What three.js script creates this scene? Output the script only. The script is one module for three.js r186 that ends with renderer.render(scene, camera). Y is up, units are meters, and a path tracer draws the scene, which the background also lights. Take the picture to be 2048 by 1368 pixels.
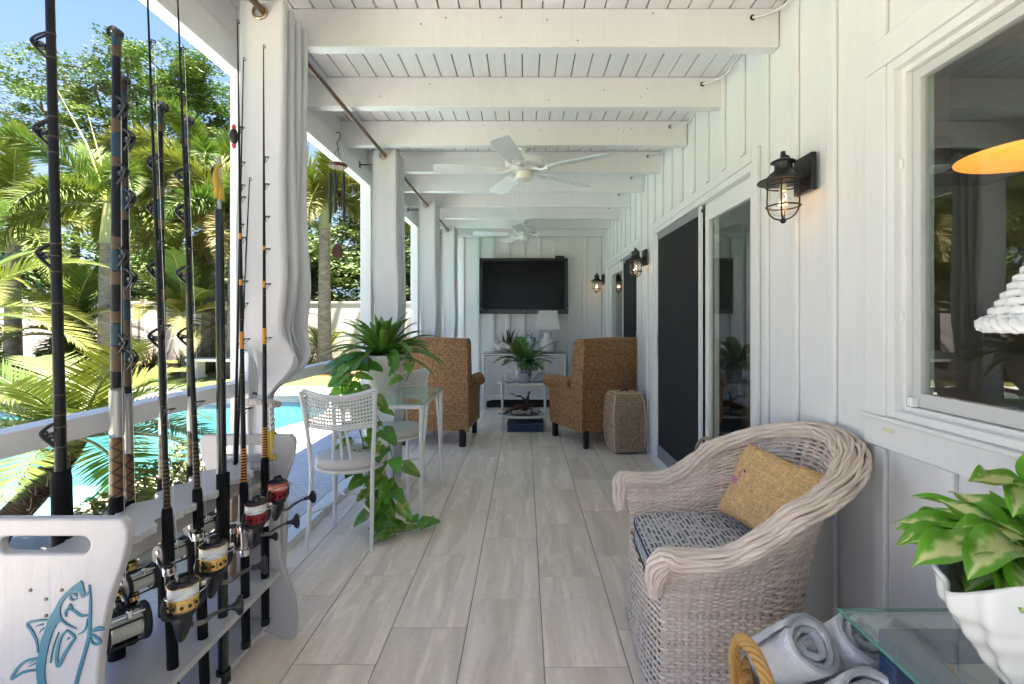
import * as THREE from 'three';
import { mergeGeometries, toCreasedNormals } from 'three/addons/utils/BufferGeometryUtils.js';
import { RoundedBoxGeometry } from 'three/addons/geometries/RoundedBoxGeometry.js';

// ---------------------------------------------------------------- camera, sky, sun, exposure
const scene = new THREE.Scene();
const W = 2048, H = 1368, FOCAL = 960, EYE = 1.24;
const camera = new THREE.PerspectiveCamera(2 * Math.atan(H / 2 / FOCAL) * 180 / Math.PI, W / H, 0.05, 400);
camera.position.set(0, EYE, 0);
camera.lookAt(0, EYE, -1);
camera.setViewOffset(W, H, -25, 44, W, H);               // shift lens: verticals stay vertical

const renderer = new THREE.WebGLRenderer({ antialias: true });
renderer.setSize(1024, 684);
renderer.toneMapping = THREE.LinearToneMapping;
renderer.toneMappingExposure = 9.2;
renderer.shadowMap.enabled = true;

function mulberry(a) { return () => { a |= 0; a = a + 0x6D2B79F5 | 0; let t = Math.imul(a ^ a >>> 15, 1 | a); t = t + Math.imul(t ^ t >>> 7, 61 | t) ^ t; return ((t ^ t >>> 14) >>> 0) / 4294967296; }; }
let rnd = mulberry(7);
const R = (a, b) => a + (b - a) * rnd();
const lerp = (a, b, t) => a + (b - a) * t, clamp = (x, a = 0, b = 1) => Math.min(b, Math.max(a, x));
const smooth = (a, b, x) => { const t = clamp((x - a) / (b - a)); return t * t * (3 - 2 * t); };
// periodic value noise, period p in both directions
const hash = (x, y, s) => { let h = Math.imul(x, 374761393) + Math.imul(y, 668265263) + Math.imul(s, 2147483647 % 1013904223); h = Math.imul(h ^ h >>> 13, 1274126177); return ((h ^ h >>> 16) >>> 0) / 4294967296; };
function vnoise(x, y, px, py, s) {
  const x0 = Math.floor(x), y0 = Math.floor(y), fx = x - x0, fy = y - y0, m = (a, p) => ((a % p) + p) % p;
  const u = fx * fx * (3 - 2 * fx), v = fy * fy * (3 - 2 * fy);
  const a = hash(m(x0, px), m(y0, py), s), b = hash(m(x0 + 1, px), m(y0, py), s), c = hash(m(x0, px), m(y0 + 1, py), s), d = hash(m(x0 + 1, px), m(y0 + 1, py), s);
  return lerp(lerp(a, b, u), lerp(c, d, u), v);
}
function fbm(u, v, fx, fy, oct = 4, s = 1) { let t = 0, a = 0.5, n = 0; for (let o = 0; o < oct; o++) { t += a * vnoise(u * fx, v * fy, fx, fy, s + o * 17); n += a; a *= 0.5; fx *= 2; fy *= 2; } return t / n; }

// one sky: pale at the horizon, blue overhead, thin high cloud
{
  const w = 1024, h = 512, d = new Float32Array(w * h * 4);
  for (let j = 0; j < h; j++) for (let i = 0; i < w; i++) {
    const v = (j + 0.5) / h, e = (v - 0.5) * Math.PI, s = Math.max(0, Math.sin(e)), u = i / w, k = Math.pow(1 - s, 2.2);
    let r = lerp(0.085, 0.40, k), g = lerp(0.165, 0.42, k), b = lerp(0.37, 0.46, k);
    const c = smooth(0.5, 0.8, fbm(u, v, 10, 14, 5, 3)) * 0.45;
    r = lerp(r, 0.46, c); g = lerp(g, 0.48, c); b = lerp(b, 0.52, c);
    if (e < 0) { r = 0.2; g = 0.2; b = 0.17; }
    const o = (j * w + i) * 4; d[o] = r * 0.27; d[o + 1] = g * 0.32; d[o + 2] = b * 0.39; d[o + 3] = 1;
  }
  const t = new THREE.DataTexture(d, w, h, THREE.RGBAFormat, THREE.FloatType);
  t.mapping = THREE.EquirectangularReflectionMapping; t.magFilter = t.minFilter = THREE.LinearFilter; t.needsUpdate = true;
  scene.background = t; scene.environment = t;
}
const sun = new THREE.DirectionalLight(0xfff3e2, 5);
sun.position.set(3.4, 28, -3.2); sun.target.position.set(-4, 0, -6);
sun.castShadow = true; sun.shadow.radius = 1.2; sun.shadow.mapSize.set(4096, 4096);
Object.assign(sun.shadow.camera, { left: -30, right: 30, top: 30, bottom: -30, near: 1, far: 90 });
scene.add(sun, sun.target);

// ---------------------------------------------------------------- helpers
const V = (x, y, z) => new THREE.Vector3(x, y, z);
const at = (px, py, D) => V((px - 1049) / FOCAL * D, EYE - (py - 640) / FOCAL * D, -D);   // a picture point at a known distance
const used = {};
const numbered = (n) => { used[n] = (used[n] ?? -1) + 1; return used[n] ? n + '_' + String(used[n]).padStart(3, '0') : n; };
function mesh(name, geo, mat, parent) { const m = new THREE.Mesh(geo, mat); m.name = name; m.castShadow = m.receiveShadow = true; if (parent) parent.add(m); return m; }
function top(name, geo, mat, label, category, group) { const m = mesh(numbered(name), geo, mat, scene); m.userData = { label, category }; if (group) m.userData.group = group; return m; }
function thing(name, label, category, pos = [0, 0, 0], turn = 0, group) {
  const o = new THREE.Group(); o.name = numbered(name); o.position.set(...pos); o.rotation.y = turn; o.userData = { label, category }; if (group) o.userData.group = group; scene.add(o); return o;
}
function struct(name, geo, mat) { const m = geo ? mesh(name, geo, mat, scene) : new THREE.Group(); m.name = name; m.userData = { kind: 'structure' }; scene.add(m); return m; }
function part(name, parent) { const g = new THREE.Group(); g.name = name; parent.add(g); return g; }
function copy(o, label, pos, turn) { const c = o.clone(); c.name = numbered(o.name.replace(/_\d{3}$/, '')); c.userData = { ...o.userData, label }; if (pos) c.position.set(...pos); if (turn !== undefined) c.rotation.y = turn; scene.add(c); return c; }

// texture coordinates in metres from the dominant axis of each face
function triUV(g, s = 1, du = 0, dv = 0, swap = false) {
  if (g.index) g = g.toNonIndexed();
  const p = g.attributes.position, n = p.count, uv = new Float32Array(n * 2), a = V(), b = V(), c = V(), q = V();
  for (let i = 0; i < n; i += 3) {
    a.fromBufferAttribute(p, i); b.fromBufferAttribute(p, i + 1); c.fromBufferAttribute(p, i + 2);
    q.subVectors(b, a).cross(c.clone().sub(a)); const x = Math.abs(q.x), y = Math.abs(q.y), z = Math.abs(q.z);
    for (let k = 0; k < 3; k++) { const t = [a, b, c][k]; let [e, f] = x >= y && x >= z ? [t.z, t.y] : y >= z ? [t.x, t.z] : [t.x, t.y]; if (swap) [e, f] = [f, e]; uv[(i + k) * 2] = e * s + du; uv[(i + k) * 2 + 1] = f * s + dv; }
  }
  g.setAttribute('uv', new THREE.BufferAttribute(uv, 2)); return g;
}
const G = { move: (g, x, y, z) => g.translate(x, y, z) };
function box(w, h, d, x = 0, y = 0, z = 0) { return triUV(new THREE.BoxGeometry(w, h, d).translate(x, y, z)); }
function rbox(w, h, d, x = 0, y = 0, z = 0, r = 0.006, seg = 2) { return triUV(new RoundedBoxGeometry(w, h, d, seg, Math.min(r, w / 2.01, h / 2.01, d / 2.01)).translate(x, y, z)); }
// box given by its limits
const bx = (x0, x1, y0, y1, z0, z1, r = 0.004) => rbox(Math.abs(x1 - x0), Math.abs(y1 - y0), Math.abs(z1 - z0), (x0 + x1) / 2, (y0 + y1) / 2, (z0 + z1) / 2, r, 1);
function cyl(r0, r1, h, x = 0, y = 0, z = 0, seg = 20) { return triUV(new THREE.CylinderGeometry(r1, r0, h, seg).translate(x, y, z)); }
function keep(g) { if (g.index) g = g.toNonIndexed(); for (const k of Object.keys(g.attributes)) if (!['position', 'normal', 'uv'].includes(k)) g.deleteAttribute(k); if (!g.attributes.uv) g.setAttribute('uv', new THREE.BufferAttribute(new Float32Array(g.attributes.position.count * 2), 2)); if (!g.attributes.normal) g.computeVertexNormals(); return g; }
const merge = (list) => mergeGeometries(list.map(keep));
const lathe = (pts, seg = 36) => new THREE.LatheGeometry(pts.map(([r, y]) => new THREE.Vector2(r, y)), seg);
const curve = (pts, n, closed = false) => new THREE.CatmullRomCurve3(pts.map((p) => p.isVector3 ? p : V(...p)), closed, 'centripetal').getPoints(n);
// a tube along points; r a number or function of 0..1; flat squeezes the second axis
function sweep(pts, r, radial = 8, closed = false, flat = 1, caps = true, up0) {
  const n = pts.length, pos = [], uv = [], idx = [], T = [], rf = typeof r === 'function' ? r : () => r;
  for (let i = 0; i < n; i++) { const a = pts[closed ? (i + n - 1) % n : Math.max(0, i - 1)], b = pts[closed ? (i + 1) % n : Math.min(n - 1, i + 1)]; T.push(b.clone().sub(a).normalize()); }
  let N = up0 ? up0.clone() : Math.abs(T[0].y) < 0.9 ? V(0, 1, 0) : V(1, 0, 0); N.addScaledVector(T[0], -N.dot(T[0])).normalize();
  let len = 0; const m = closed ? n + 1 : n;
  for (let k = 0; k < m; k++) {
    const i = k % n; if (k) { len += pts[i].distanceTo(pts[(k - 1) % n]); N.addScaledVector(T[i], -N.dot(T[i])).normalize(); }
    const Bn = V().crossVectors(T[i], N), rr = rf(k / (m - 1));
    for (let j = 0; j <= radial; j++) { const a = j / radial * Math.PI * 2, c = Math.cos(a) * rr, s = Math.sin(a) * rr * flat; pos.push(pts[i].x + N.x * c + Bn.x * s, pts[i].y + N.y * c + Bn.y * s, pts[i].z + N.z * c + Bn.z * s); uv.push(j / radial, len); }
  }
  const w = radial + 1;
  for (let k = 0; k < m - 1; k++) for (let j = 0; j < radial; j++) { const a = k * w + j; idx.push(a, a + w, a + 1, a + 1, a + w, a + w + 1); }
  const g = new THREE.BufferGeometry();
  if (!closed && caps) for (const e of [0, m - 1]) { const c = pos.length / 3; pos.push(pts[e].x, pts[e].y, pts[e].z); uv.push(0.5, 0); for (let j = 0; j < radial; j++) e ? idx.push(c, e * w + j, e * w + j + 1) : idx.push(c, j + 1, j); }
  g.setAttribute('position', new THREE.Float32BufferAttribute(pos, 3)); g.setAttribute('uv', new THREE.Float32BufferAttribute(uv, 2)); g.setIndex(idx); g.computeVertexNormals(); return g;
}
const rod = (a, b, r, radial = 10, r2) => sweep([V(...a), V(...b)], r2 === undefined ? r : (t) => lerp(r, r2, t), radial);
const ring = (r, t, seg = 28, radial = 8) => new THREE.TorusGeometry(r, t, radial, seg);
// flat outline (list of [x, y]) with thickness
function slab(outline, depth, bevel = 0, holes = []) {
  const mk = (l, C) => { const s = new C(); l.forEach(([x, y], i) => i ? s.lineTo(x, y) : s.moveTo(x, y)); s.closePath(); return s; };
  const s = mk(outline, THREE.Shape); s.holes = holes.map((h) => mk(h, THREE.Path));
  return triUV(new THREE.ExtrudeGeometry(s, { depth: depth - 2 * bevel, bevelEnabled: bevel > 0, bevelSize: bevel, bevelThickness: bevel, bevelOffset: -bevel, bevelSegments: 2, curveSegments: 6 }).translate(0, 0, bevel));
}
// surface from a function of u, v in 0..1
function surf(f, nu, nv, uvScale = [1, 1], wrapU = false) {
  const pos = [], uv = [], idx = [];
  for (let j = 0; j <= nv; j++) for (let i = 0; i <= nu; i++) { const p = f(i / nu, j / nv); pos.push(p.x, p.y, p.z); uv.push(i / nu * uvScale[0], j / nv * uvScale[1]); }
  for (let j = 0; j < nv; j++) for (let i = 0; i < nu; i++) { const a = j * (nu + 1) + i; idx.push(a, a + 1, a + nu + 1, a + 1, a + nu + 2, a + nu + 1); }
  const g = new THREE.BufferGeometry(); g.setAttribute('position', new THREE.Float32BufferAttribute(pos, 3)); g.setAttribute('uv', new THREE.Float32BufferAttribute(uv, 2)); g.setIndex(idx); g.computeVertexNormals(); return g;
}
// collects leaf blades with a colour per vertex
class Leaves {
  constructor() { this.p = []; this.c = []; this.i = []; }
  blade(base, dir, up, len, wid, droop, c0, c1, segs = 3, fold = 0.15, prof) {
    const d = dir.clone().normalize(), p = base.clone(), s = V().crossVectors(d, up).normalize(), st = len / segs, o = this.p.length / 3;
    if (s.lengthSq() < 0.1) s.set(1, 0, 0);
    for (let k = 0; k <= segs; k++) {
      const t = k / segs, w = wid * (prof ? prof(t) : Math.sin(Math.PI * (0.12 + 0.88 * t)) ** 0.8 + 0.02), n = V().crossVectors(s, d).normalize(), r = lerp(c0[0], c1[0], t), g = lerp(c0[1], c1[1], t), b = lerp(c0[2], c1[2], t), h = w * fold;
      this.p.push(p.x - s.x * w + n.x * h, p.y - s.y * w + n.y * h, p.z - s.z * w + n.z * h, p.x, p.y, p.z, p.x + s.x * w + n.x * h, p.y + s.y * w + n.y * h, p.z + s.z * w + n.z * h);
      for (let q = 0; q < 3; q++) this.c.push(r, g, b);
      if (k < segs) { const a = o + k * 3; this.i.push(a, a + 1, a + 3, a + 1, a + 4, a + 3, a + 1, a + 2, a + 4, a + 2, a + 5, a + 4); }
      p.addScaledVector(d, st); d.y -= droop / segs * (0.4 + t); d.normalize();
    }
  }
  flake(p, n, up, a, b, col) {                                    // a single four-sided leaf
    const s = V().crossVectors(n, up).normalize(), t = V().crossVectors(s, n).normalize(), o = this.p.length / 3;
    for (const [u, v] of [[0, -1], [0.55, 0.1], [0, 1], [-0.55, 0.1]]) { this.p.push(p.x + s.x * u * a + t.x * v * b, p.y + s.y * u * a + t.y * v * b, p.z + s.z * u * a + t.z * v * b); this.c.push(...col); }
    this.i.push(o, o + 1, o + 2, o, o + 2, o + 3);
  }
  geo() { const g = new THREE.BufferGeometry(); g.setAttribute('position', new THREE.Float32BufferAttribute(this.p, 3)); g.setAttribute('color', new THREE.Float32BufferAttribute(this.c, 3)); g.setIndex(this.i); g.computeVertexNormals(); return g; }
}

// ---------------------------------------------------------------- materials
function tex(w, h, f, srgb = true) {
  const d = new Uint8Array(w * h * 4);
  for (let j = 0; j < h; j++) for (let i = 0; i < w; i++) { const c = f(i / w, j / h, i, j), o = (j * w + i) * 4; d[o] = clamp(c[0]) * 255; d[o + 1] = clamp(c[1] ?? c[0]) * 255; d[o + 2] = clamp(c[2] ?? c[0]) * 255; d[o + 3] = 255; }
  const t = new THREE.DataTexture(d, w, h); t.wrapS = t.wrapT = THREE.RepeatWrapping; t.magFilter = THREE.LinearFilter; t.minFilter = THREE.LinearMipmapLinearFilter; t.generateMipmaps = true; if (srgb) t.colorSpace = THREE.SRGBColorSpace; t.needsUpdate = true; return t;
}
const rep = (t, x, y = x) => { const c = t.clone(); c.repeat.set(x, y); c.needsUpdate = true; return c; };
const mat = (color, roughness = 0.6, o = {}) => { const { rgb, ...rest } = o; const m = new THREE.MeshPhysicalMaterial({ roughness, ...rest }); if (Array.isArray(color)) m.color.setRGB(...color); else m.color.set(color); return m; };
const grey = (v) => [v, v, v];

const paintBump = tex(512, 512, (u, v) => { const g = fbm(u, v, 60, 4, 4, 5) * 0.6 + fbm(u, v, 24, 24, 4, 8) * 0.4; return [g, g, g]; }, false);
const paintMap = tex(512, 512, (u, v) => { const g = 0.985 + (fbm(u, v, 5, 3, 5, 11) - 0.5) * 0.03 + (fbm(u, v, 80, 6, 3, 21) - 0.5) * 0.02; return [g, g, g * 0.995]; });
const white = mat([0.82, 0.815, 0.815], 0.45, { map: rep(paintMap, 0.9), bumpMap: rep(paintBump, 0.9), bumpScale: 0.0016 });
const whiteTrim = mat([0.83, 0.825, 0.82], 0.35, { map: rep(paintMap, 1.3) });
const whiteGloss = mat([0.82, 0.82, 0.81], 0.22);
const blackMetal = mat([0.012, 0.012, 0.013], 0.42);
const blackGloss = mat([0.01, 0.01, 0.011], 0.18);
const chrome = mat([0.75, 0.74, 0.72], 0.22, { metalness: 1 });
const gold = mat([0.85, 0.58, 0.20], 0.2, { metalness: 1 });
const leafMat = mat([1, 1, 1], 0.5, { vertexColors: true, transmission: 0.5, thickness: 0, specularIntensity: 0.6 });
const glossLeaf = mat([1, 1, 1], 0.32, { vertexColors: true, transmission: 0.15, thickness: 0 });
const pane = mat([0.86, 0.95, 0.91], 0.0, { transmission: 1, thickness: 0, ior: 2.0 })   // double glazing: four faces reflect;
// fronds: rachis with leaflets; plume = leaflets all round (foxtail)
const greens = (k) => { const y = rnd(); return [lerp(0.09, 0.20, y) * k, lerp(0.17, 0.23, y) * k, lerp(0.025, 0.035, y) * k]; };
function frond(L, Rb, p0, az, el, len, droop, n, ll, plume, k = 1, tone, thin = 1) {
  const d = V(Math.cos(az) * Math.cos(el), Math.sin(el), Math.sin(az) * Math.cos(el)), p = p0.clone(), seg = 16, pts = [p.clone()], dirs = [d.clone()];
  for (let i = 0; i < seg; i++) { p.addScaledVector(d, len / seg); d.y -= droop / seg * (0.5 + i / seg); d.normalize(); pts.push(p.clone()); dirs.push(d.clone()); }
  if (Rb) Rb.push(sweep(pts, (t) => 0.018 * len * (1 - t * 0.85) * 0.6, 5));
  const c = tone ?? greens(k);
  for (let j = 0; j < n; j++) {
    const t = 0.10 + 0.9 * (j + rnd() * 0.6) / n, f = t * seg, i = Math.min(seg - 1, Math.floor(f)), q = pts[i].clone().lerp(pts[i + 1], f - i), td = dirs[i], side = V().crossVectors(td, V(0, 1, 0)).normalize(), up = V().crossVectors(side, td);
    const s = j % 2 ? 1 : -1, a = plume ? R(-1.1, 1.1) : R(0.12, 0.3), l = ll * Math.sin(Math.PI * (0.16 + 0.78 * t)) * R(0.85, 1.1);
    const ld = side.clone().multiplyScalar(s * Math.cos(a)).addScaledVector(up, Math.sin(a)).addScaledVector(td, 0.55 + 0.5 * t), b = R(0.75, 1.2);
    L.blade(q, ld, up, l, l * 0.032 * thin + 0.004, plume ? 0.35 : 0.5, [c[0] * b, c[1] * b, c[2] * b], [c[0] * b * 1.15, c[1] * b * 1.05, c[2] * b], 2, 0.2);
  }
}
const barkTex = tex(256, 512, (u, v) => { const r = Math.abs(((v * 24) % 1) - 0.5), k = 0.62 + (fbm(u, v, 8, 24, 4, 3) - 0.5) * 0.3 - Math.exp(-r * r * 90) * 0.16; return [k, k * 0.96, k * 0.88]; });
// ---------------------------------------------------------------- the porch
const WALLX = 1.155, ENDD = 7.17, LEFTX = -1.265, CEIL = 2.65, BACK = 1.9;
{ // tiled floor
  const floor = struct('floor', bx(-1.42, WALLX + 0.05, -0.12, -0.003, BACK, -ENDD - 0.1, 0.001), mat([0.30, 0.27, 0.245], 0.9));
  const t = tex(1024, 1024, (u, v) => {
    const w = (fbm(u, v, 3, 2, 4, 31) - 0.5) * 0.05, a = fbm(u + w, v, 14, 2, 5, 3), b = fbm(u + w * 1.6, v, 40, 3, 4, 9), f = fbm(u, v, 90, 60, 3, 14), c = fbm(u, v, 4, 2, 3, 77);
    const vein = Math.exp(-(((a - 0.5) * 26) ** 2)) * smooth(0.42, 0.65, b), line = Math.exp(-(((fbm(u + w * 2, v, 9, 1, 4, 55) - 0.5) * 60) ** 2));
    const k = 0.875 + (a - 0.5) * 0.16 + (b - 0.5) * 0.10 + (f - 0.5) * 0.05 + vein * 0.055 - line * 0.03 + (c - 0.5) * 0.06, warm = (a - 0.5) * 0.10 + (c - 0.5) * 0.05;
    return [k * 1.06 - warm * 0.2, k * 0.985 - warm * 0.1, k * 0.90 + warm * 0.18];
  });
  const bump = tex(512, 512, (u, v) => { const k = fbm(u, v, 40, 8, 4, 66) * 0.6 + fbm(u, v, 120, 120, 2, 5) * 0.4; return [k, k, k]; }, false);
  const rough = tex(512, 512, (u, v) => { const k = 0.30 + fbm(u, v, 18, 6, 4, 91) * 0.22; return [k, k, k]; }, false);
  const tones = [1, 0.965, 1.02, 0.94].map((k) => mat(grey(Math.min(1, k * 0.98)), 1, { map: rep(t, 0.8), bumpMap: rep(bump, 1.1), bumpScale: 0.0007, roughnessMap: rep(rough, 0.9), specularIntensity: 0.75 }));
  const offs = { '-4': 2.163, '-3': 1.73, '-2': 1.937, '-1': 2.135, 0: 1.717, 1: 1.926, 2: 2.11, 3: 1.75 }, L = 0.603, g = 0.0019;
  for (let c = -5; c <= 3; c++) {
    const x0 = Math.max(LEFTX - 0.08, 0.0705 + 0.3025 * c), x1 = Math.min(WALLX + 0.03, 0.0705 + 0.3025 * (c + 1)); if (x1 - x0 < 0.02) continue;
    let d = (offs[c] ?? 1.8) - L * 6;
    for (; d < ENDD; d += L) {
      const d0 = Math.max(-BACK, d), d1 = Math.min(ENDD + 0.02, d + L); if (d1 - d0 < 0.02) continue;
      const w = x1 - x0 - 2 * g, l = d1 - d0 - 2 * g, h = 0.009 + R(-0.0003, 0.0003), k = 0.0022, P = [], I = [];
      for (const [e, y] of [[0, 0 - 0.01], [0, h - k - 0.01 + 0.0012], [k, h - 0.01 + 0.0012]]) for (const [sx, sz] of [[-1, -1], [1, -1], [1, 1], [-1, 1]]) P.push(sx * (w / 2 - e), y, sz * (l / 2 - e));
      for (let r = 0; r < 2; r++) for (let q = 0; q < 4; q++) { const a = r * 4 + q, b = r * 4 + (q + 1) % 4; I.push(a, a + 4, b, b, a + 4, b + 4); } I.push(8, 11, 9, 9, 11, 10);
      const ge = new THREE.BufferGeometry(); ge.setAttribute('position', new THREE.Float32BufferAttribute(P, 3)); ge.setIndex(I);
      const q = triUV(ge, 1, R(0, 7), R(0, 7)); q.computeVertexNormals(); q.translate((x0 + x1) / 2, 0, -(d0 + d1) / 2);
      mesh('tile', q, tones[Math.floor(rnd() * 4)], floor);
    }
  }
}
const ceiling = struct('porch_ceiling', bx(-1.40, WALLX + 0.1, CEIL + 0.02, CEIL + 0.05, BACK, -ENDD - 0.1), mat([0.10, 0.095, 0.085], 0.9));
{
  for (let k = -14; k <= 13; k++) { const x0 = -0.103 + 0.094 * k, x1 = Math.min(x0 + 0.0885, WALLX - 0.002); if (x1 - x0 > 0.02) mesh('plank', bx(Math.max(-1.39, x0), x1, CEIL, CEIL + 0.019, BACK, -ENDD + 0.01, 0.003), white, ceiling); }
  for (let k = -6; k <= 8; k++) { const d = 2.168 + 0.612 * k; if (d > -1.85) mesh('beam', bx(-1.35, WALLX - 0.003, 2.475 + R(-0.002, 0.002), CEIL - 0.001, -d, -d - 0.064, 0.006), white, ceiling); }
  const nails = [], r9 = mulberry(33); for (let k = 0; k <= 6; k++) for (let i = 0; i < 6; i++) nails.push(cyl(0.0032, 0.0032, 0.002, 0, 0, 0, 8).rotateX(Math.PI / 2).translate(-1.0 + r9() * 2.0, 2.50 + r9() * 0.13, -2.168 - 0.612 * k + 0.0008));
  mesh('nail_holes', merge(nails), mat([0.06, 0.045, 0.035], 0.9), ceiling).userData.kind = 'stuff';
  for (let k = -6; k <= 8; k++) { const d = 2.168 + 0.612 * k; if (d > -1.6 && d < 7) mesh('blocking', bx(-1.335, -1.30, 2.478, CEIL - 0.002, -d - 0.066, -d - 0.610, 0.002), white, ceiling); }
}
{ // low-voltage cable that runs along the beams beside the house wall
  const c = thing('cable', 'white cable threaded through the beam ends along the house wall', 'cable');
  const m = mat([0.72, 0.72, 0.69], 0.4), holes = mat([0.015, 0.012, 0.01], 0.9);
  for (let k = 0; k <= 7; k++) {
    const d = 2.168 + 0.612 * k, z = -d, sag = R(0.0, 0.03);
    mesh('cable_run', sweep(curve([[1.03, 2.605, z + 0.004], [1.055 + sag * 0.4, 2.60 - sag * 0.5, z + 0.05], [1.105, 2.60 - sag, z + 0.12 + sag], [1.12, 2.615, z + 0.22], [1.115, 2.62, z + 0.35], [1.09, 2.615, z + 0.46], [1.03, 2.605, z + 0.548]], 24), 0.0065, 6), m, c);
    mesh('cable_hole', cyl(0.013, 0.013, 0.003, 0, 0, 0, 12).rotateX(Math.PI / 2).translate(1.03, 2.605, z + 0.0022), holes, c);
  }
}
const openFrame = thing('porch_frame', 'white open timber side of the porch with posts, header and rail', 'porch frame');
{
  const p = openFrame, X0 = -1.355, X1 = LEFTX;
  mesh('header', bx(X0, X1, 2.36, 2.4735, BACK, -ENDD - 0.05, 0.004), white, p);
  mesh('fascia', bx(-1.42, -1.357, 2.44, 2.78, BACK, -ENDD - 0.05, 0.004), white, p);
  for (const d of [0.42, 2.25, 4.0, 5.75, 7.11]) mesh('post', bx(X0 + 0.001, X1 - 0.002, 0.03, 2.3595, -d + 0.045, -d - 0.045, 0.005), white, p);
  for (const [a, b] of [[-1.85, 0.373], [0.467, 2.203], [2.297, 3.953], [4.047, 5.703], [5.797, 7.063]]) {
    mesh('rail', bx(-1.345, -1.272, 0.9, 0.962, -a, -b, 0.004), white, p);
    mesh('screen_channel', bx(-1.285, -1.262, 2.335, 2.3595, -a, -b, 0.002), whiteTrim, p); mesh('screen_channel', bx(-1.285, -1.262, 0.031, 0.05, -a, -b, 0.002), whiteTrim, p);
  }
  mesh('sill', bx(X0 - 0.02, X1 + 0.004, -0.04, 0.03, BACK, -ENDD, 0.004), whiteTrim, p);
}
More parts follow.
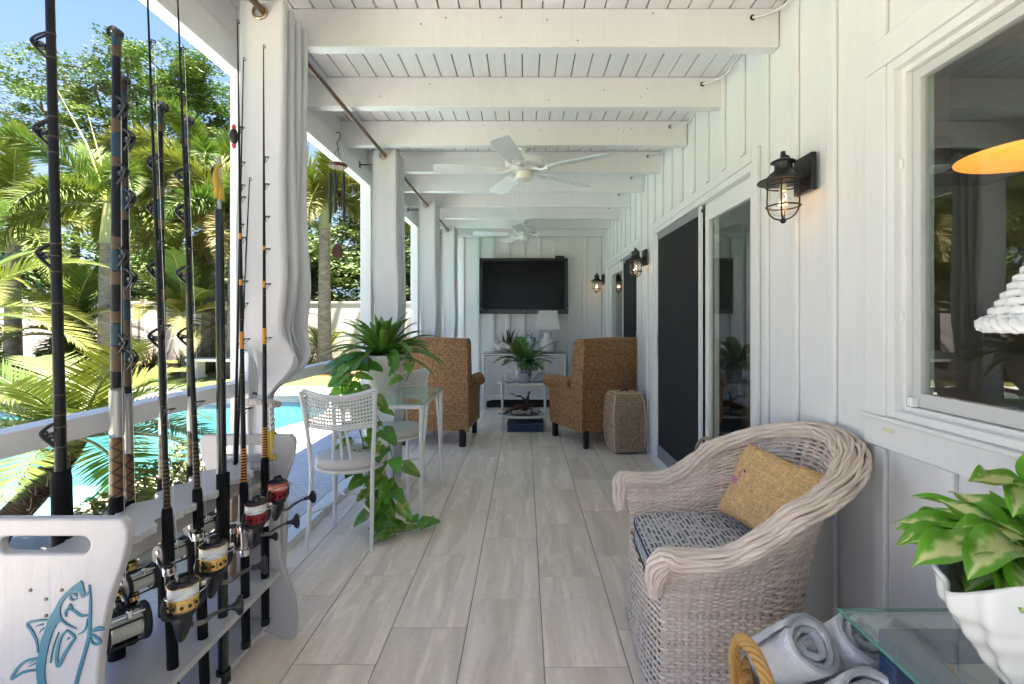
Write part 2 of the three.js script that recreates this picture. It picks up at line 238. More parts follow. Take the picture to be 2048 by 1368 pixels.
// ------------------------------------------------ house wall on the right with its window and sliding doors
const houseWall = thing('house_wall', 'long white board and batten house wall with window and sliding doors', 'wall');
{
  const T = 0.12, X1 = WALLX + T, seg = (a, b, y0, y1) => mesh('wall_panel', bx(WALLX, X1, y0, y1, -a, -b, 0.001), white, houseWall);
  const win = [0.35, 1.515, 0.93, 2.045], dA = [2.40, 4.25, 0, 2.035], dB = [4.86, 6.66, 0, 2.0];
  seg(-BACK, win[0], 0, CEIL - 0.002); seg(win[0], win[1], 0, win[2]); seg(win[0], win[1], win[3], CEIL - 0.002); seg(win[1], dA[0], 0, CEIL - 0.002);
  seg(dA[0], dA[1], dA[3], CEIL - 0.002); seg(dA[1], dB[0], 0, CEIL - 0.002); seg(dB[0], dB[1], dB[3], CEIL - 0.002); seg(dB[1], ENDD + 0.1, 0, CEIL - 0.002);
  const bat = (d, y0, y1) => mesh('batten', bx(WALLX - 0.017, WALLX - 0.0005, y0, y1, -d, -d - 0.046, 0.005), white, houseWall);
  for (let k = -13; k <= 22; k++) {
    const d = 1.766 + 0.2455 * k; if (d < -1.8 || d > 7.1) continue;
    const hit = (o, m) => d + 0.046 > o[0] - m && d < o[1] + m;
    if (hit(win, 0.1)) { bat(d, 0.02, 0.834); bat(d, 2.138, CEIL - 0.004); } else if (hit(dA, 0.075)) bat(d, 2.102, CEIL - 0.004); else if (hit(dB, 0.065)) bat(d, 2.067, CEIL - 0.004); else bat(d, 0.02, CEIL - 0.004);
  }
  const tr = (name, a, b, y0, y1, px = 0.021, par = houseWall) => mesh(name, bx(WALLX - px, WALLX - 0.0007, y0, y1, -a, -b, 0.004), whiteTrim, par);
  { // window
    const [a, b, y0, y1] = win, x9 = WALLX - 0.012, w = mesh('window', merge([bx(x9, WALLX + 0.1, y0 + 0.007, y1, -b + 0.030, -b + 0.0005, 0.002), bx(x9, WALLX + 0.1, y1 - 0.030, y1 - 0.0005, -a, -b + 0.030, 0.002), bx(x9, WALLX + 0.1, y0 + 0.0065, y0 + 0.030, -a, -b + 0.030, 0.002)]), whiteTrim, houseWall);
    tr('casing', a - 0.09, b + 0.09, y1, y1 + 0.092, 0.021, w); tr('casing', b, b + 0.088, y0 - 0.001, y1 - 0.001, 0.0205, w); tr('casing', a - 0.09, b + 0.09, y0 - 0.095, y0 - 0.002, 0.022, w); tr('sill', a - 0.09, b + 0.10, y0 - 0.008, y0 + 0.006, 0.032, w);
    const fr = (x0, x1, w0, name, m) => mesh(name, merge([bx(x0, x1, y0 + 0.007, y1, -b + w0, -b + 0.0005, 0.002), bx(x0, x1, y1 - w0, y1 - 0.0005, -a, -b + w0, 0.002), bx(x0, x1, y0 + 0.0065, y0 + w0, -a, -b + w0, 0.002)]), m, w);
    fr(WALLX + 0.012, WALLX + 0.1, 0.046, 'frame', whiteTrim);
    const grey1 = mat([0.60, 0.60, 0.58], 0.35), s = 0.048, e = 0.078;
    const sash = merge([bx(WALLX + 0.03, WALLX + 0.058, y0 + s, y1 - s, -b + e, -b + s, 0.002), bx(WALLX + 0.03, WALLX + 0.058, y1 - e, y1 - s, -a, -b + e, 0.002), bx(WALLX + 0.03, WALLX + 0.058, y0 + s, y0 + e + 0.012, -a, -b + e, 0.002)]);
    mesh('sash', sash, grey1, w);
    mesh('glass_pane', new THREE.PlaneGeometry(b - a - e, y1 - y0 - 2 * e).rotateY(-Math.PI / 2).translate(WALLX + 0.045, (y0 + y1) / 2, -(a + b - e) / 2), pane, w);
    for (const [yy, l] of [[1.25, 0.03], [1.72, 0.03]]) mesh('latch', rbox(0.008, l, 0.012, WALLX + 0.008, yy, -b + 0.036, 0.002), whiteGloss, w);
    mesh('corner_block', rbox(0.02, 0.03, 0.022, WALLX + 0.02, y0 + 0.062, -b + 0.062, 0.003), whiteGloss, w);
    mesh('drain_sticker', rbox(0.0015, 0.012, 0.05, WALLX - 0.0225, y0 - 0.035, -b + 0.02, 0.0005), mat([0.72, 0.70, 0.50], 0.6), w);
  }
  const screenMat = mat([0.03, 0.031, 0.033], 0.8, { specularIntensity: 0.25 }), railGrey = mat([0.24, 0.24, 0.26], 0.45);
  const door = (o, screenFar, mid) => {
    const [a, b, , y1] = o, X = WALLX, g = mesh('sliding_door', merge([bx(X - 0.01, X + 0.115, 0.03, y1 - 0.001, -a - 0.0005, -a - 0.035, 0.002), bx(X - 0.01, X + 0.115, 0.03, y1 - 0.001, -b + 0.035, -b + 0.0005, 0.002), bx(X - 0.01, X + 0.115, y1 - 0.04, y1 - 0.0005, -a - 0.035, -b + 0.035, 0.002)]), whiteTrim, houseWall);
    tr('casing', a - 0.058, a, 0, y1 + 0.058, 0.021, g); tr('casing', b, b + 0.058, 0, y1 + 0.058, 0.021, g); tr('casing', a + 0.0005, b - 0.0005, y1, y1 + 0.0578, 0.0205, g);
    mesh('track', merge([bx(X - 0.03, X + 0.115, 0.001, 0.03, -a, -b, 0.002), bx(X + 0.0, X + 0.006, 0.03, 0.045, -a - 0.036, -b + 0.036, 0.001), bx(X + 0.035, X + 0.041, 0.03, 0.045, -a - 0.036, -b + 0.036, 0.001)]), whiteTrim, g);
    const pan = (d0, d1, x0, x1, m, top = 0.11, st = 0.06) => mesh('panel_frame', merge([bx(x0, x1, 0.046, y1 - 0.041, -d0, -d0 - st, 0.003), bx(x0, x1, 0.046, y1 - 0.041, -d1 + st, -d1, 0.003), bx(x0, x1, y1 - 0.041 - top, y1 - 0.0415, -d0 - st, -d1 + st, 0.003), bx(x0, x1, 0.0465, 0.15, -d0 - st, -d1 + st, 0.003)]), m, g);
    const a1 = a + 0.036, b1 = b - 0.036, gl = (d0, d1, x) => mesh('glass_pane', new THREE.PlaneGeometry(d1 - d0 - 0.11, y1 - 0.29).rotateY(-Math.PI / 2).translate(x, 0.145 + (y1 - 0.29) / 2, -(d0 + d1) / 2), pane, g);
    const sc = (d0, d1) => { mesh('screen_frame', merge([bx(X + 0.003, X + 0.02, 0.046, y1 - 0.042, -d0, -d0 - 0.04, 0.002), bx(X + 0.003, X + 0.02, 0.046, y1 - 0.042, -d1 + 0.03, -d1, 0.002)]), whiteTrim, g); mesh('screen_rail', merge([bx(X + 0.004, X + 0.019, 0.046, 0.16, -d0 - 0.04, -d1 + 0.03, 0.002), bx(X + 0.004, X + 0.019, y1 - 0.10, y1 - 0.043, -d0 - 0.04, -d1 + 0.03, 0.002)]), railGrey, g); mesh('screen_mesh', bx(X + 0.010, X + 0.012, 0.16, y1 - 0.10, -d0 - 0.04, -d1 + 0.03, 0.0003), screenMat, g); };
    if (screenFar) { pan(a1, mid + 0.03, X + 0.03, X + 0.06, whiteTrim); gl(a1, mid + 0.03, X + 0.045); pan(mid - 0.03, b1, X + 0.07, X + 0.10, whiteTrim); gl(mid - 0.03, b1, X + 0.085); sc(mid + 0.04, b1); }
    else { pan(mid - 0.03, b1, X + 0.03, X + 0.06, whiteTrim); gl(mid - 0.03, b1, X + 0.045); pan(a1, mid + 0.03, X + 0.07, X + 0.10, whiteTrim); gl(a1, mid + 0.03, X + 0.085); sc(a1, mid - 0.04); }
    mesh('handle', rbox(0.012, 0.22, 0.018, X - 0.002, 1.02, screenFar ? -b1 + 0.03 : -a1 - 0.03, 0.004), whiteGloss, g);
    mesh('lock_block', rbox(0.01, 0.022, 0.012, X + 0.0, 1.95, -mid, 0.002), blackMetal, g);
  };
  door(dA, true, 3.12); door(dB, false, 5.72);
  mesh('base_trim', bx(WALLX - 0.0145, WALLX - 0.0008, 0.0, 0.018, -dA[1] - 0.06, -dB[0] + 0.06, 0.001), whiteTrim, houseWall);
}
const endWall = thing('end_wall', 'white board and batten wall at the far end of the porch', 'wall');
{
  mesh('wall_panel', bx(-1.40, WALLX - 0.001, 0, CEIL - 0.003, -ENDD, -ENDD - 0.12, 0.001), white, endWall);
  for (let k = -9; k <= 2; k++) { const x = 0.645 + 0.2275 * k; if (x > -1.3) mesh('batten', bx(x, x + 0.047, 0.09, 2.46, -ENDD + 0.023, -ENDD + 0.0005, 0.003), white, endWall); }
  mesh('base_trim', bx(-1.26, WALLX - 0.003, 0.001, 0.088, -ENDD + 0.016, -ENDD + 0.0006, 0.003), whiteTrim, endWall);
  mesh('outlet', rbox(0.07, 0.11, 0.008, 0.80, 0.47, -ENDD + 0.005, 0.003), mat([0.02, 0.02, 0.02], 0.4), endWall);
}
// ------------------------------------------------ roof and the dim room behind the wall
struct('roof', bx(-1.43, 6.2, 2.79, 2.95, 2.0, -9), mat([0.30, 0.28, 0.26], 0.9));
{
  const room = struct('room'), beige = mat([0.55, 0.50, 0.43], 0.8), X0 = WALLX + 0.125, X1 = 4.3, Z0 = 1.9, Z1 = -7.3, Ht = 2.5;
  const add = (n, g, m) => mesh(n, g, m, room);
  add('room_floor', bx(X0, X1, -0.1, -0.002, Z0, Z1, 0.001), mat([0.10, 0.065, 0.04], 0.35)); add('room_ceiling', bx(X0, X1, Ht, Ht + 0.1, Z0, Z1, 0.001), mat([0.5, 0.48, 0.44], 0.8));
  add('room_wall', bx(X1, X1 + 0.1, -0.1, 2.75, Z0, Z1, 0.001), beige); add('room_wall', bx(X0, X1, -0.1, 2.75, Z0, Z0 + 0.1, 0.001), beige); add('room_wall', bx(X0, X1, -0.1, 2.75, Z1 - 0.1, Z1, 0.001), beige); add('room_wall', bx(X0 + 0.8, X1, 0, Ht - 0.002, -4.5, -4.6, 0.001), beige);
  add('roof_gap_board', bx(WALLX + 0.1, X1 + 0.1, 2.66, 2.78, Z0, Z1, 0.001), beige);
}
// ---------------------------------------------------------------- the yard
const poolPts = [[-3.02, 1.0], [-3.06, 3.4], [-3.02, 4.6], [-2.9, 5.6], [-2.76, 6.2], [-2.85, 7.0], [-3.3, 7.8], [-3.94, 8.15], [-5.0, 7.95], [-6.1, 7.7], [-7.9, 7.25], [-10, 6.9], [-12, 6], [-12.3, 3.5], [-12, 1.0], [-7.5, 0.6]];
const poolLine = curve(poolPts.map(([x, d]) => [x, 0, -d]), 120, true).slice(0, 120);
function flatShape(outer, holes, y, thick) {
  const s = new THREE.Shape(outer.map(([x, z]) => new THREE.Vector2(x, -z))); s.holes = holes.map((h) => new THREE.Path(h.map(([x, z]) => new THREE.Vector2(x, -z))));
  return triUV(new THREE.ExtrudeGeometry(s, { depth: thick, bevelEnabled: false }).rotateX(-Math.PI / 2).translate(0, y - thick, 0));
}
const off = (o) => poolLine.map((p, i) => { const a = poolLine[(i + 119) % 120], b = poolLine[(i + 1) % 120], t = b.clone().sub(a).normalize(); return [p.x + t.z * o * poolSide, p.z - t.x * o * poolSide]; });
let poolSide = 1; { const a = off(0.3), inside = Math.min(...a.map((q) => Math.hypot(q[0] + 7, q[1] + 4))), a0 = Math.min(...poolLine.map((q) => Math.hypot(q.x + 7, q.z + 4))); if (inside < a0) poolSide = -1; }
{
  const grassTex = tex(512, 512, (u, v) => { const a = fbm(u, v, 12, 12, 4, 4), b = fbm(u, v, 110, 110, 2, 9); return [0.34 + a * 0.20 + b * 0.1, 0.39 + a * 0.16 + b * 0.12, 0.18 + a * 0.10 + b * 0.06]; });
  struct('lawn', flatShape([[-140, 60], [60, 60], [60, -180], [-140, -180]], [off(0.02)], -0.085, 0.3), mat(grey(0.55), 0.95, { map: rep(grassTex, 0.5) }));
  const conc = tex(512, 512, (u, v) => { const k = 0.80 + (fbm(u, v, 6, 6, 5, 2) - 0.5) * 0.12 + (fbm(u, v, 120, 120, 2, 3) - 0.5) * 0.16; return [k, k * 0.985, k * 0.985]; });
  const concrete = mat(grey(0.95), 0.85, { map: rep(conc, 0.6) });
  struct('pool_deck', flatShape([[-1.42, 3], [-1.42, -9.4], [-16, -9.1], [-16, 3]], [off(0.30), [[-1.95, -1.3], [-1.95, -3.35], [-2.68, -3.35], [-2.68, -1.3]]], -0.05, 0.1), concrete);
  struct('patio', flatShape([[-1.42, 6.5], [-1.42, 1.92], [6.5, 1.92], [6.5, 6.5]], [], -0.046, 0.1), mat([0.40, 0.39, 0.38], 0.85, { map: rep(conc, 0.6) }));
  struct('pool_coping', flatShape(off(0.305), [off(0.0)], -0.036, 0.12), mat([0.60, 0.585, 0.57], 0.75, { map: rep(conc, 1.4) }));
  const plaster = mat([0.34, 0.66, 0.70], 0.6, { map: rep(tex(512, 512, (u, v) => { const k = 0.88 + (fbm(u, v, 40, 40, 4, 8) - 0.5) * 0.10; return [k, k, k]; }), 0.35) });
  const basin = struct('pool_basin', flatShape(off(0.3), [], -1.35, 0.1), plaster);
  const wall = (y0, y1, o, m, n) => mesh(n, surf((u, v) => { const L = wall.L ??= off(0.0), i = Math.round(u * 120) % 120, q = L[i]; return V(q[0] + 0 * o, lerp(y0, y1, v), q[1]); }, 120, 1, [40, 2]), m, basin);
  wall(-1.36, -0.23, 0, plaster, 'pool_wall'); wall(-0.23, -0.04, 0, mat([0.05, 0.12, 0.28], 0.25, { map: tex(256, 64, (u, v) => { const q = hash(Math.floor(u * 64), Math.floor(v * 6), 4), e = (u * 64 % 1 < 0.12 || v * 6 % 1 < 0.12) ? 0.8 : 0.35 + q * 0.5; return [e, e, e]; }) }), 'waterline_tile');
  const wb = tex(512, 512, (u, v) => { const k = fbm(u + fbm(u, v, 6, 6, 2, 3) * 0.08, v, 12, 16, 4, 44); return [k, k, k]; }, false);
  struct('water', flatShape(off(0.0), [], -0.16, 0.0001), mat([0.85, 0.97, 0.98], 0.02, { specularIntensity: 0.7, transmission: 1, thickness: 0, ior: 1.33, bumpMap: rep(wb, 0.45), bumpScale: 0.008 }));
  const mulch = tex(256, 256, (u, v) => { const k = fbm(u, v, 30, 30, 3, 6); return [0.32 + k * 0.34, 0.22 + k * 0.25, 0.15 + k * 0.2]; });
  struct('mulch_bed', flatShape([[-30, -11.6], [0.5, -11.4], [0.5, -14.6], [-30, -14.6]], [], -0.06, 0.05), mat(grey(0.8), 0.95, { map: rep(mulch, 0.8), bumpMap: rep(mulch, 0.8), bumpScale: 0.03 }));
  struct('planting_bed', flatShape([[-1.95, -1.3], [-1.95, -3.35], [-2.68, -3.35], [-2.68, -1.3]], [], -0.07, 0.05), mat(grey(0.6), 0.95, { map: rep(mulch, 2) }));
}
{ // fence of vinyl panels
  const f = thing('vinyl_fence', 'long white vinyl privacy fence along the back of the yard', 'fence', [0, 0, -14.6]), m = mat([0.80, 0.78, 0.76], 0.5, { map: rep(paintMap, 0.4) });
  for (let i = -13; i <= 3; i++) { const x = i * 1.83 - 0.6; mesh('fence_panel', bx(x + 0.064, x + 1.766, 0.02, 1.74, -0.02, 0.02, 0.004), m, f); mesh('fence_rail', bx(x + 0.0645, x + 1.7655, 1.741, 1.80, -0.035, 0.035, 0.006), m, f); mesh('fence_post', merge([bx(x - 0.063, x + 0.063, -0.1, 1.83, -0.063, 0.063, 0.006), bx(x - 0.075, x + 0.075, 1.8305, 1.86, -0.075, 0.075, 0.01)]), m, f); }
}
const palmBark = mat(grey(0.55), 0.9, { map: barkTex, bumpMap: barkTex, bumpScale: 0.02 });
const shaft = mat([0.33, 0.36, 0.18], 0.5), barkBrown = mat([0.16, 0.115, 0.08], 0.95, { map: rep(barkTex, 2, 3), bumpMap: rep(barkTex, 2, 3), bumpScale: 0.03 });
function palm(name, label, x, D, h, fr, opt = {}) {
  const t = thing(name, label, 'palm tree', [x, -0.08, -D], 0, opt.group), r = opt.r ?? 0.14, lean = opt.lean ?? [0, 0];
  const pts = curve([[0, 0, 0], [lean[0] * 0.3, h * 0.45, lean[1] * 0.3], [lean[0], h, lean[1]]], 14);
  mesh('trunk', sweep(pts, (q) => r * (1.15 - 0.3 * q + 0.25 * Math.exp(-q * 9)), 14), opt.bark ?? palmBark, t);
  const c0 = pts[14];
  if (opt.shaft) mesh('crownshaft', sweep([c0, V(c0.x, c0.y + opt.shaft * 0.5, c0.z), V(c0.x, c0.y + opt.shaft, c0.z)], (q) => r * (0.95 - 0.5 * q), 12), shaft, t);
  const top0 = V(c0.x, c0.y + (opt.shaft ?? 0), c0.z), L = new Leaves(), Rb = [], off0 = R(0, 6);
  for (let i = 0; i < fr.n; i++) { const q = i / (fr.n - 1); frond(L, Rb, top0, off0 + i * 2.399, lerp(fr.e0 ?? 1.25, fr.e1 ?? -0.15, q), fr.len * R(0.85, 1.1), (fr.droop ?? 1.5) * R(0.8, 1.2), fr.leaflets ?? 150, fr.ll ?? 0.55, fr.plume, fr.k ?? 1, fr.tone && q > 0.55 ? fr.tone : undefined, fr.thin); }
  mesh('frond_stalks', merge(Rb), mat([0.22, 0.24, 0.07], 0.6), t); mesh('crown', L.geo(), leafMat, t).userData.kind = 'stuff';
  if (opt.spears) for (const [dx, dz, l] of opt.spears) mesh('spear_leaf', sweep([top0, V(top0.x + dx * 0.4, top0.y + l * 0.5, top0.z + dz * 0.4), V(top0.x + dx, top0.y + l, top0.z + dz)], (q) => 0.035 * (1 - q) + 0.002, 6), mat([0.40, 0.42, 0.14], 0.6), t);
  return t;
}
const fox = { n: 13, len: 2.7, leaflets: 520, ll: 0.52, plume: true, droop: 1.9, thin: 0.95, e0: 1.2, e1: -0.25, k: 1.15 };
palm('foxtail_palm', 'foxtail palm with bare spear leaves and a pale ringed trunk', -9.2, 10.6, 3.0, { ...fox, n: 12, len: 2.5 }, { shaft: 0.9, r: 0.17, spears: [[-1.1, 0.1, 2.6], [-0.45, 0, 2.0]], group: 'palms around the pool' });
palm('foxtail_palm', 'bushy foxtail palm at the far left behind the black rod', -13.0, 12.2, 3.2, { ...fox, n: 15, len: 3.0 }, { shaft: 0.7, r: 0.16, group: 'palms around the pool' });
palm('foxtail_palm', 'tall foxtail palm right of the roller guide rods', -8.3, 12.6, 4.2, { ...fox, n: 15, len: 2.6, tone: [0.17, 0.19, 0.035] }, { shaft: 0.9, r: 0.15, group: 'palms around the pool' });
palm('foxtail_palm', 'yellowing foxtail palm beside the first grey curtain', -6.9, 11.4, 3.1, { ...fox, n: 14, len: 2.2, tone: [0.20, 0.185, 0.04] }, { shaft: 0.7, r: 0.14, group: 'palms around the pool' });
palm('foxtail_palm', 'foxtail palm framed behind the wind chime with arching plumes', -5.0, 12.0, 3.6, { ...fox, n: 15, len: 2.6, tone: [0.18, 0.195, 0.04] }, { shaft: 0.8, r: 0.15, group: 'palms around the pool' });
palm('foxtail_palm', 'foxtail palm glimpsed between the far curtains', -2.6, 13.0, 3.4, { ...fox, n: 13 }, { shaft: 0.8, r: 0.15, group: 'palms around the pool' });
palm('areca_palm', 'arching yellow green palm at the left edge above the hedge', -9.6, 7.9, 1.3, { n: 16, len: 2.6, leaflets: 120, ll: 0.6, droop: 1.7, e0: 1.35, e1: 0.15, k: 1.3, tone: [0.18, 0.21, 0.035] }, { r: 0.06, group: 'palms around the pool' });
palm('areca_palm', 'low arching palm in front of the fence left of the ringed trunk', -11.0, 11.6, 0.9, { n: 18, len: 2.2, leaflets: 120, ll: 0.55, droop: 1.6, e0: 1.35, e1: 0.1, k: 1.2 }, { r: 0.06, group: 'palms around the pool' });
palm('areca_palm', 'arching palm between the tall foxtail palms', -8.0, 11.3, 1.4, { n: 16, len: 2.0, leaflets: 120, ll: 0.5, droop: 1.6, e0: 1.35, e1: 0.2, k: 1.2, tone: [0.2, 0.2, 0.035] }, { r: 0.06, group: 'palms around the pool' });
palm('date_palm', 'feathery date palm by the fence with dark trunk', -7.6, 12.9, 1.1, { n: 26, len: 1.5, leaflets: 90, ll: 0.34, droop: 1.5, e0: 1.3, e1: -0.3, thin: 0.7 }, { r: 0.10, bark: barkBrown, lean: [0.25, 0], group: 'small date palms' });
palm('date_palm', 'feathery date palm just left of the black pole', -6.55, 12.9, 1.2, { n: 26, len: 1.5, leaflets: 90, ll: 0.34, droop: 1.5, e0: 1.3, e1: -0.3, thin: 0.7 }, { r: 0.10, bark: barkBrown, lean: [-0.3, 0], group: 'small date palms' });
palm('date_palm', 'small date palm at the fence right of the first curtain', -5.7, 13.6, 0.35, { n: 22, len: 0.95, leaflets: 70, ll: 0.28, droop: 1.2, e0: 1.3, e1: 0.1, k: 1.3 }, { r: 0.07, bark: barkBrown, group: 'small date palms' });
{ // the leaning date palm beside the pool, close to the porch
  const t = thing('date_palm', 'leaning date palm with shaggy trunk beside the pool behind the rail', 'palm tree', [-2.55, -0.08, -2.35]);
  const pts = curve([[-0.12, 0, 0.1], [-0.06, 0.22, 0.03], [0.06, 0.46, -0.12], [0.12, 0.68, -0.25]], 20);
  mesh('trunk', sweep(pts, (q) => 0.068 - 0.012 * q, 16), barkBrown, t);
  const st = []; for (let i = 0; i < 130; i++) { const q = rnd(), p = pts[Math.floor(q * 19)], a = R(0, 6.28), o = V(Math.cos(a), 0, Math.sin(a)); st.push(sweep(curve([p.clone().addScaledVector(o, 0.05), p.clone().addScaledVector(o, 0.085).add(V(0, R(-0.01, 0.04), 0)), p.clone().addScaledVector(o, R(0.09, 0.12)).add(V(0, R(0.03, 0.09), 0))], 5), (u) => 0.007 * (1 - u * 0.7), 5)); }
  mesh('frond_stubs', merge(st), mat([0.11, 0.085, 0.06], 0.95), t).userData.kind = 'stuff';
  const L = new Leaves(), Rb = [], c = pts[20];
  for (let i = 0; i < 24; i++) { const q = i / 23; frond(L, Rb, c, i * 2.399 + 0.4, lerp(1.0, 0.0, q), 0.80 * R(0.85, 1.15), 1.25 * R(0.8, 1.2), 100, 0.25, false, 0.85, undefined, 0.55); }
  mesh('frond_stalks', merge(Rb), mat([0.20, 0.22, 0.08], 0.6), t); mesh('crown', L.geo(), leafMat, t).userData.kind = 'stuff';
}
// ------------------------------------------------ broad tree behind, built from limbs and leaf clumps
function bigTree(label, base, h, clumps, leaf, perM, dark = 1) {
  const t = thing('ficus_tree', label, 'tree', base), L = new Leaves(), Br = [];
  const trunkTop = V(0, h * 0.42, 0); Br.push(sweep(curve([[0, 0, 0], [0.1, h * 0.2, 0], trunkTop.toArray()], 8), (q) => 0.42 - 0.14 * q, 12));
  for (const [cx, cy, cz, rx, ry, rz] of clumps) {
    const c = V(cx, cy, cz), mid = trunkTop.clone().lerp(c, 0.5).add(V(0, -0.5, 0));
    Br.push(sweep(curve([trunkTop, mid, c], 8), (q) => 0.17 * (1 - q * 0.8), 7));
    const N = Math.floor(perM * rx * ry * rz), nsub = Math.ceil(Math.cbrt(N) * 1.1);
    for (let s = 0; s < nsub; s++) {
      let a = R(0, 6.28), u = R(-1, 1), w = Math.sqrt(1 - u * u), rr = Math.cbrt(R(0.1, 1)); const sc = V(c.x + Math.cos(a) * w * rr * rx, c.y + u * rr * ry, c.z + Math.sin(a) * w * rr * rz), sr = R(0.35, 0.75), tone = R(0.7, 1.3) * dark, yel = R(0, 0.5);
      if (s % 3 === 0) Br.push(sweep([c, c.clone().lerp(sc, 0.6).add(V(0, -0.1, 0)), sc], (q) => 0.05 * (1 - q * 0.8), 5));
      for (let k = 0; k < N / nsub; k++) { a = R(0, 6.28); u = R(-1, 1); w = Math.sqrt(1 - u * u); rr = Math.pow(rnd(), 0.45) * sr; const p = V(sc.x + Math.cos(a) * w * rr * 1.25, sc.y + u * rr * 0.55, sc.z + Math.sin(a) * w * rr * 1.25), b = tone * R(0.75, 1.25); L.flake(p, V(R(-0.7, 0.7), 1, R(-0.7, 0.7)).normalize(), V(R(-1, 1), R(-0.4, 0.2), R(-1, 1)).normalize(), leaf * R(0.7, 1.2), leaf * R(0.8, 1.3), [lerp(0.09, 0.18, yel) * b, lerp(0.17, 0.22, yel) * b, 0.04 * b]); }
    }
  }
  mesh('trunk', merge(Br), mat([0.26, 0.23, 0.19], 0.9, { map: rep(barkTex, 1, 0.3) }), t); mesh('crown', L.geo(), leafMat, t).userData.kind = 'stuff'; return t;
}
{
  const D = 21, bxz = [-16, 0, -D], rel = (px, py, dz, rx, ry, rz) => { const p = at(px, py, D + dz); return [p.x - bxz[0], p.y, p.z + D, rx, ry, rz]; };
  bigTree('broad spreading tree with layered crown above the palms', bxz, 8, [rel(120, 130, 0, 1.6, 0.5, 1.3), rel(90, 175, 1, 2.0, 0.5, 1.6), rel(190, 175, 0, 1.5, 0.8, 1.4), rel(85, 220, -1, 1.7, 0.5, 1.5), rel(180, 250, 0, 2.2, 0.7, 1.8), rel(250, 110, 0, 1.1, 0.8, 1.2), rel(270, 170, 1, 1.5, 1.0, 1.5), rel(330, 150, -1, 1.5, 1.2, 1.5), rel(410, 150, 0, 1.3, 1.1, 1.4), rel(370, 230, 0, 1.9, 1.3, 1.8), rel(440, 230, 1, 1.1, 1.5, 1.4), rel(300, 270, 0, 1.6, 0.9, 1.6), rel(430, 320, 0, 1.5, 1.2, 1.6), rel(240, 310, 0, 2, 0.8, 1.6), rel(215, 80, 0, 0.5, 0.3, 0.5), rel(360, 340, 1, 1.6, 1.0, 1.6), rel(60, 270, 0, 1.4, 0.5, 1.2), rel(-40, 250, 0, 1.5, 0.7, 1.4)], 0.088, 1000, 1.15);
  bigTree('dark broadleaf tree rising behind the fence and wind chime', [-6.2, 0, -19], 7, [[0.3, 4.6, 0, 1.6, 1.2, 1.4], [-1.2, 3.8, 0.4, 1.7, 1.1, 1.4], [1.6, 3.6, 0.2, 1.6, 1.1, 1.4], [0.2, 2.9, 0.6, 1.9, 1.0, 1.3], [2.2, 5.2, 0, 1.3, 1.1, 1.2], [-0.6, 6.0, 0, 1.3, 0.9, 1.2]], 0.10, 750, 0.95);
  bigTree('dark tree behind the far curtains', [-1.6, 0, -20], 7, [[0, 4.6, 0, 2.0, 1.6, 1.4], [-0.8, 3.2, 0.4, 1.8, 1.1, 1.4], [1.2, 3.0, 0.4, 1.8, 1.1, 1.4], [0, 6.4, 0, 1.5, 1.2, 1.2]], 0.10, 650, 0.85);
  bigTree('dark broadleaf tree low behind the fence among the palms', [-11.4, 0, -18], 6, [[0, 3.2, 0, 2.0, 1.2, 1.3], [-2.2, 3.0, 0, 1.8, 1.1, 1.3], [2.2, 3.0, 0, 1.8, 1.1, 1.3], [0.2, 2.0, 0.5, 2.4, 0.9, 1.2], [3.4, 2.2, 0, 1.6, 0.9, 1.2], [-4.2, 2.6, 0, 1.8, 1.0, 1.2]], 0.10, 750, 0.95);
  bigTree('leafy tree beyond the left end of the fence', [-19.5, 0, -17], 6, [[0, 3.6, 0, 2.2, 1.2, 1.5], [2.0, 3.0, 0, 2.0, 1.0, 1.4], [-2.2, 3.6, 0, 2, 1.2, 1.4], [3.4, 2.0, 0.3, 1.8, 0.9, 1.2], [0, 2.2, 0.5, 2.4, 1.0, 1.4]], 0.10, 700, 1.0);
}
{ // trees filling the gap between the fence and the tall crowns
  const spots = [[-23, 17.5, 'at far left'], [-16, 17, 'left of the ringed palm trunk'], [-13.4, 18.5, 'behind the ringed palm trunk'], [-9.3, 18.6, 'behind the roller guide rods'], [-8.2, 17.2, 'behind the black pole'], [-4.4, 18.0, 'right of the first curtain'], [-2.9, 19.5, 'left of the far curtains']];
  for (const [x, D, w] of spots) bigTree('bushy background tree over the fence ' + w, [x, 0, -D], 6, [[0, R(3.8, 4.8), 0, 1.8, 1.3, 1.3], [R(-1.5, -0.8), R(2.8, 3.4), 0.2, 1.6, 1.0, 1.2], [R(0.8, 1.5), R(2.8, 3.4), 0.2, 1.6, 1.0, 1.2], [0.3, 2.1, 0.5, 2.2, 0.8, 1.1], [R(-0.8, 0.8), R(5.2, 6), -0.2, 1.2, 0.9, 1.0]], 0.10, 600, R(0.85, 1.15));
}
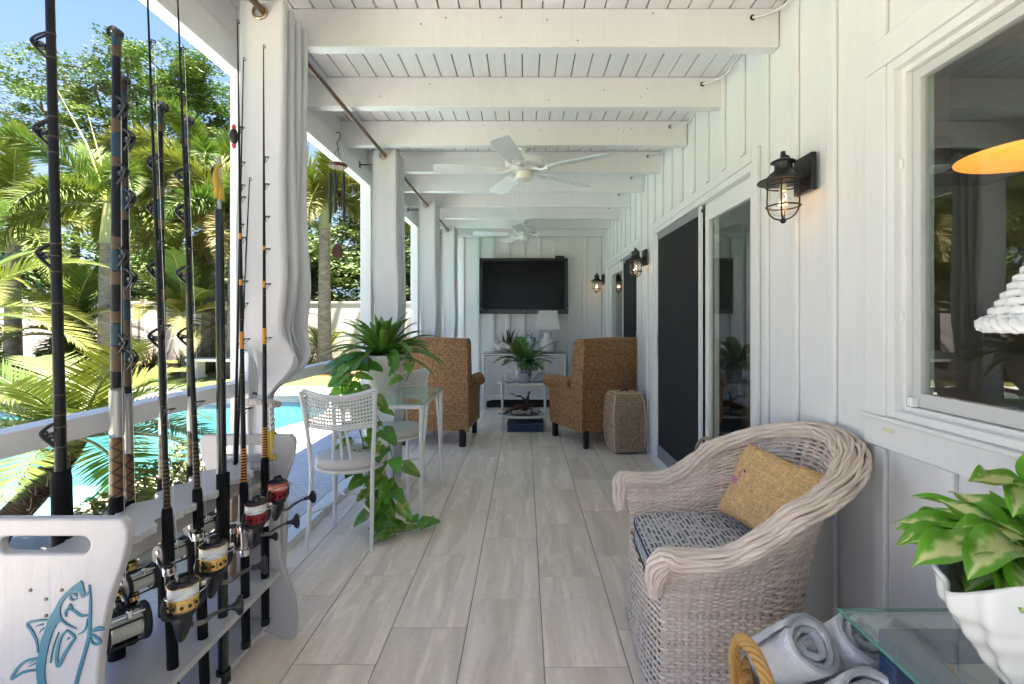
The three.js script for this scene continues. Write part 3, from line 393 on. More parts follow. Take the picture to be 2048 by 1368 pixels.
function shrub(name, label, x, D, w, h, leaf, n, tone, group, y = -0.07) {
  const t = thing(name, label, 'shrub', [x, y, -D], 0, group), L = new Leaves(), S = [];
  for (let i = 0; i < 9; i++) { const a = i * 0.7, e = V(Math.cos(a) * w * 0.35 * R(0.4, 1), h * R(0.5, 0.8), Math.sin(a) * w * 0.35 * R(0.4, 1)); S.push(sweep([V(0, 0, 0), e.clone().multiplyScalar(0.5).add(V(0, 0.05, 0)), e], (q) => 0.014 * (1 - q * 0.7), 5)); }
  for (let i = 0; i < n; i++) { const a = R(0, 6.28), u = rnd(), rr = Math.sqrt(rnd()) * w / 2 * (0.6 + 0.4 * Math.sin(a * 3 + x)), b = R(0.6, 1.3), p = V(Math.cos(a) * rr, h * (0.12 + 0.88 * u * Math.sqrt(Math.max(0, 1 - (rr / (w / 2)) ** 2 * 0.7))), Math.sin(a) * rr); L.flake(p, V(R(-0.8, 0.8), 1, R(-0.8, 0.8)).normalize(), V(R(-1, 1), 0.1, R(-1, 1)).normalize(), leaf * R(0.7, 1.2), leaf * R(0.8, 1.3), [tone[0] * b, tone[1] * b, tone[2] * b]); }
  mesh('stems', merge(S), barkBrown, t); mesh('foliage', L.geo(), leafMat, t).userData.kind = 'stuff'; return t;
}
for (const [x, D, w, h, lab] of [[-11.6, 9.6, 2.6, 1.7, 'dense dark hedge shrub at the left edge beyond the pool'], [-10.2, 11.0, 1.6, 1.0, 'rounded shrub in front of the fence at far left'], [-4.2, 16.4, 2.4, 2.5, 'bright leafy shrub showing over the fence behind the chime'], [-6.4, 16.2, 2.2, 2.3, 'bright leafy shrub showing over the fence right of the pole'], [-2.2, 16.4, 2.6, 2.4, 'bright leafy shrub over the fence between far curtains'], [-0.9, 16.8, 2.6, 2.6, 'leafy shrub over the fence at the farthest opening']]) shrub('shrub', lab, x, D, w, h, 0.08, 2600, [0.09, 0.15, 0.03], 'garden shrubs');
{ // strappy border plants along the fence bed
  let i = 0; const L = ['at far left', 'below the ringed trunk', 'behind the paired roller rods', 'left of the dark date palm trunks', 'between the date palm trunks', 'behind the white bench', 'behind the black pole', 'right of the white bench', 'beside the first curtain'];
  for (let x = -10.8; x <= -4.9; x += 0.74) { const t = thing('border_grass', 'clump of strappy border grass in the fence bed ' + L[i++ % 9], 'plant', [x + R(-0.1, 0.1), -0.06, -12.2 + R(-0.2, 0.2)], 0, 'border grasses'), B = new Leaves(); for (let k = 0; k < 120; k++) { const a = R(0, 6.28), e = R(0.5, 1.4), b = R(0.7, 1.2), y = rnd(); B.blade(V(R(-0.15, 0.15), 0, R(-0.15, 0.15)), V(Math.cos(a) * Math.cos(e), Math.sin(e), Math.sin(a) * Math.cos(e)), V(0, 1, 0.01), R(0.45, 0.85), 0.012, 1.6, [lerp(0.10, 0.24, y) * b, lerp(0.14, 0.22, y) * b, 0.05 * b], [0.24 * b, 0.24 * b, 0.10 * b], 4, 0.2); } mesh('foliage', B.geo(), leafMat, t).userData.kind = 'stuff'; }
}
{ // low flowering shrubs and river stones beside the porch
  for (const [x, D, lab] of [[-2.35, 3.05, 'low shrub with small pale leaves by the pool behind the rods'], [-2.15, 2.5, 'low leafy shrub behind the rod rack near panel'], [-2.5, 3.6, 'low shrub at the pool edge behind the middle rods']]) shrub('low_shrub', lab, x, D, 0.55, 0.42, 0.022, 900, [0.13, 0.17, 0.05], 'low shrubs by the porch');
  const st = [0.30, 0.36, 0.42].map((k) => mat([k * 1.05, k * 0.98, k * 0.88], 0.8, { map: rep(paintMap, 6) })), geos = [0, 1, 2, 3].map((s) => { const g = new THREE.IcosahedronGeometry(1, 2), p = g.attributes.position; for (let i = 0; i < p.count; i++) { const k = 1 + (vnoise(p.getX(i) * 1.3 + 9 + s * 5, p.getY(i) * 1.3 + p.getZ(i) + 9, 99, 99, s) - 0.5) * 0.35; p.setXYZ(i, p.getX(i) * k, p.getY(i) * k, p.getZ(i) * k); } g.computeVertexNormals(); return g; });
  const pile = thing('river_stones', 'row of pale river stones edging the planting bed', 'stones', [-2.1, -0.05, -2.3]);
  for (let i = 0; i < 60; i++) { const s = mesh('stone', geos[i % 4], st[i % 3], pile); s.position.set(R(-0.5, 0.12), R(0.01, 0.05), R(-0.85, 0.85)); s.scale.set(R(0.04, 0.075), R(0.025, 0.04), R(0.04, 0.06)); s.rotation.y = R(0, 3); }
}
{ // white bench far across the lawn, wires overhead
  const b = thing('garden_bench', 'small white garden bench on the lawn across the pool', 'bench', [-6.9, -0.08, -10.9]), m = mat([0.8, 0.79, 0.77], 0.5);
  mesh('seat', rbox(1.35, 0.07, 0.42, 0, 0.42, 0, 0.02), m, b); for (const s of [-1, 1]) mesh('leg', merge([rbox(0.09, 0.38, 0.34, s * 0.5, 0.195, 0, 0.015), rbox(0.13, 0.05, 0.4, s * 0.5, 0.03, 0, 0.012)]), m, b);
  for (const [y, lab] of [[0, 'upper'], [1, 'lower']]) { const a = at(-200, 175 + y * 34, 17), c = at(640, 360 + y * 22, 24), mid = a.clone().lerp(c, 0.5).add(V(0, -0.15, 0)); top('overhead_wire', sweep(curve([a, mid, c], 30), 0.022, 6), mat([0.03, 0.03, 0.03], 0.6), lab + ' overhead wire crossing the sky behind the rods', 'wire', 'overhead wires'); }
}
// ---------------------------------------------------------------- curtains, rod, fans, lanterns, television, chime
const clothBump = tex(256, 256, (u, v) => { const k = 0.5 + 0.25 * Math.sin(u * 256 * Math.PI / 2) * Math.sin(v * 256 * Math.PI / 2) + (fbm(u, v, 20, 20, 3, 5) - 0.5) * 0.5; return [k, k, k]; }, false);
const clothMat = mat([0.72, 0.725, 0.735], 0.85, { transmission: 0.22, thickness: 0, bumpMap: rep(clothBump, 6), bumpScale: 0.0008, sheen: 0.2 });
const bronze = mat([0.16, 0.11, 0.075], 0.35, { metalness: 0.8 });
function curtainSheet(d0, len, folds, tie, seed) {
  const r0 = mulberry(seed), ph = [r0() * 6, r0() * 6, r0() * 6, r0() * 6];
  return surf((u, v) => {
    const y = lerp(2.49, 0.03, v), a = u * folds * 2 * Math.PI, w = Math.sin(a - 1.4), sq = Math.sign(w) * Math.pow(Math.abs(w), 0.55);
    const amp = 0.086 * (1 + 0.10 * Math.sin(v * 5 + ph[0]) * v), drift = 0.012 * Math.sin(v * 6 + u * 9 + ph[1]) * smooth(0.08, 0.5, v) + 0.006 * Math.sin(v * 17 + u * 23 + ph[2]) * smooth(0.2, 0.6, v);
    let x = -1.022 + sq * amp + drift, d = d0 + len * u + 0.012 * Math.sin(a * 2) + drift * 0.8;
    if (tie) {
      const g = y > tie ? 1 - smooth(tie + 0.30, tie + 0.015, y) * 0.80 : lerp(0.20, 0.62, smooth(tie - 0.02, tie - 0.55, y)), c = [-1.185, 2.17], s = smooth(tie + 0.55, tie, y), cx = lerp(-1.022, c[0], s), cd = lerp(d0 + len / 2, c[1], s);
      const bulge = Math.exp(-(((y - tie - 0.16) / 0.11) ** 2)) * 0.10, below = y < tie ? smooth(tie, tie - 0.6, y) : 0;
      x = cx + (x + 1.022) * g + bulge * (0.75 + 0.3 * Math.sin(a + v * 9)) + below * 0.03; d = cd + (d - d0 - len / 2) * (g * 0.8 + 0.2) + bulge * 0.35 * Math.sin(a * 0.5 + 1);
    }
    const cr = (tie ? 0.25 + 1.6 * Math.exp(-(((y - tie - 0.1) / 0.22) ** 2)) : 0.3) * smooth(0.05, 0.2, v);
    x += cr * 0.0045 * (Math.abs(Math.sin(a * 2.3 + v * 13 + ph[3])) - 0.5) + cr * 0.004 * (vnoise(u * 26 + 5, v * 16 + 5, 999, 999, seed | 0) - 0.5); d += cr * 0.008 * (vnoise(u * 22 + 50, v * 20 + 50, 999, 999, seed | 0) - 0.5);
    return V(x, y, -d);
  }, 200, 160, [1.4, 2.5]);
}
{
  const spec = [[1.865, 0.24, 4, 0.875, 'grey curtain nearest the camera tied back with a rope above the rod rack'], [3.5, 0.27, 4, 0, 'grey curtain hanging behind the bromeliad pot'], [5.03, 0.30, 4, 0, 'grey curtain hanging third from the camera'], [6.42, 0.32, 4, 0, 'grey curtain in the far corner beside the end wall']];
  for (const [d, len, n, tie, lab] of spec) {
    const t = thing('curtain', lab, 'curtain', [0, 0, 0], 0, 'grey porch curtains');
    mesh('cloth', curtainSheet(d, len, n, tie, d * 100), clothMat, t);
    for (let k = 0; k < 4; k++) { const g = ring(0.026, 0.0055, 22, 8); g.translate(-1.035 + (k % 2) * 0.02, 2.445, -(d + 0.006 + len * (k + 0.08) / 4)); mesh('grommet', g, mat([0.55, 0.42, 0.30], 0.3, { metalness: 1 }), t); }
    if (tie) {
      const rope = mat([0.62, 0.56, 0.50], 0.9); const R1 = []; for (const o of [0, Math.PI]) { const pts = []; for (let i = 0; i < 90; i++) { const a = i / 90 * 6.283, b = a * 14 + o; pts.push(V(-1.185 + Math.cos(a) * (0.062 + 0.006 * Math.cos(b)), tie - 0.012 + 0.008 * Math.sin(b) + 0.02 * Math.sin(a), -2.17 + Math.sin(a) * (0.075 + 0.006 * Math.cos(b)))); } R1.push(sweep(pts, 0.008, 6, true)); }
      for (const o of [0, Math.PI]) { const pts = []; for (let i = 0; i <= 60; i++) { const q = i / 60, b = q * 40 + o; pts.push(V(-1.12 + 0.03 * q + 0.006 * Math.cos(b), tie - 0.01 - q * 0.30, -2.12 + 0.03 * q + 0.006 * Math.sin(b))); } R1.push(sweep(pts, 0.0075, 6)); }
      mesh('tieback_rope', merge(R1), rope, t); mesh('rope_hook', sweep(curve([[-1.262, 0.9, -2.235], [-1.22, 0.895, -2.22], [-1.205, 0.93, -2.2]], 12), 0.006, 8), blackMetal, t);
    }
  }
  const r = thing('curtain_rod', 'long dark bronze curtain rod under the header', 'curtain rod');
  mesh('rod', rod([-1.022, 2.445, 1.5], [-1.022, 2.445, -7.05], 0.0125, 14), bronze, r);
  for (const d of [3.68, 5.2, 6.6]) mesh('bracket', merge([rod([-1.264, 2.43, -d], [-1.022, 2.43, -d], 0.006, 8), rbox(0.004, 0.05, 0.03, -1.262, 2.43, -d, 0.001), ring(0.017, 0.004, 16, 6).translate(-1.022, 2.445, -d)]), bronze, r);
}
// ------------------------------------------------ fans
{
  const fanWhite = mat([0.84, 0.84, 0.82], 0.3);
  const f = thing('ceiling_fan', 'nearer white five blade ceiling fan with pull chain', 'ceiling fan', [0, 0, -3.5], 0, 'white ceiling fans');
  mesh('mount_box', rbox(0.085, 0.09, 0.12, 0, 2.604, 0, 0.006), fanWhite, f);
  mesh('canopy', lathe([[0.0, 2.558], [0.062, 2.556], [0.078, 2.545], [0.082, 2.53], [0.074, 2.51], [0.05, 2.49], [0.03, 2.478], [0.028, 2.47], [0.0, 2.47]]), fanWhite, f);
  mesh('downrod', cyl(0.0125, 0.0125, 0.05, 0, 2.452, 0), fanWhite, f);
  const motor = mesh('motor_housing', lathe([[0, 2.447], [0.03, 2.446], [0.034, 2.435], [0.06, 2.428], [0.11, 2.422], [0.138, 2.41], [0.142, 2.395], [0.142, 2.365], [0.132, 2.352], [0.10, 2.337], [0.066, 2.330], [0.064, 2.318], [0.0, 2.317]], 48), fanWhite, f);
  const sl = []; for (let k = 0; k < 40; k++) { const a = k / 40 * 6.283; sl.push(rbox(0.004, 0.003, 0.03, 0, 0, 0.117, 0.001).rotateY(a).translate(0, 2.3435, 0)); } mesh('vent_rib', merge(sl), mat([0.55, 0.55, 0.53], 0.5), motor).userData.kind = 'stuff';
  mesh('switch_housing', lathe([[0, 2.317], [0.055, 2.316], [0.058, 2.31], [0.058, 2.272], [0.052, 2.262], [0.0, 2.258]], 32), mat([0.80, 0.78, 0.68], 0.35), f);
  const bladeMat = mat([0.80, 0.81, 0.81], 0.42, { map: rep(paintMap, 2) });
  for (let k = 0; k < 5; k++) {
    const a = (-14 + 72 * k) * Math.PI / 180, out = [[0.20, -0.052], [0.26, -0.058], [0.60, -0.068], [0.635, -0.062], [0.655, -0.04], [0.655, 0.045], [0.645, 0.06], [0.62, 0.068], [0.26, 0.058], [0.20, 0.052]];
    const pose = (g) => g.rotateX(-Math.PI / 2).rotateX(0.2).translate(0, 2.326, 0).rotateY(a - Math.PI / 2);
    const b = mesh('blade', pose(slab(out, 0.007, 0.002)), bladeMat, f);
    mesh('blade_iron', merge([pose(slab([[0.185, -0.035], [0.25, -0.03], [0.268, -0.012], [0.268, 0.012], [0.25, 0.03], [0.185, 0.035]], 0.005, 0.001).translate(0, 0, -0.0055)), sweep(curve([[0.06, 2.335, 0], [0.1, 2.33, 0], [0.15, 2.313, 0], [0.205, 2.318, 0]], 12), 0.011, 8, false, 2.0).rotateY(a - Math.PI / 2)]), fanWhite, b);
  }
  mesh('pull_chain', merge([rod([-0.035, 2.268, 0.03], [-0.036, 2.06, 0.03], 0.0016, 6), lathe([[0, 2.06], [0.004, 2.058], [0.005, 2.04], [0.003, 2.03], [0, 2.028]], 10).translate(-0.036, 0, 0.03)]), mat([0.7, 0.66, 0.52], 0.35), f);
  copy(f, 'farther white ceiling fan in front of the television', [0, 0, -6.12], 0.09);
  copy(f, 'white ceiling fan above the camera with one blade tip at the top edge', [0.06, 0, -0.98], -0.384);
}
// ------------------------------------------------ caged wall lanterns
{
  const bulbGlass = mat([0.98, 0.97, 0.95], 0.0, { transmission: 1, thickness: 0 }), glow = mat([1, 0.8, 0.5], 0.5, { emissive: new THREE.Color(1, 0.62, 0.28), emissiveIntensity: 1.6 });
  const l = thing('wall_lantern', 'lit black caged wall lantern nearest the camera by the window', 'wall lamp', [WALLX - 0.0175, 1.63, -1.93], 0, 'black caged wall lanterns');
  const cx = -0.098, at0 = (g) => g.translate(cx, 0, 0);
  mesh('backplate', rbox(0.022, 0.148, 0.125, -0.0108, 0.193, 0, 0.004), blackMetal, l);
  mesh('arm', merge([sweep(curve([[-0.022, 0.185, 0], [-0.034, 0.183, 0], [-0.052, 0.19, 0], [-0.062, 0.215, 0], [-0.068, 0.245, 0], [-0.08, 0.266, 0], [cx + 0.004, 0.27, 0]], 24), 0.0065, 10), cyl(0.012, 0.012, 0.012, 0, 0, 0, 14).rotateZ(Math.PI / 2).translate(-0.026, 0.185, 0), cyl(0.011, 0.009, 0.03, cx, 0.272, 0, 14)]), blackMetal, l);
  mesh('hood', at0(lathe([[0, 0.262], [0.015, 0.26], [0.03, 0.254], [0.044, 0.247], [0.046, 0.243], [0.032, 0.24], [0.032, 0.212], [0.04, 0.206], [0.056, 0.192], [0.062, 0.182], [0.094, 0.168], [0.096, 0.164], [0.088, 0.163], [0.052, 0.17], [0.05, 0.164], [0, 0.164]], 40)), blackMetal, l);
  mesh('sensor_window', rbox(0.003, 0.022, 0.036, cx - 0.012, 0.226, 0.031, 0.001).rotateY(0), mat([0.06, 0.065, 0.07], 0.3), l);
  mesh('glass', at0(lathe([[0.047, 0.166], [0.049, 0.15], [0.049, 0.07], [0.046, 0.048], [0.036, 0.033], [0.02, 0.026], [0.001, 0.025]], 32)), bulbGlass, l);
  const bar = []; for (let k = 0; k < 4; k++) { const a = k * Math.PI / 2 + 0.6, c = Math.cos(a), s = Math.sin(a); bar.push(at0(sweep(curve([[c * 0.055, 0.168, s * 0.055], [c * 0.057, 0.12, s * 0.057], [c * 0.057, 0.07, s * 0.057], [c * 0.05, 0.042, s * 0.05], [c * 0.03, 0.02, s * 0.03], [c * 0.004, 0.011, s * 0.004]], 18), 0.0034, 8))); }
  mesh('cage', merge([...bar, ...[[0.146, 0.061], [0.066, 0.062]].map(([y, r]) => at0(ring(r, 0.0034, 36, 8).rotateX(Math.PI / 2).translate(0, y, 0)))]), blackMetal, l);
  mesh('finial', at0(new THREE.SphereGeometry(0.0115, 16, 12).translate(0, 0.009, 0)), blackMetal, l);
  mesh('socket', at0(cyl(0.014, 0.012, 0.035, 0, 0.146, 0, 16)), mat([0.75, 0.7, 0.6], 0.5), l);
  mesh('bulb', at0(lathe([[0.0125, 0.13], [0.014, 0.12], [0.026, 0.1], [0.030, 0.085], [0.027, 0.07], [0.016, 0.058], [0.001, 0.055]], 24)), bulbGlass, l);
  const fil = mesh('filament', at0(sweep(curve([[0.006, 0.118, 0.004], [0.008, 0.10, 0.008], [-0.010, 0.082, -0.006], [-0.013, 0.074, -0.008], [0.004, 0.072, 0.010], [0.013, 0.075, 0.006]], 24), 0.0022, 6)), glow, l);
  const lamp = () => { const p = new THREE.PointLight(0xffb46b, 0.0016); p.name = 'lantern_light'; p.position.set(cx, 0.088, 0); p.castShadow = true; p.shadow.radius = 1; return p; };
  l.add(lamp());
  copy(l, 'lit black caged wall lantern between the two sliding doors', [WALLX - 0.0175, 1.63, -4.5]);
  copy(l, 'lit black caged wall lantern in the far corner near the television', [WALLX - 0.0175, 1.63, -6.93]);
}
{ // television
  const t = thing('television', 'large flat black television mounted on the end wall', 'television', [-0.012, 1.74, -7.06]);
  mesh('frame', merge([rbox(1.30, 0.045, 0.06, 0, 0.385, 0, 0.008), rbox(1.30, 0.07, 0.06, 0, -0.373, 0, 0.008), rbox(0.05, 0.695, 0.06, -0.625, 0.015, 0, 0.008), rbox(0.05, 0.695, 0.06, 0.625, 0.015, 0, 0.008)]), blackGloss, t);
  mesh('screen', rbox(1.21, 0.71, 0.03, 0, 0.01, 0.003, 0.003), mat([0.005, 0.005, 0.005], 0.2, { specularIntensity: 0.35 }), t);
  mesh('wall_mount', rbox(0.5, 0.4, 0.075, 0, 0, -0.05, 0.004), blackMetal, t);
  mesh('sensor_bar', rbox(0.135, 0.035, 0.05, 0.53, 0.426, 0, 0.006), blackMetal, t);
  mesh('maker_mark', rbox(0.05, 0.006, 0.002, 0, -0.372, 0.0305, 0.0005), mat([0.10, 0.10, 0.10], 0.3), t);
}
{ // wind chime
  const t = thing('wind_chime', 'wind chime with black tubes and reddish wooden disc hanging from the header', 'wind chime', [-1.245, 1.64, -3.2]);
  const wood = mat([0.21, 0.045, 0.025], 0.4, { map: rep(barkTex, 1, 0.3) }), cord = mat([0.02, 0.02, 0.02], 0.8), tube = mat([0.018, 0.018, 0.018], 0.45);
  mesh('hook', sweep(curve([[-0.012, 0.85, 0], [-0.004, 0.852, 0], [0.012, 0.845, 0], [0.018, 0.825, 0], [0.008, 0.80, 0], [-0.004, 0.785, 0], [0.0, 0.76, 0], [0.008, 0.745, 0], [0.002, 0.735, 0]], 40), 0.0028, 7), blackMetal, t);
  mesh('disc', lathe([[0, 0.64], [0.055, 0.64], [0.061, 0.635], [0.062, 0.628], [0.061, 0.622], [0.055, 0.617], [0, 0.617]], 40), wood, t);
  const c = []; for (let k = 0; k < 3; k++) { const a = k * 2.094 + 0.5; c.push(rod([0, 0.745, 0], [Math.cos(a) * 0.045, 0.64, Math.sin(a) * 0.045], 0.0014, 5)); } for (let k = 0; k < 5; k++) { const a = k * 1.2566 + 0.3; c.push(rod([Math.cos(a) * 0.047, 0.617, Math.sin(a) * 0.047], [Math.cos(a) * 0.047, 0.56, Math.sin(a) * 0.047], 0.0012, 5)); } c.push(rod([0, 0.617, 0], [0, 0.1, 0], 0.0014, 5)); mesh('cords', merge(c), cord, t);
  for (let k = 0; k < 5; k++) { const a = k * 1.2566 + 0.3, l = [0.30, 0.27, 0.33, 0.24, 0.31][k]; mesh('tube', merge([sweep([V(0, 0.572, 0), V(0, 0.572 - l, 0)], 0.0085, 12)]).translate(Math.cos(a) * 0.047, 0, Math.sin(a) * 0.047), tube, t); }
  mesh('clapper', lathe([[0, 0.445], [0.018, 0.444], [0.02, 0.44], [0.02, 0.428], [0.009, 0.424], [0.009, 0.415], [0, 0.414]], 20), wood, t);
  mesh('sail', slab(Array.from({ length: 28 }, (_, i) => { const a = i / 28 * 6.283, s = Math.sin(a), c2 = Math.cos(a); return [c2 * 0.036 * (1 - 0.25 * s), 0.06 + s * 0.05]; }), 0.006, 0.0015).translate(0, 0, -0.003).rotateY(0.2), wood, t);
}
// ---------------------------------------------------------------- far furniture
const seagrass = (() => {
  const N = 1024, rows = 16, cols = 30, f = (u, v) => { const r = Math.floor(v * rows), x = u * cols + (r % 2) * 0.5 + (hash(r, 3, 5) - 0.5) * 0.25, c = ((Math.floor(x) % cols) + cols) % cols, fx = x - Math.floor(x), fy = v * rows - r; const h = Math.pow(Math.sin(Math.PI * clamp(fx)), 0.4) * Math.pow(Math.sin(Math.PI * fy), 0.6); return [h, hash(c, r, 7), fbm(u, v, 120, 30, 3, 2)]; };
  const col = tex(N, N, (u, v) => { const [, q, n] = f(u, v), k = (0.74 + q * 0.26) * (0.78 + n * 0.40); return [1.06 * k, 0.84 * k, 0.62 * k]; });
  const bump = tex(N, N, (u, v) => { const [h, , n] = f(u, v); const k = h * 0.85 + n * 0.15; return [k, k, k]; }, false);
  return mat([0.74, 0.65, 0.56], 0.75, { map: rep(col, 3.1), bumpMap: rep(bump, 3.1), bumpScale: 0.022 });
})();
const darkWood = mat([0.016, 0.012, 0.010], 0.4);
function wingChair(label, pos, turn) {
  const t = thing('wing_chair', label, 'armchair', pos, turn, 'woven wing chairs');
  // local: front is -z; side outline as [z, y]
  const side = [[0.31, 0.15], [0.315, 0.40], [0.335, 0.75], [0.365, 1.0], [0.35, 1.035], [0.30, 1.04], [0.22, 1.03], [0.175, 0.99], [0.165, 0.90], [0.15, 0.74], [0.12, 0.64], [0.06, 0.60], [-0.10, 0.59], [-0.30, 0.60], [-0.33, 0.58], [-0.335, 0.50], [-0.32, 0.30], [-0.325, 0.15]];
  for (const s of [-1, 1]) {
    mesh('side_panel', slab(side.map(([z, y]) => [-z, y]), 0.055, 0.014).rotateY(Math.PI / 2).translate(s > 0 ? 0.285 : -0.34, 0, 0), seagrass, t);
    mesh('arm', triUV(sweep(curve([[s * 0.325, 0.605, 0.10], [s * 0.325, 0.61, -0.05], [s * 0.325, 0.605, -0.22], [s * 0.325, 0.595, -0.335], [s * 0.325, 0.56, -0.365]], 24), (q) => 0.055 + 0.012 * q, 16, false, 1)), seagrass, t);
    mesh('edge_braid', triUV(sweep(curve([[s * 0.345, 0.15, 0.312], [s * 0.345, 0.5, 0.32], [s * 0.345, 0.8, 0.34], [s * 0.348, 1.0, 0.358], [s * 0.345, 1.04, 0.32], [s * 0.335, 1.035, 0.22], [s * 0.33, 0.99, 0.17], [s * 0.33, 0.85, 0.155], [s * 0.33, 0.7, 0.13], [s * 0.33, 0.63, 0.09]], 50), 0.017, 8)), seagrass, t);
  }
  mesh('back_panel', surf((u, v) => { const y = lerp(0.15, 1.035 + 0.012 * Math.sin(u * Math.PI), v); return V(lerp(-0.335, 0.335, u), y, lerp(0.312, 0.362, smooth(0.2, 1, v)) + 0.012 * Math.sin(u * Math.PI)); }, 20, 24, [0.67, 0.9]), seagrass, t);
  mesh('inner_back', triUV(rbox(0.58, 0.62, 0.09, 0, 0.72, 0.25, 0.03).rotateX(0)), seagrass, t);
  mesh('top_roll', triUV(sweep(curve([[-0.34, 1.035, 0.34], [0, 1.047, 0.352], [0.34, 1.035, 0.34]], 16), 0.026, 10)), seagrass, t);
  mesh('seat', rbox(0.57, 0.14, 0.58, 0, 0.39, -0.03, 0.05, 3), seagrass, t); mesh('seat_base', rbox(0.57, 0.19, 0.60, 0, 0.245, -0.01, 0.02), seagrass, t);
  for (const [x, z] of [[-0.29, -0.28], [0.29, -0.28]]) mesh('leg', rbox(0.05, 0.165, 0.05, x, 0.0825, z, 0.004), darkWood, t);
  for (const x of [-0.29, 0.29]) { const g = rbox(0.05, 0.175, 0.05, 0, 0, 0, 0.004); g.applyMatrix4(new THREE.Matrix4().makeShear(0, 0, 0, 0, -0.22, 0)); mesh('leg', g.translate(x, 0.0835, 0.30), darkWood, t); }
  return t;
}
wingChair('woven wing chair on the left facing the television', [-0.865, 0, -5.03], -0.10);
wingChair('woven wing chair on the right angled beside the house wall', [0.715, 0, -5.03], 0.47);
{ // knotted tall basket stool
  const t = thing('knotted_basket', 'tall knotted water hyacinth basket stool beside the right wing chair', 'basket', [0.95, 0, -4.56], 0.12);
  const strand = [[0.52, 0.38, 0.25], [0.44, 0.31, 0.19], [0.58, 0.44, 0.30]].map((c) => mat([c[0] * 1.05, c[1] * 1.05, c[2] * 1.05], 0.75)), hw = 0.15, hd = 0.15, Ht = 0.55;
  const prof = (y) => { const q = y / Ht; return 1 - 0.16 * smooth(0.84, 1, q) - 0.13 * smooth(0.10, 0, q); };
  mesh('core', surf((u, v) => { const a = u * 6.283, y = 0.012 + v * (Ht - 0.012), k = prof(y) * 0.82, c = Math.cos(a), s = Math.sin(a), m = Math.pow(Math.abs(c) ** 8 + Math.abs(s) ** 8, -1 / 8); return V(c * m * hw * k, y, s * m * hd * k); }, 48, 20), strand[1], t);
  mesh('lid', rbox(0.225, 0.02, 0.225, 0, Ht + 0.004, 0, 0.009), strand[0], t); mesh('lid_handle', sweep(curve([[-0.04, Ht + 0.012, 0], [0, Ht + 0.03, 0], [0.04, Ht + 0.012, 0]], 10), 0.007, 8), mat([0.02, 0.015, 0.012], 0.6), t);
  const kn = [[], [], []];
  for (let r = 0; r < 23; r++) { const y = 0.028 + r * 0.0228, k = prof(y); for (let sd = 0; sd < 4; sd++) for (let c = 0; c < 11; c++) { const p = (c + 0.5) / 11 * 2 - 1 + R(-0.02, 0.02), g = new THREE.IcosahedronGeometry(1, 1); g.scale(0.0105 + R(0, 0.002), 0.0085 + R(-0.001, 0.002), 0.011).rotateZ(R(-0.5, 0.5)); g.translate(p * hw * k * 0.97, y + R(-0.002, 0.002), hd * k * 0.955); g.rotateY(sd * Math.PI / 2); kn[Math.floor(rnd() * 3)].push(g); } }
  kn.forEach((g, i) => { mesh('knotted_weave', merge(g), strand[i], t).userData.kind = 'stuff'; });
  for (const [x, z] of [[-1, -1], [1, -1], [1, 1], [-1, 1]]) mesh('corner_cord', sweep(curve([[x * 0.125, 0.02, z * 0.125], [x * 0.143, 0.08, z * 0.143], [x * 0.143, 0.46, z * 0.143], [x * 0.12, Ht, z * 0.12]], 20), 0.009, 7), strand[2], t);
}
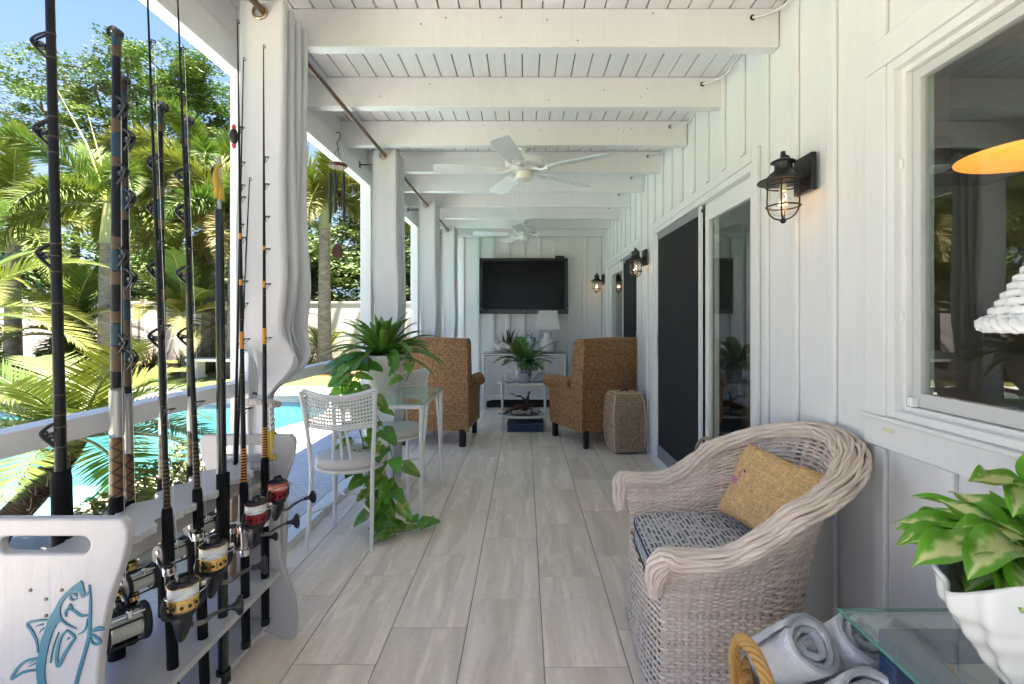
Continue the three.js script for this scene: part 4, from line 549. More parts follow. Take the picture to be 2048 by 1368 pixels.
{ // reed cabinet
  const t = thing('cabinet', 'white reed front cabinet under the television', 'cabinet', [0.0, 0, -6.91]), w = mat([0.74, 0.74, 0.73], 0.45, { map: rep(paintMap, 3) }), reed = mat([0.66, 0.655, 0.65], 0.5), dark = mat([0.03, 0.025, 0.02], 0.8), F = 0.205;
  mesh('carcass', rbox(1.13, 0.60, 0.38, 0, 0.43, 0, 0.004), w, t); mesh('top', rbox(1.19, 0.022, 0.43, 0, 0.757, 0, 0.006), w, t); mesh('glass_top', rbox(1.185, 0.005, 0.425, 0, 0.7715, 0, 0.001), mat([0.10, 0.11, 0.11], 0.1), t);
  for (const s of [-1, 1]) for (const z of [-0.18, 0.195]) mesh('leg', rod([s * 0.57, 0, z], [s * 0.57, 0.745, z], 0.019, 12), w, t);
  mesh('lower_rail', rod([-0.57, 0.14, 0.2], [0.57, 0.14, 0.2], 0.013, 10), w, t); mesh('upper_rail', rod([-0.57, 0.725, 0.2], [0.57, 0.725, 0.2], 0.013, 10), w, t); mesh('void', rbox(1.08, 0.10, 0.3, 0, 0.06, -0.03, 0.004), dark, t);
  for (const s of [-1, 1]) { mesh('bracket', sweep(curve([[s * 0.55, 0.06, 0.2], [s * 0.535, 0.10, 0.2], [s * 0.50, 0.122, 0.2], [s * 0.46, 0.125, 0.2]], 12), 0.007, 7), w, t); }
  const reeds = (x0, x1, y0, y1) => { const g = []; const n = Math.round((x1 - x0) / 0.0165); for (let i = 0; i < n; i++) g.push(cyl(0.0072, 0.0072, y1 - y0, x0 + (i + 0.5) * (x1 - x0) / n, (y0 + y1) / 2, F - 0.012, 6)); return merge(g); };
  const pan = (name, x0, x1, y0, y1) => { const d = mesh(name, merge([rbox(x1 - x0, 0.022, 0.016, (x0 + x1) / 2, y0 + 0.011, F - 0.004, 0.004), rbox(x1 - x0, 0.022, 0.016, (x0 + x1) / 2, y1 - 0.011, F - 0.004, 0.004), rbox(0.022, y1 - y0 - 0.044, 0.016, x0 + 0.011, (y0 + y1) / 2, F - 0.004, 0.004), rbox(0.022, y1 - y0 - 0.044, 0.016, x1 - 0.011, (y0 + y1) / 2, F - 0.004, 0.004)]), w, t); mesh('reed_front', reeds(x0 + 0.022, x1 - 0.022, y0 + 0.022, y1 - 0.022), reed, d).userData.kind = 'stuff'; return d; };
  for (const [a, b, s] of [[-0.545, -0.29, 1], [0.285, 0.545, -1]]) { const d = pan('door', a, b, 0.17, 0.705); mesh('knob', new THREE.SphereGeometry(0.011, 12, 10).translate(s > 0 ? b - 0.02 : a + 0.02, 0.46, F + 0.012), whiteGloss, d); }
  for (const [y0, y1] of [[0.17, 0.345], [0.355, 0.525], [0.535, 0.705]]) { const d = pan('drawer', -0.265, 0.26, y0, y1); mesh('knob', new THREE.SphereGeometry(0.011, 12, 10).translate(0, (y0 + y1) / 2, F + 0.012), whiteGloss, d); }
}
const blueWhite = (s, density) => tex(512, 256, (u, v) => { const a = fbm(u, v, 10, 6, 3, s), b = fbm(u, v, 26, 16, 3, s + 5), k = smooth(0.5, 0.56, b) * smooth(0.40, 0.55, a) * density, band = (Math.abs(v - 0.06) < 0.02 || Math.abs(v - 0.94) < 0.02) ? 0.8 : 0, m = Math.max(k, band); return [lerp(0.83, 0.12, m), lerp(0.85, 0.19, m), lerp(0.87, 0.42, m)]; });
{ // things on the cabinet
  const cz = -6.91, cy = 0.7745;
  const l = thing('table_lamp', 'white ribbed ceramic table lamp with tapered shade on the cabinet', 'lamp', [0.335, cy, cz]), cer = mat([0.66, 0.67, 0.65], 0.3);
  const g = lathe([[0, 0], [0.085, 0], [0.098, 0.01], [0.105, 0.04], [0.107, 0.15], [0.10, 0.19], [0.075, 0.205], [0.055, 0.215], [0.052, 0.27], [0.066, 0.285], [0.066, 0.292], [0, 0.292]], 72); { const p = g.attributes.position; for (let i = 0; i < p.count; i++) { const y = p.getY(i), a = Math.atan2(p.getZ(i), p.getX(i)), k = y > 0.005 && y < 0.2 ? 1 + 0.035 * Math.cos(a * 18) : 1; p.setX(i, p.getX(i) * k); p.setZ(i, p.getZ(i) * k); } g.computeVertexNormals(); }
  mesh('base', g, cer, l); mesh('stem', cyl(0.007, 0.007, 0.05, 0, 0.315, 0), chrome, l);
  const shadeM = mat([0.83, 0.81, 0.77], 0.85, { transmission: 0.25, thickness: 0 }), sq = (y, w, d) => [[-w, -d], [w, -d], [w, d], [-w, d]].map(([x, z]) => V(x, y, z)), lo = sq(0.33, 0.17, 0.12), hi = sq(0.60, 0.13, 0.09), sg = []; for (let i = 0; i < 4; i++) { const a = lo[i], b = lo[(i + 1) % 4], c = hi[(i + 1) % 4], d = hi[i]; sg.push(surf((u, v) => a.clone().lerp(b, u).lerp(d.clone().lerp(c, u), v), 4, 4)); }
  mesh('lamp_shade', merge(sg), shadeM, l); mesh('shade_spider', merge([rod([-0.13, 0.595, 0], [0.13, 0.595, 0], 0.003, 6), rod([0, 0.33, 0], [0, 0.61, 0], 0.004, 6)]), chrome, l);
  const v = thing('blue_vase', 'small blue and white vase with dark handles on the cabinet', 'vase', [0.072, cy, cz + 0.03]);
  mesh('body', lathe([[0, 0], [0.045, 0], [0.05, 0.01], [0.06, 0.06], [0.072, 0.13], [0.07, 0.17], [0.05, 0.2], [0.034, 0.222], [0.033, 0.24], [0.044, 0.268], [0.046, 0.275], [0.038, 0.272], [0.0, 0.2]], 40), mat(grey(0.75), 0.2, { map: blueWhite(31, 1) }), v);
  for (const s of [-1, 1]) mesh('handle', sweep(curve([[s * 0.045, 0.205, 0], [s * 0.072, 0.21, 0], [s * 0.082, 0.19, 0], [s * 0.073, 0.165, 0], [s * 0.069, 0.15, 0]], 16), 0.009, 8), mat([0.02, 0.025, 0.07], 0.3), v);
  const d = thing('clam_shell_bowl', 'white fluted clam shell bowl on the cabinet', 'bowl', [-0.285, cy, cz + 0.03]);
  mesh('shell', surf((u, v2) => { const a = u * 6.283, r = 0.02 + 0.15 * Math.pow(v2, 0.7), w = 1 + 0.10 * v2 * Math.cos(a * 7); return V(Math.cos(a) * r * w * 1.15, 0.004 + 0.13 * v2 ** 1.7 + 0.025 * v2 * Math.cos(a * 7 + 1), Math.sin(a) * r * w * 0.75); }, 84, 12), mat([0.74, 0.71, 0.66], 0.45), d);
  const b = thing('bromeliad', 'bromeliad with dark and yellow tipped leaves in the clam shell bowl', 'plant', [-0.235, cy + 0.03, cz + 0.02]), L = new Leaves();
  for (let i = 0; i < 44; i++) { const a = R(0, 6.28), e = R(0.75, 1.5), y = rnd(); L.blade(V(R(-0.03, 0.03), 0, R(-0.03, 0.03)), V(Math.cos(a) * Math.cos(e), Math.sin(e), Math.sin(a) * Math.cos(e)), V(0.01, 1, 0), R(0.2, 0.36), 0.014, 0.5, [0.05, 0.09, 0.015], y > 0.5 ? [0.22, 0.17, 0.02] : [0.08, 0.04, 0.02], 5, 0.35, (t) => 1 - t ** 3); }
  L.blade(V(0.03, 0.2, 0), V(0.08, 1, 0), V(1, 0, 0), 0.27, 0.015, 0.1, [0.2, 0.16, 0.02], [0.28, 0.18, 0.06], 5, 0.3); mesh('leaves', L.geo(), glossLeaf, b); mesh('root_ball', new THREE.SphereGeometry(0.055, 16, 10).scale(1, 0.5, 1), mat([0.06, 0.04, 0.025], 0.95), b);
}
{ // oval two-tier tray table and what it carries
  const Z = -5.52, X = -0.01, wm = mat([0.76, 0.75, 0.71], 0.4), t = thing('tray_table', 'cream oval two tier tray table between the wing chairs', 'side table', [X, 0, Z]);
  const oval = (a, b, n = 48) => Array.from({ length: n }, (_, i) => [Math.cos(i / n * 6.283) * a, Math.sin(i / n * 6.283) * b]);
  for (const [n, y] of [['top_tray', 0.515], ['lower_tray', 0.15]]) { const g = mesh(n, slab(oval(0.305, 0.22), 0.012, 0.003).rotateX(-Math.PI / 2).translate(0, y, 0), wm, t); mesh('tray_rim', sweep(oval(0.303, 0.218).map(([x, z]) => V(x, y + 0.018, z)), 0.007, 8, true), wm, g); }
  for (const x of [-0.245, 0.245]) for (const z of [-0.135, 0.135]) mesh('leg', merge([rod([x, 0.0, z], [x, 0.53, z], 0.009, 10), cyl(0.014, 0.012, 0.012, x, 0.006, z, 12), new THREE.SphereGeometry(0.012, 12, 8).translate(x, 0.535, z)]), wm, t);
  const j = thing('ginger_jar', 'blue and white ginger jar with lettered panel on the oval tray table', 'jar', [X + 0.0, 0.528, Z + 0.02]);
  const c = document.createElement('canvas'); c.width = 1024; c.height = 512; const q = c.getContext('2d'); q.fillStyle = '#d5d8da'; q.fillRect(0, 0, 1024, 512); q.strokeStyle = '#5d6d96'; q.fillStyle = '#5a6c98'; let r2 = mulberry(5);
  for (let s = 0; s < 4; s++) { const x0 = 40 + s * 256; q.lineWidth = 8; q.lineCap = 'butt'; for (const col of [0, 1]) { const x = x0 + col * 78; for (const y of [150, 190, 235, 275, 320, 360]) { q.beginPath(); q.moveTo(x, y); q.lineTo(x + 66, y); q.stroke(); } for (const y of [160, 245, 330]) { q.strokeRect(x + 12, y, 42, 26); } q.beginPath(); q.moveTo(x + 33, 130); q.lineTo(x + 33, 375); q.stroke(); } q.lineWidth = 4; for (let k = 0; k < 60; k++) { const x = x0 + 165 + r2() * 62, y = 120 + r2() * 270; q.beginPath(); q.arc(x, y, 5 + r2() * 9, 0, 4 + r2() * 2); q.stroke(); } }
  q.lineWidth = 6; for (const y of [60, 450]) { q.beginPath(); q.moveTo(0, y); q.lineTo(1024, y); q.stroke(); }
  const jt = new THREE.CanvasTexture(c); jt.colorSpace = THREE.SRGBColorSpace; jt.wrapS = THREE.RepeatWrapping;
  mesh('body', lathe([[0.001, 0], [0.07, 0], [0.076, 0.006], [0.085, 0.05], [0.098, 0.11], [0.102, 0.155], [0.095, 0.19], [0.078, 0.212], [0.062, 0.222], [0.058, 0.232], [0.058, 0.258], [0.062, 0.268], [0.06, 0.274], [0.05, 0.272], [0.05, 0.22]], 56).rotateY(2.5), mat(grey(0.85), 0.18, { map: jt }), j);
  const pl = thing('palm_cutting', 'green palm fronds arranged in the ginger jar', 'plant', [X, 0.74, Z + 0.02]), L = new Leaves(), Rb = []; for (let i = 0; i < 17; i++) frond(L, Rb, V(R(-0.02, 0.02), 0.0, R(-0.02, 0.02)), i * 2.399 + 0.3, R(0.25, 1.25), R(0.28, 0.42), R(0.9, 1.7), 44, 0.13, false, 1.0, [0.09 * R(0.8, 1.5), 0.22 * R(0.8, 1.3), 0.03], 1.5); frond(L, Rb, V(0, 0, 0), 0.1, 0.75, 0.48, 0.6, 40, 0.13, false, 1, [0.07, 0.14, 0.03], 1.2); mesh('leaflets', L.geo(), leafMat, pl).userData.kind = 'stuff'; mesh('stalks', merge(Rb), mat([0.12, 0.16, 0.04], 0.6), pl);
  const f = thing('fish_figurine', 'grey blue carved fish figurine on the oval tray table', 'figurine', [X + 0.185, 0.528, Z + 0.05], 0.15), fm = mat([0.42, 0.50, 0.53], 0.55, { map: rep(paintMap, 8) });
  mesh('body', surf((u, v) => { const a = v * 6.283, s = Math.pow(Math.sin(Math.PI * clamp(0.04 + 0.9 * u)), 0.7), x = lerp(-0.10, 0.10, u); return V(x, 0.05 + (u - 0.5) * 0.055 + Math.sin(a) * 0.04 * s, Math.cos(a) * 0.024 * s); }, 24, 18), fm, f);
  mesh('tail_fin', slab([[-0.075, 0.015], [-0.125, 0.06], [-0.128, 0.03], [-0.115, 0.012], [-0.125, -0.002], [-0.09, 0.0]], 0.012, 0.003).translate(0, 0.0, -0.006), fm, f); mesh('dorsal_fin', slab([[-0.06, 0.06], [-0.02, 0.115], [0.03, 0.125], [0.07, 0.118], [0.06, 0.09]], 0.012, 0.003).translate(0, 0, -0.006), fm, f); mesh('pedestal', rbox(0.12, 0.014, 0.05, 0.0, 0.007, 0, 0.005), fm, f);
  const shellGeo = (s) => { const g = new THREE.IcosahedronGeometry(1, 3), p = g.attributes.position; for (let i = 0; i < p.count; i++) { const x = p.getX(i), y = p.getY(i), z = p.getZ(i), k = 1 + 0.14 * Math.sin(x * 9 + s) * Math.cos(z * 4) + 0.2 * (vnoise(x * 2 + 9, y * 2 + z + 9, 99, 99, s) - 0.5); p.setXYZ(i, x * k, y * k * (1 - 0.35 * x), z * k * (1 - 0.25 * x)); } g.computeVertexNormals(); return g; }, sg = [1, 2, 3, 4].map(shellGeo);
  const put = (lab, grp, x, y, z, s, col, i) => { const m = top('seashell', sg[i % 4], mat(col, 0.45, { map: rep(paintMap, 3) }), lab, 'shell', grp); m.position.set(x, y, z); m.scale.set(s, s * 0.62, s * 0.8); m.rotation.set(R(-0.3, 0.3), R(0, 6), R(-0.3, 0.3)); };
  for (let i = 0; i < 5; i++) put('white seashell at the left of the top tray', 'white shells on the top tray', X - 0.25 + i * 0.035, 0.549, Z + 0.04 + (i % 2) * 0.04, 0.03, [0.74, 0.70, 0.64], i);
  const plate = top('blue_plate', lathe([[0.001, 0.0], [0.12, 0.0], [0.13, 0.004], [0.19, 0.026], [0.196, 0.03], [0.19, 0.031], [0.13, 0.012], [0.001, 0.008]], 56), mat([0.055, 0.17, 0.21], 0.2), 'round teal plate full of shells on the lower tray', 'plate'); plate.position.set(X + 0.01, 0.1635, Z + 0.03);
  for (let i = 0; i < 16; i++) { const a = i * 2.4, r = 0.04 + 0.10 * Math.sqrt(i / 16); put('mottled tan seashell heaped on the teal plate', 'shells on the teal plate', X + 0.01 + Math.cos(a) * r, 0.195 + R(0, 0.015), Z + 0.05 + Math.sin(a) * r * 0.9, R(0.026, 0.04), [[0.55, 0.42, 0.33], [0.66, 0.58, 0.50], [0.45, 0.33, 0.28]][i % 3], i); }
  const dw = thing('driftwood', 'twisted brown driftwood branches on the lower tray', 'driftwood', [X, 0.2, Z + 0.02]), wd = mat([0.26, 0.155, 0.085], 0.8, { map: rep(barkTex, 1, 2), bumpMap: rep(barkTex, 1, 2), bumpScale: 0.01 });
  for (const [pts, r] of [[[[0.02, 0.02, 0], [0.03, 0.08, 0], [0.045, 0.14, 0.01], [0.06, 0.2, 0], [0.075, 0.225, 0]], 0.026], [[[0.03, 0.12, 0], [0.0, 0.135, 0.01], [-0.03, 0.165, 0], [-0.08, 0.17, 0.01], [-0.13, 0.195, 0], [-0.165, 0.19, 0]], 0.012], [[[0.03, 0.06, 0.01], [-0.06, 0.05, 0.03], [-0.15, 0.02, 0.05], [-0.22, -0.02, 0.06], [-0.275, -0.03, 0.04]], 0.03], [[[0.03, 0.07, 0], [0.09, 0.065, 0.03], [0.13, 0.08, 0.02], [0.155, 0.09, 0.0]], 0.02], [[[0.02, 0.05, 0.02], [0.08, 0.02, 0.07], [0.11, -0.02, 0.11]], 0.026], [[[0.0, 0.04, 0.0], [-0.1, 0.035, -0.02], [-0.2, -0.005, -0.03]], 0.024], [[[0.04, 0.03, 0.03], [0.0, 0.03, 0.08], [-0.05, 0.0, 0.12]], 0.02]]) { const g = sweep(curve(pts, 28), (q) => r * (1 - 0.72 * q) * (1 + 0.25 * Math.sin(q * 19 + r * 900)), 9); mesh('branch', g, wd, dw); }
  const bk = thing('blue_box', 'flat navy blue box on the floor under the tray table', 'box', [X + 0.02, 0, Z + 0.08]); mesh('box_body', rbox(0.40, 0.07, 0.27, 0, 0.036, 0, 0.006), mat([0.012, 0.04, 0.085], 0.5), bk); mesh('box_lid', rbox(0.41, 0.022, 0.28, 0, 0.083, 0, 0.005), mat([0.014, 0.045, 0.095], 0.5), bk);
}
// ---------------------------------------------------------------- glass table, white metal chairs, potted bromeliad with trailing vine
// leaf sheet with colours across its width; col(t, s) -> [r, g, b], s from -1 to 1
function richLeaf(L, base, dir, up, len, wid, droop, col, o = {}) {
  const segs = o.segs ?? 9, cols = o.cols ?? 6, d = dir.clone().normalize(), p = base.clone(), s = V().crossVectors(d, up).normalize(), st = len / segs, o0 = L.p.length / 3, prof = o.prof ?? ((t) => Math.pow(Math.sin(Math.PI * Math.pow(t, 0.75)), 0.8)), ph = rnd() * 6;
  for (let k = 0; k <= segs; k++) {
    const t = k / segs, n = V().crossVectors(s, d).normalize(), w = wid * Math.max(prof(t), 0.002);
    for (let j = 0; j <= cols; j++) { const q = j / cols * 2 - 1, lift = Math.abs(q) * (o.fold ?? 0.25) * w + (o.wave ?? 0) * w * Math.abs(q) * Math.sin(t * 11 + ph + q * 2), back = (o.heart ?? 0) * len * Math.max(0, 1 - t * 5) * Math.sin(Math.PI * Math.min(1, Math.abs(q))) ; L.p.push(p.x + s.x * q * w + n.x * lift - d.x * back, p.y + s.y * q * w + n.y * lift - d.y * back, p.z + s.z * q * w + n.z * lift - d.z * back); L.c.push(...col(t, q)); }
    p.addScaledVector(d, st); d.y -= droop / segs * (0.3 + t * 1.2); d.normalize();
  }
  for (let k = 0; k < segs; k++) for (let j = 0; j < cols; j++) { const a = o0 + k * (cols + 1) + j; L.i.push(a, a + 1, a + cols + 1, a + 1, a + cols + 2, a + cols + 1); }
}
const enamel = mat([0.78, 0.775, 0.75], 0.38, { map: rep(paintMap, 4), bumpMap: rep(paintBump, 5), bumpScale: 0.0008 });
const metalChair = (() => {
  const c = thing('metal_chair', 'white metal chair with pierced back and round pad nearest the camera', 'chair', [-1.0, 0, -2.79], 0.03, 'white metal chairs at the glass table');
  const bam = (q) => 0.0115 + 0.0018 * Math.max(0, Math.cos(q * 6.283 * 3) - 0.6) * 2.5;
  for (const s of [-1, 1]) {
    mesh('back_post', sweep(curve([[s * 0.172, 0, 0.225], [s * 0.168, 0.2, 0.195], [s * 0.165, 0.42, 0.175], [s * 0.178, 0.62, 0.19], [s * 0.196, 0.86, 0.235]], 40), bam, 10), enamel, c);
    mesh('front_leg', sweep(curve([[s * 0.165, 0, -0.165], [s * 0.15, 0.2, -0.145], [s * 0.145, 0.41, -0.135]], 24), bam, 10), enamel, c);
  }
  const bow = (x, y) => 0.235 - 0.02 + (y - 0.86) * 0.18 + 0.035 * (1 - (x / 0.19) ** 2);   // the back curves toward the camera in its middle
  const topY = (x) => 0.865 - 0.038 * Math.cos(x / 0.19 * Math.PI / 2), botY = (x) => 0.672 - 0.018 * Math.cos(x / 0.19 * Math.PI / 2);
  const line = (f, n = 22) => Array.from({ length: n + 1 }, (_, i) => { const x = lerp(-0.193, 0.193, i / n), y = f(x); return V(x, y, bow(x, y)); });
  mesh('top_rail', sweep(line(topY), 0.0125, 8, false, 0.7), enamel, c); mesh('lower_rail', sweep(line(botY), 0.012, 8, false, 0.7), enamel, c);
  const lat = []; for (let k = 1; k < 9; k++) lat.push(sweep(line((x) => lerp(botY(x), topY(x), k / 9), 16), 0.0062, 4, false, 0.4)); for (let i = 1; i < 24; i++) { const x = lerp(-0.19, 0.19, i / 24); lat.push(sweep([0, 0.5, 1].map((q) => { const y = lerp(botY(x), topY(x), q); return V(x, y, bow(x, y)); }), 0.0042, 4, false, 0.6)); }
  mesh('pierced_panel', merge(lat), enamel, c).userData.kind = 'stuff';
  for (const [a, b] of [[-0.055, -0.03], [0, 0.0], [0.055, 0.03]]) mesh('spindle', sweep(curve([[a, 0.43, 0.165], [(a + b) / 2, 0.54, 0.185], [b, 0.662, bow(0, 0.66)]], 12), 0.008, 8), enamel, c);
  const circ = (r, y, n = 48) => Array.from({ length: n }, (_, i) => V(Math.cos(i / n * 6.283) * r, y, Math.sin(i / n * 6.283) * r));
  mesh('seat_ring', sweep(circ(0.19, 0.412), 0.011, 8, true), enamel, c); mesh('seat_plate', cyl(0.185, 0.185, 0.008, 0, 0.416, 0, 40), enamel, c);
  const pad = mat([0.66, 0.62, 0.59], 0.6, { map: rep(paintMap, 5), bumpMap: rep(clothBump, 4), bumpScale: 0.0006 }), g = mesh('seat_pad', lathe([[0.001, 0.421], [0.175, 0.421], [0.192, 0.426], [0.197, 0.445], [0.193, 0.47], [0.183, 0.478], [0.14, 0.487], [0.06, 0.494], [0.001, 0.495]], 56), pad, c);
  for (const y of [0.428, 0.473]) mesh('piping', sweep(circ(y > 0.45 ? 0.191 : 0.195, y), 0.0032, 6, true), pad, g);
  for (const s of [-1, 1]) { mesh('stretcher', sweep(curve([[s * 0.169, 0.19, 0.196], [s * 0.09, 0.205, 0.09], [s * 0.05, 0.21, 0.0], [s * 0.08, 0.205, -0.08], [s * 0.15, 0.19, -0.146]], 24), 0.006, 8), enamel, c); }
  mesh('stretcher', sweep(curve([[-0.15, 0.19, -0.146], [-0.06, 0.205, -0.06], [0, 0.21, -0.045], [0.06, 0.205, -0.06], [0.15, 0.19, -0.146]], 24), 0.006, 8), enamel, c);
  return c;
})();
copy(metalChair, 'white metal chair on the far side of the glass table', [-0.95, 0, -3.47], Math.PI - 0.05);
{
  const t = thing('glass_table', 'square glass topped table with slim white metal legs', 'table', [-0.88, 0, -3.22]), w = 0.262, d = 0.345, Y = 0.722;
  mesh('glass_top', rbox(2 * w + 0.02, 0.009, 2 * d + 0.02, 0, Y + 0.0135, 0, 0.003), mat([0.80, 0.93, 0.89], 0.02, { transmission: 0.95, thickness: 0, ior: 1.5 }), t);
  mesh('glass_edge', sweep([[-w - 0.01, -d - 0.01], [w + 0.01, -d - 0.01], [w + 0.01, d + 0.01], [-w - 0.01, d + 0.01]].map(([x, z]) => V(x, Y + 0.0135, z)), 0.0042, 6, true), mat([0.35, 0.55, 0.48], 0.1), t);
  mesh('frame', merge([rbox(2 * w, 0.022, 0.022, 0, Y - 0.003, -d, 0.004), rbox(2 * w, 0.022, 0.022, 0, Y - 0.003, d, 0.004), rbox(0.022, 0.022, 2 * d - 0.022, -w, Y - 0.003, 0, 0.004), rbox(0.022, 0.022, 2 * d - 0.022, w, Y - 0.003, 0, 0.004)]), enamel, t);
  for (const x of [-1, 1]) for (const z of [-1, 1]) { const f = V(x * (w - 0.006), 0, z * (d + 0.005)), leg = mesh('leg', merge([sweep(curve([[x * w, Y - 0.012, z * d], [x * (w - 0.004), 0.4, z * (d - 0.002)], [x * (w - 0.004), 0.16, z * d], f.toArray()], 24), (q) => 0.0125 - 0.002 * q, 10), cyl(0.011, 0.013, 0.012, f.x, 0.006, f.z, 12)]), enamel, t);
    mesh('brace', sweep(curve([[x * w, Y - 0.014, z * (d - 0.19)], [x * (w - 0.003), 0.52, z * (d - 0.10)], [x * (w - 0.004), 0.33, z * (d - 0.035)], [x * (w - 0.004), 0.2, z * (d - 0.016)]], 20), 0.0095, 8), enamel, leg); }
  const px = -0.925, pz = -3.14, py = Y + 0.0185, pot = thing('white_pot', 'large white footed pot on the glass table', 'pot', [px, py, pz]);
  mesh('pot_body', lathe([[0.001, 0.0], [0.075, 0.0], [0.08, 0.006], [0.074, 0.016], [0.062, 0.028], [0.066, 0.045], [0.095, 0.085], [0.12, 0.14], [0.133, 0.20], [0.14, 0.255], [0.146, 0.268], [0.143, 0.276], [0.132, 0.272], [0.126, 0.25], [0.12, 0.235], [0.001, 0.235]], 64), mat([0.72, 0.71, 0.69], 0.5, { map: rep(paintMap, 3), bumpMap: rep(paintBump, 2), bumpScale: 0.0008 }), pot);
  mesh('soil', cyl(0.122, 0.122, 0.008, 0, 0.2395, 0, 32), mat([0.035, 0.025, 0.018], 0.95), pot);
  const b = thing('bromeliad', 'wide arching green bromeliad in the white pot', 'plant', [px, py + 0.24, pz]), L = new Leaves(); rnd = mulberry(91);
  const tone = () => { const k = R(0.75, 1.25), y = rnd() * 0.5; return [lerp(0.10, 0.20, y) * k, lerp(0.23, 0.31, y) * k, 0.035 * k]; };
  for (let i = 0; i < 62; i++) {
    const a = i * 2.399 + R(-0.2, 0.2), q = i / 61, e = lerp(0.15, 1.35, q) + R(-0.12, 0.12), c = tone(), len = R(0.34, 0.50) * lerp(1.0, 0.72, q), tip = rnd() > 0.75 ? [0.20, 0.09, 0.02] : [c[0] * 1.1, c[1] * 1.05, c[2]];
    richLeaf(L, V(Math.cos(a) * 0.02, R(0, 0.03), Math.sin(a) * 0.02), V(Math.cos(a) * Math.cos(e), Math.sin(e), Math.sin(a) * Math.cos(e)), V(0.001, 1, 0), len, R(0.020, 0.032), lerp(0.9, 1.8, 1 - q * 0.6), (t) => { const z = smooth(0.86, 1, t); return [lerp(c[0], tip[0], z), lerp(c[1], tip[1], z), lerp(c[2], tip[2], z)]; }, { segs: 12, cols: 4, fold: 0.5, prof: (t) => (0.75 + 0.35 * Math.sin(t * 2.4)) * Math.pow(1 - t ** 4, 0.8) });
  }
  mesh('leaves', L.geo(), glossLeaf, b);
  // trailing vine: stems from the pot over the table edge down to the floor
  const vine = thing('trailing_vine', 'variegated heart leaved vine trailing from the pot to the floor', 'plant', [0, 0, 0]), H = new Leaves(), stems = [];
  const paths = [[[-1.03, 0.99, -3.08], [-1.09, 0.97, -2.97], [-1.03, 0.86, -2.87], [-1.0, 0.70, -2.83], [-0.95, 0.52, -2.82], [-0.90, 0.34, -2.81], [-0.87, 0.2, -2.80], [-0.86, 0.1, -2.79]], [[-1.04, 1.0, -3.10], [-1.09, 0.96, -3.02], [-1.02, 0.80, -2.86], [-0.89, 0.62, -2.83], [-0.85, 0.44, -2.82], [-0.80, 0.28, -2.81], [-0.78, 0.14, -2.80]], [[-1.0, 1.0, -3.04], [-1.03, 0.93, -2.95], [-0.93, 0.77, -2.85], [-0.81, 0.55, -2.83], [-0.77, 0.36, -2.82], [-0.79, 0.18, -2.81], [-0.86, 0.05, -2.79], [-0.83, 0.02, -2.77], [-0.72, 0.015, -2.78], [-0.62, 0.03, -2.83], [-0.55, 0.05, -2.92]], [[-1.0, 1.0, -3.05], [-1.09, 0.98, -3.0], [-1.10, 0.90, -2.93], [-1.07, 0.80, -2.89], [-1.05, 0.72, -2.87]], [[-0.80, 1.0, -3.08], [-0.74, 0.99, -3.02], [-0.71, 0.92, -2.97], [-0.73, 0.86, -2.95]], [[-1.02, 1.0, -3.07], [-1.06, 0.93, -2.93], [-1.0, 0.74, -2.85], [-0.93, 0.45, -2.80], [-0.88, 0.25, -2.79], [-0.84, 0.08, -2.77]]];
  for (const p of paths) {
    const pts = curve(p, 60); stems.push(sweep(pts, 0.0032, 6)); const len = pts.reduce((a, q, i) => i ? a + q.distanceTo(pts[i - 1]) : 0, 0), n = Math.round(len / 0.05);
    for (let i = 0; i < n; i++) {
      const q = pts[Math.min(59, Math.floor((i + 0.3) / n * 60))], a = R(-0.6, 3.7), out = V(Math.cos(a) * 0.8, R(-0.1, 0.5), Math.sin(a) * 0.8 + 0.15).normalize(), pe = q.clone().addScaledVector(out, R(0.03, 0.08)); if (pe.y < 0.03) pe.y = 0.03;
      stems.push(sweep(curve([q, q.clone().lerp(pe, 0.6).add(V(0, 0.012, 0)), pe], 5), 0.0018, 5));
      const sz = R(0.08, 0.125), k = R(0.75, 1.3), va = rnd(), ph = R(0, 9), dir = V(out.x, R(-0.9, -0.1), out.z).normalize(); if (pe.y < 0.09) { dir.y = 0.1; dir.normalize(); }
      richLeaf(H, pe, dir, V(out.x * -0.3, 1, out.z * -0.3 + 0.5).normalize(), sz, sz * 0.42, 0.4, (t, s) => { const m = va > 0.35 ? smooth(0.45, 0.8, vnoise(t * 5 + ph, s * 4 + ph, 99, 99, 3)) * va : 0; return [lerp(0.09, 0.45, m) * k, lerp(0.26, 0.50, m) * k, lerp(0.025, 0.10, m) * k]; }, { segs: 8, cols: 6, fold: 0.3, heart: 0.16, prof: (t) => Math.pow(1 - t, 0.62) * Math.min(1, 0.72 + t * 2.2) * 1.06 });
    }
  }
  mesh('stems', merge(stems), mat([0.16, 0.22, 0.05], 0.6), vine); mesh('leaves', H.geo(), glossLeaf, vine);
}
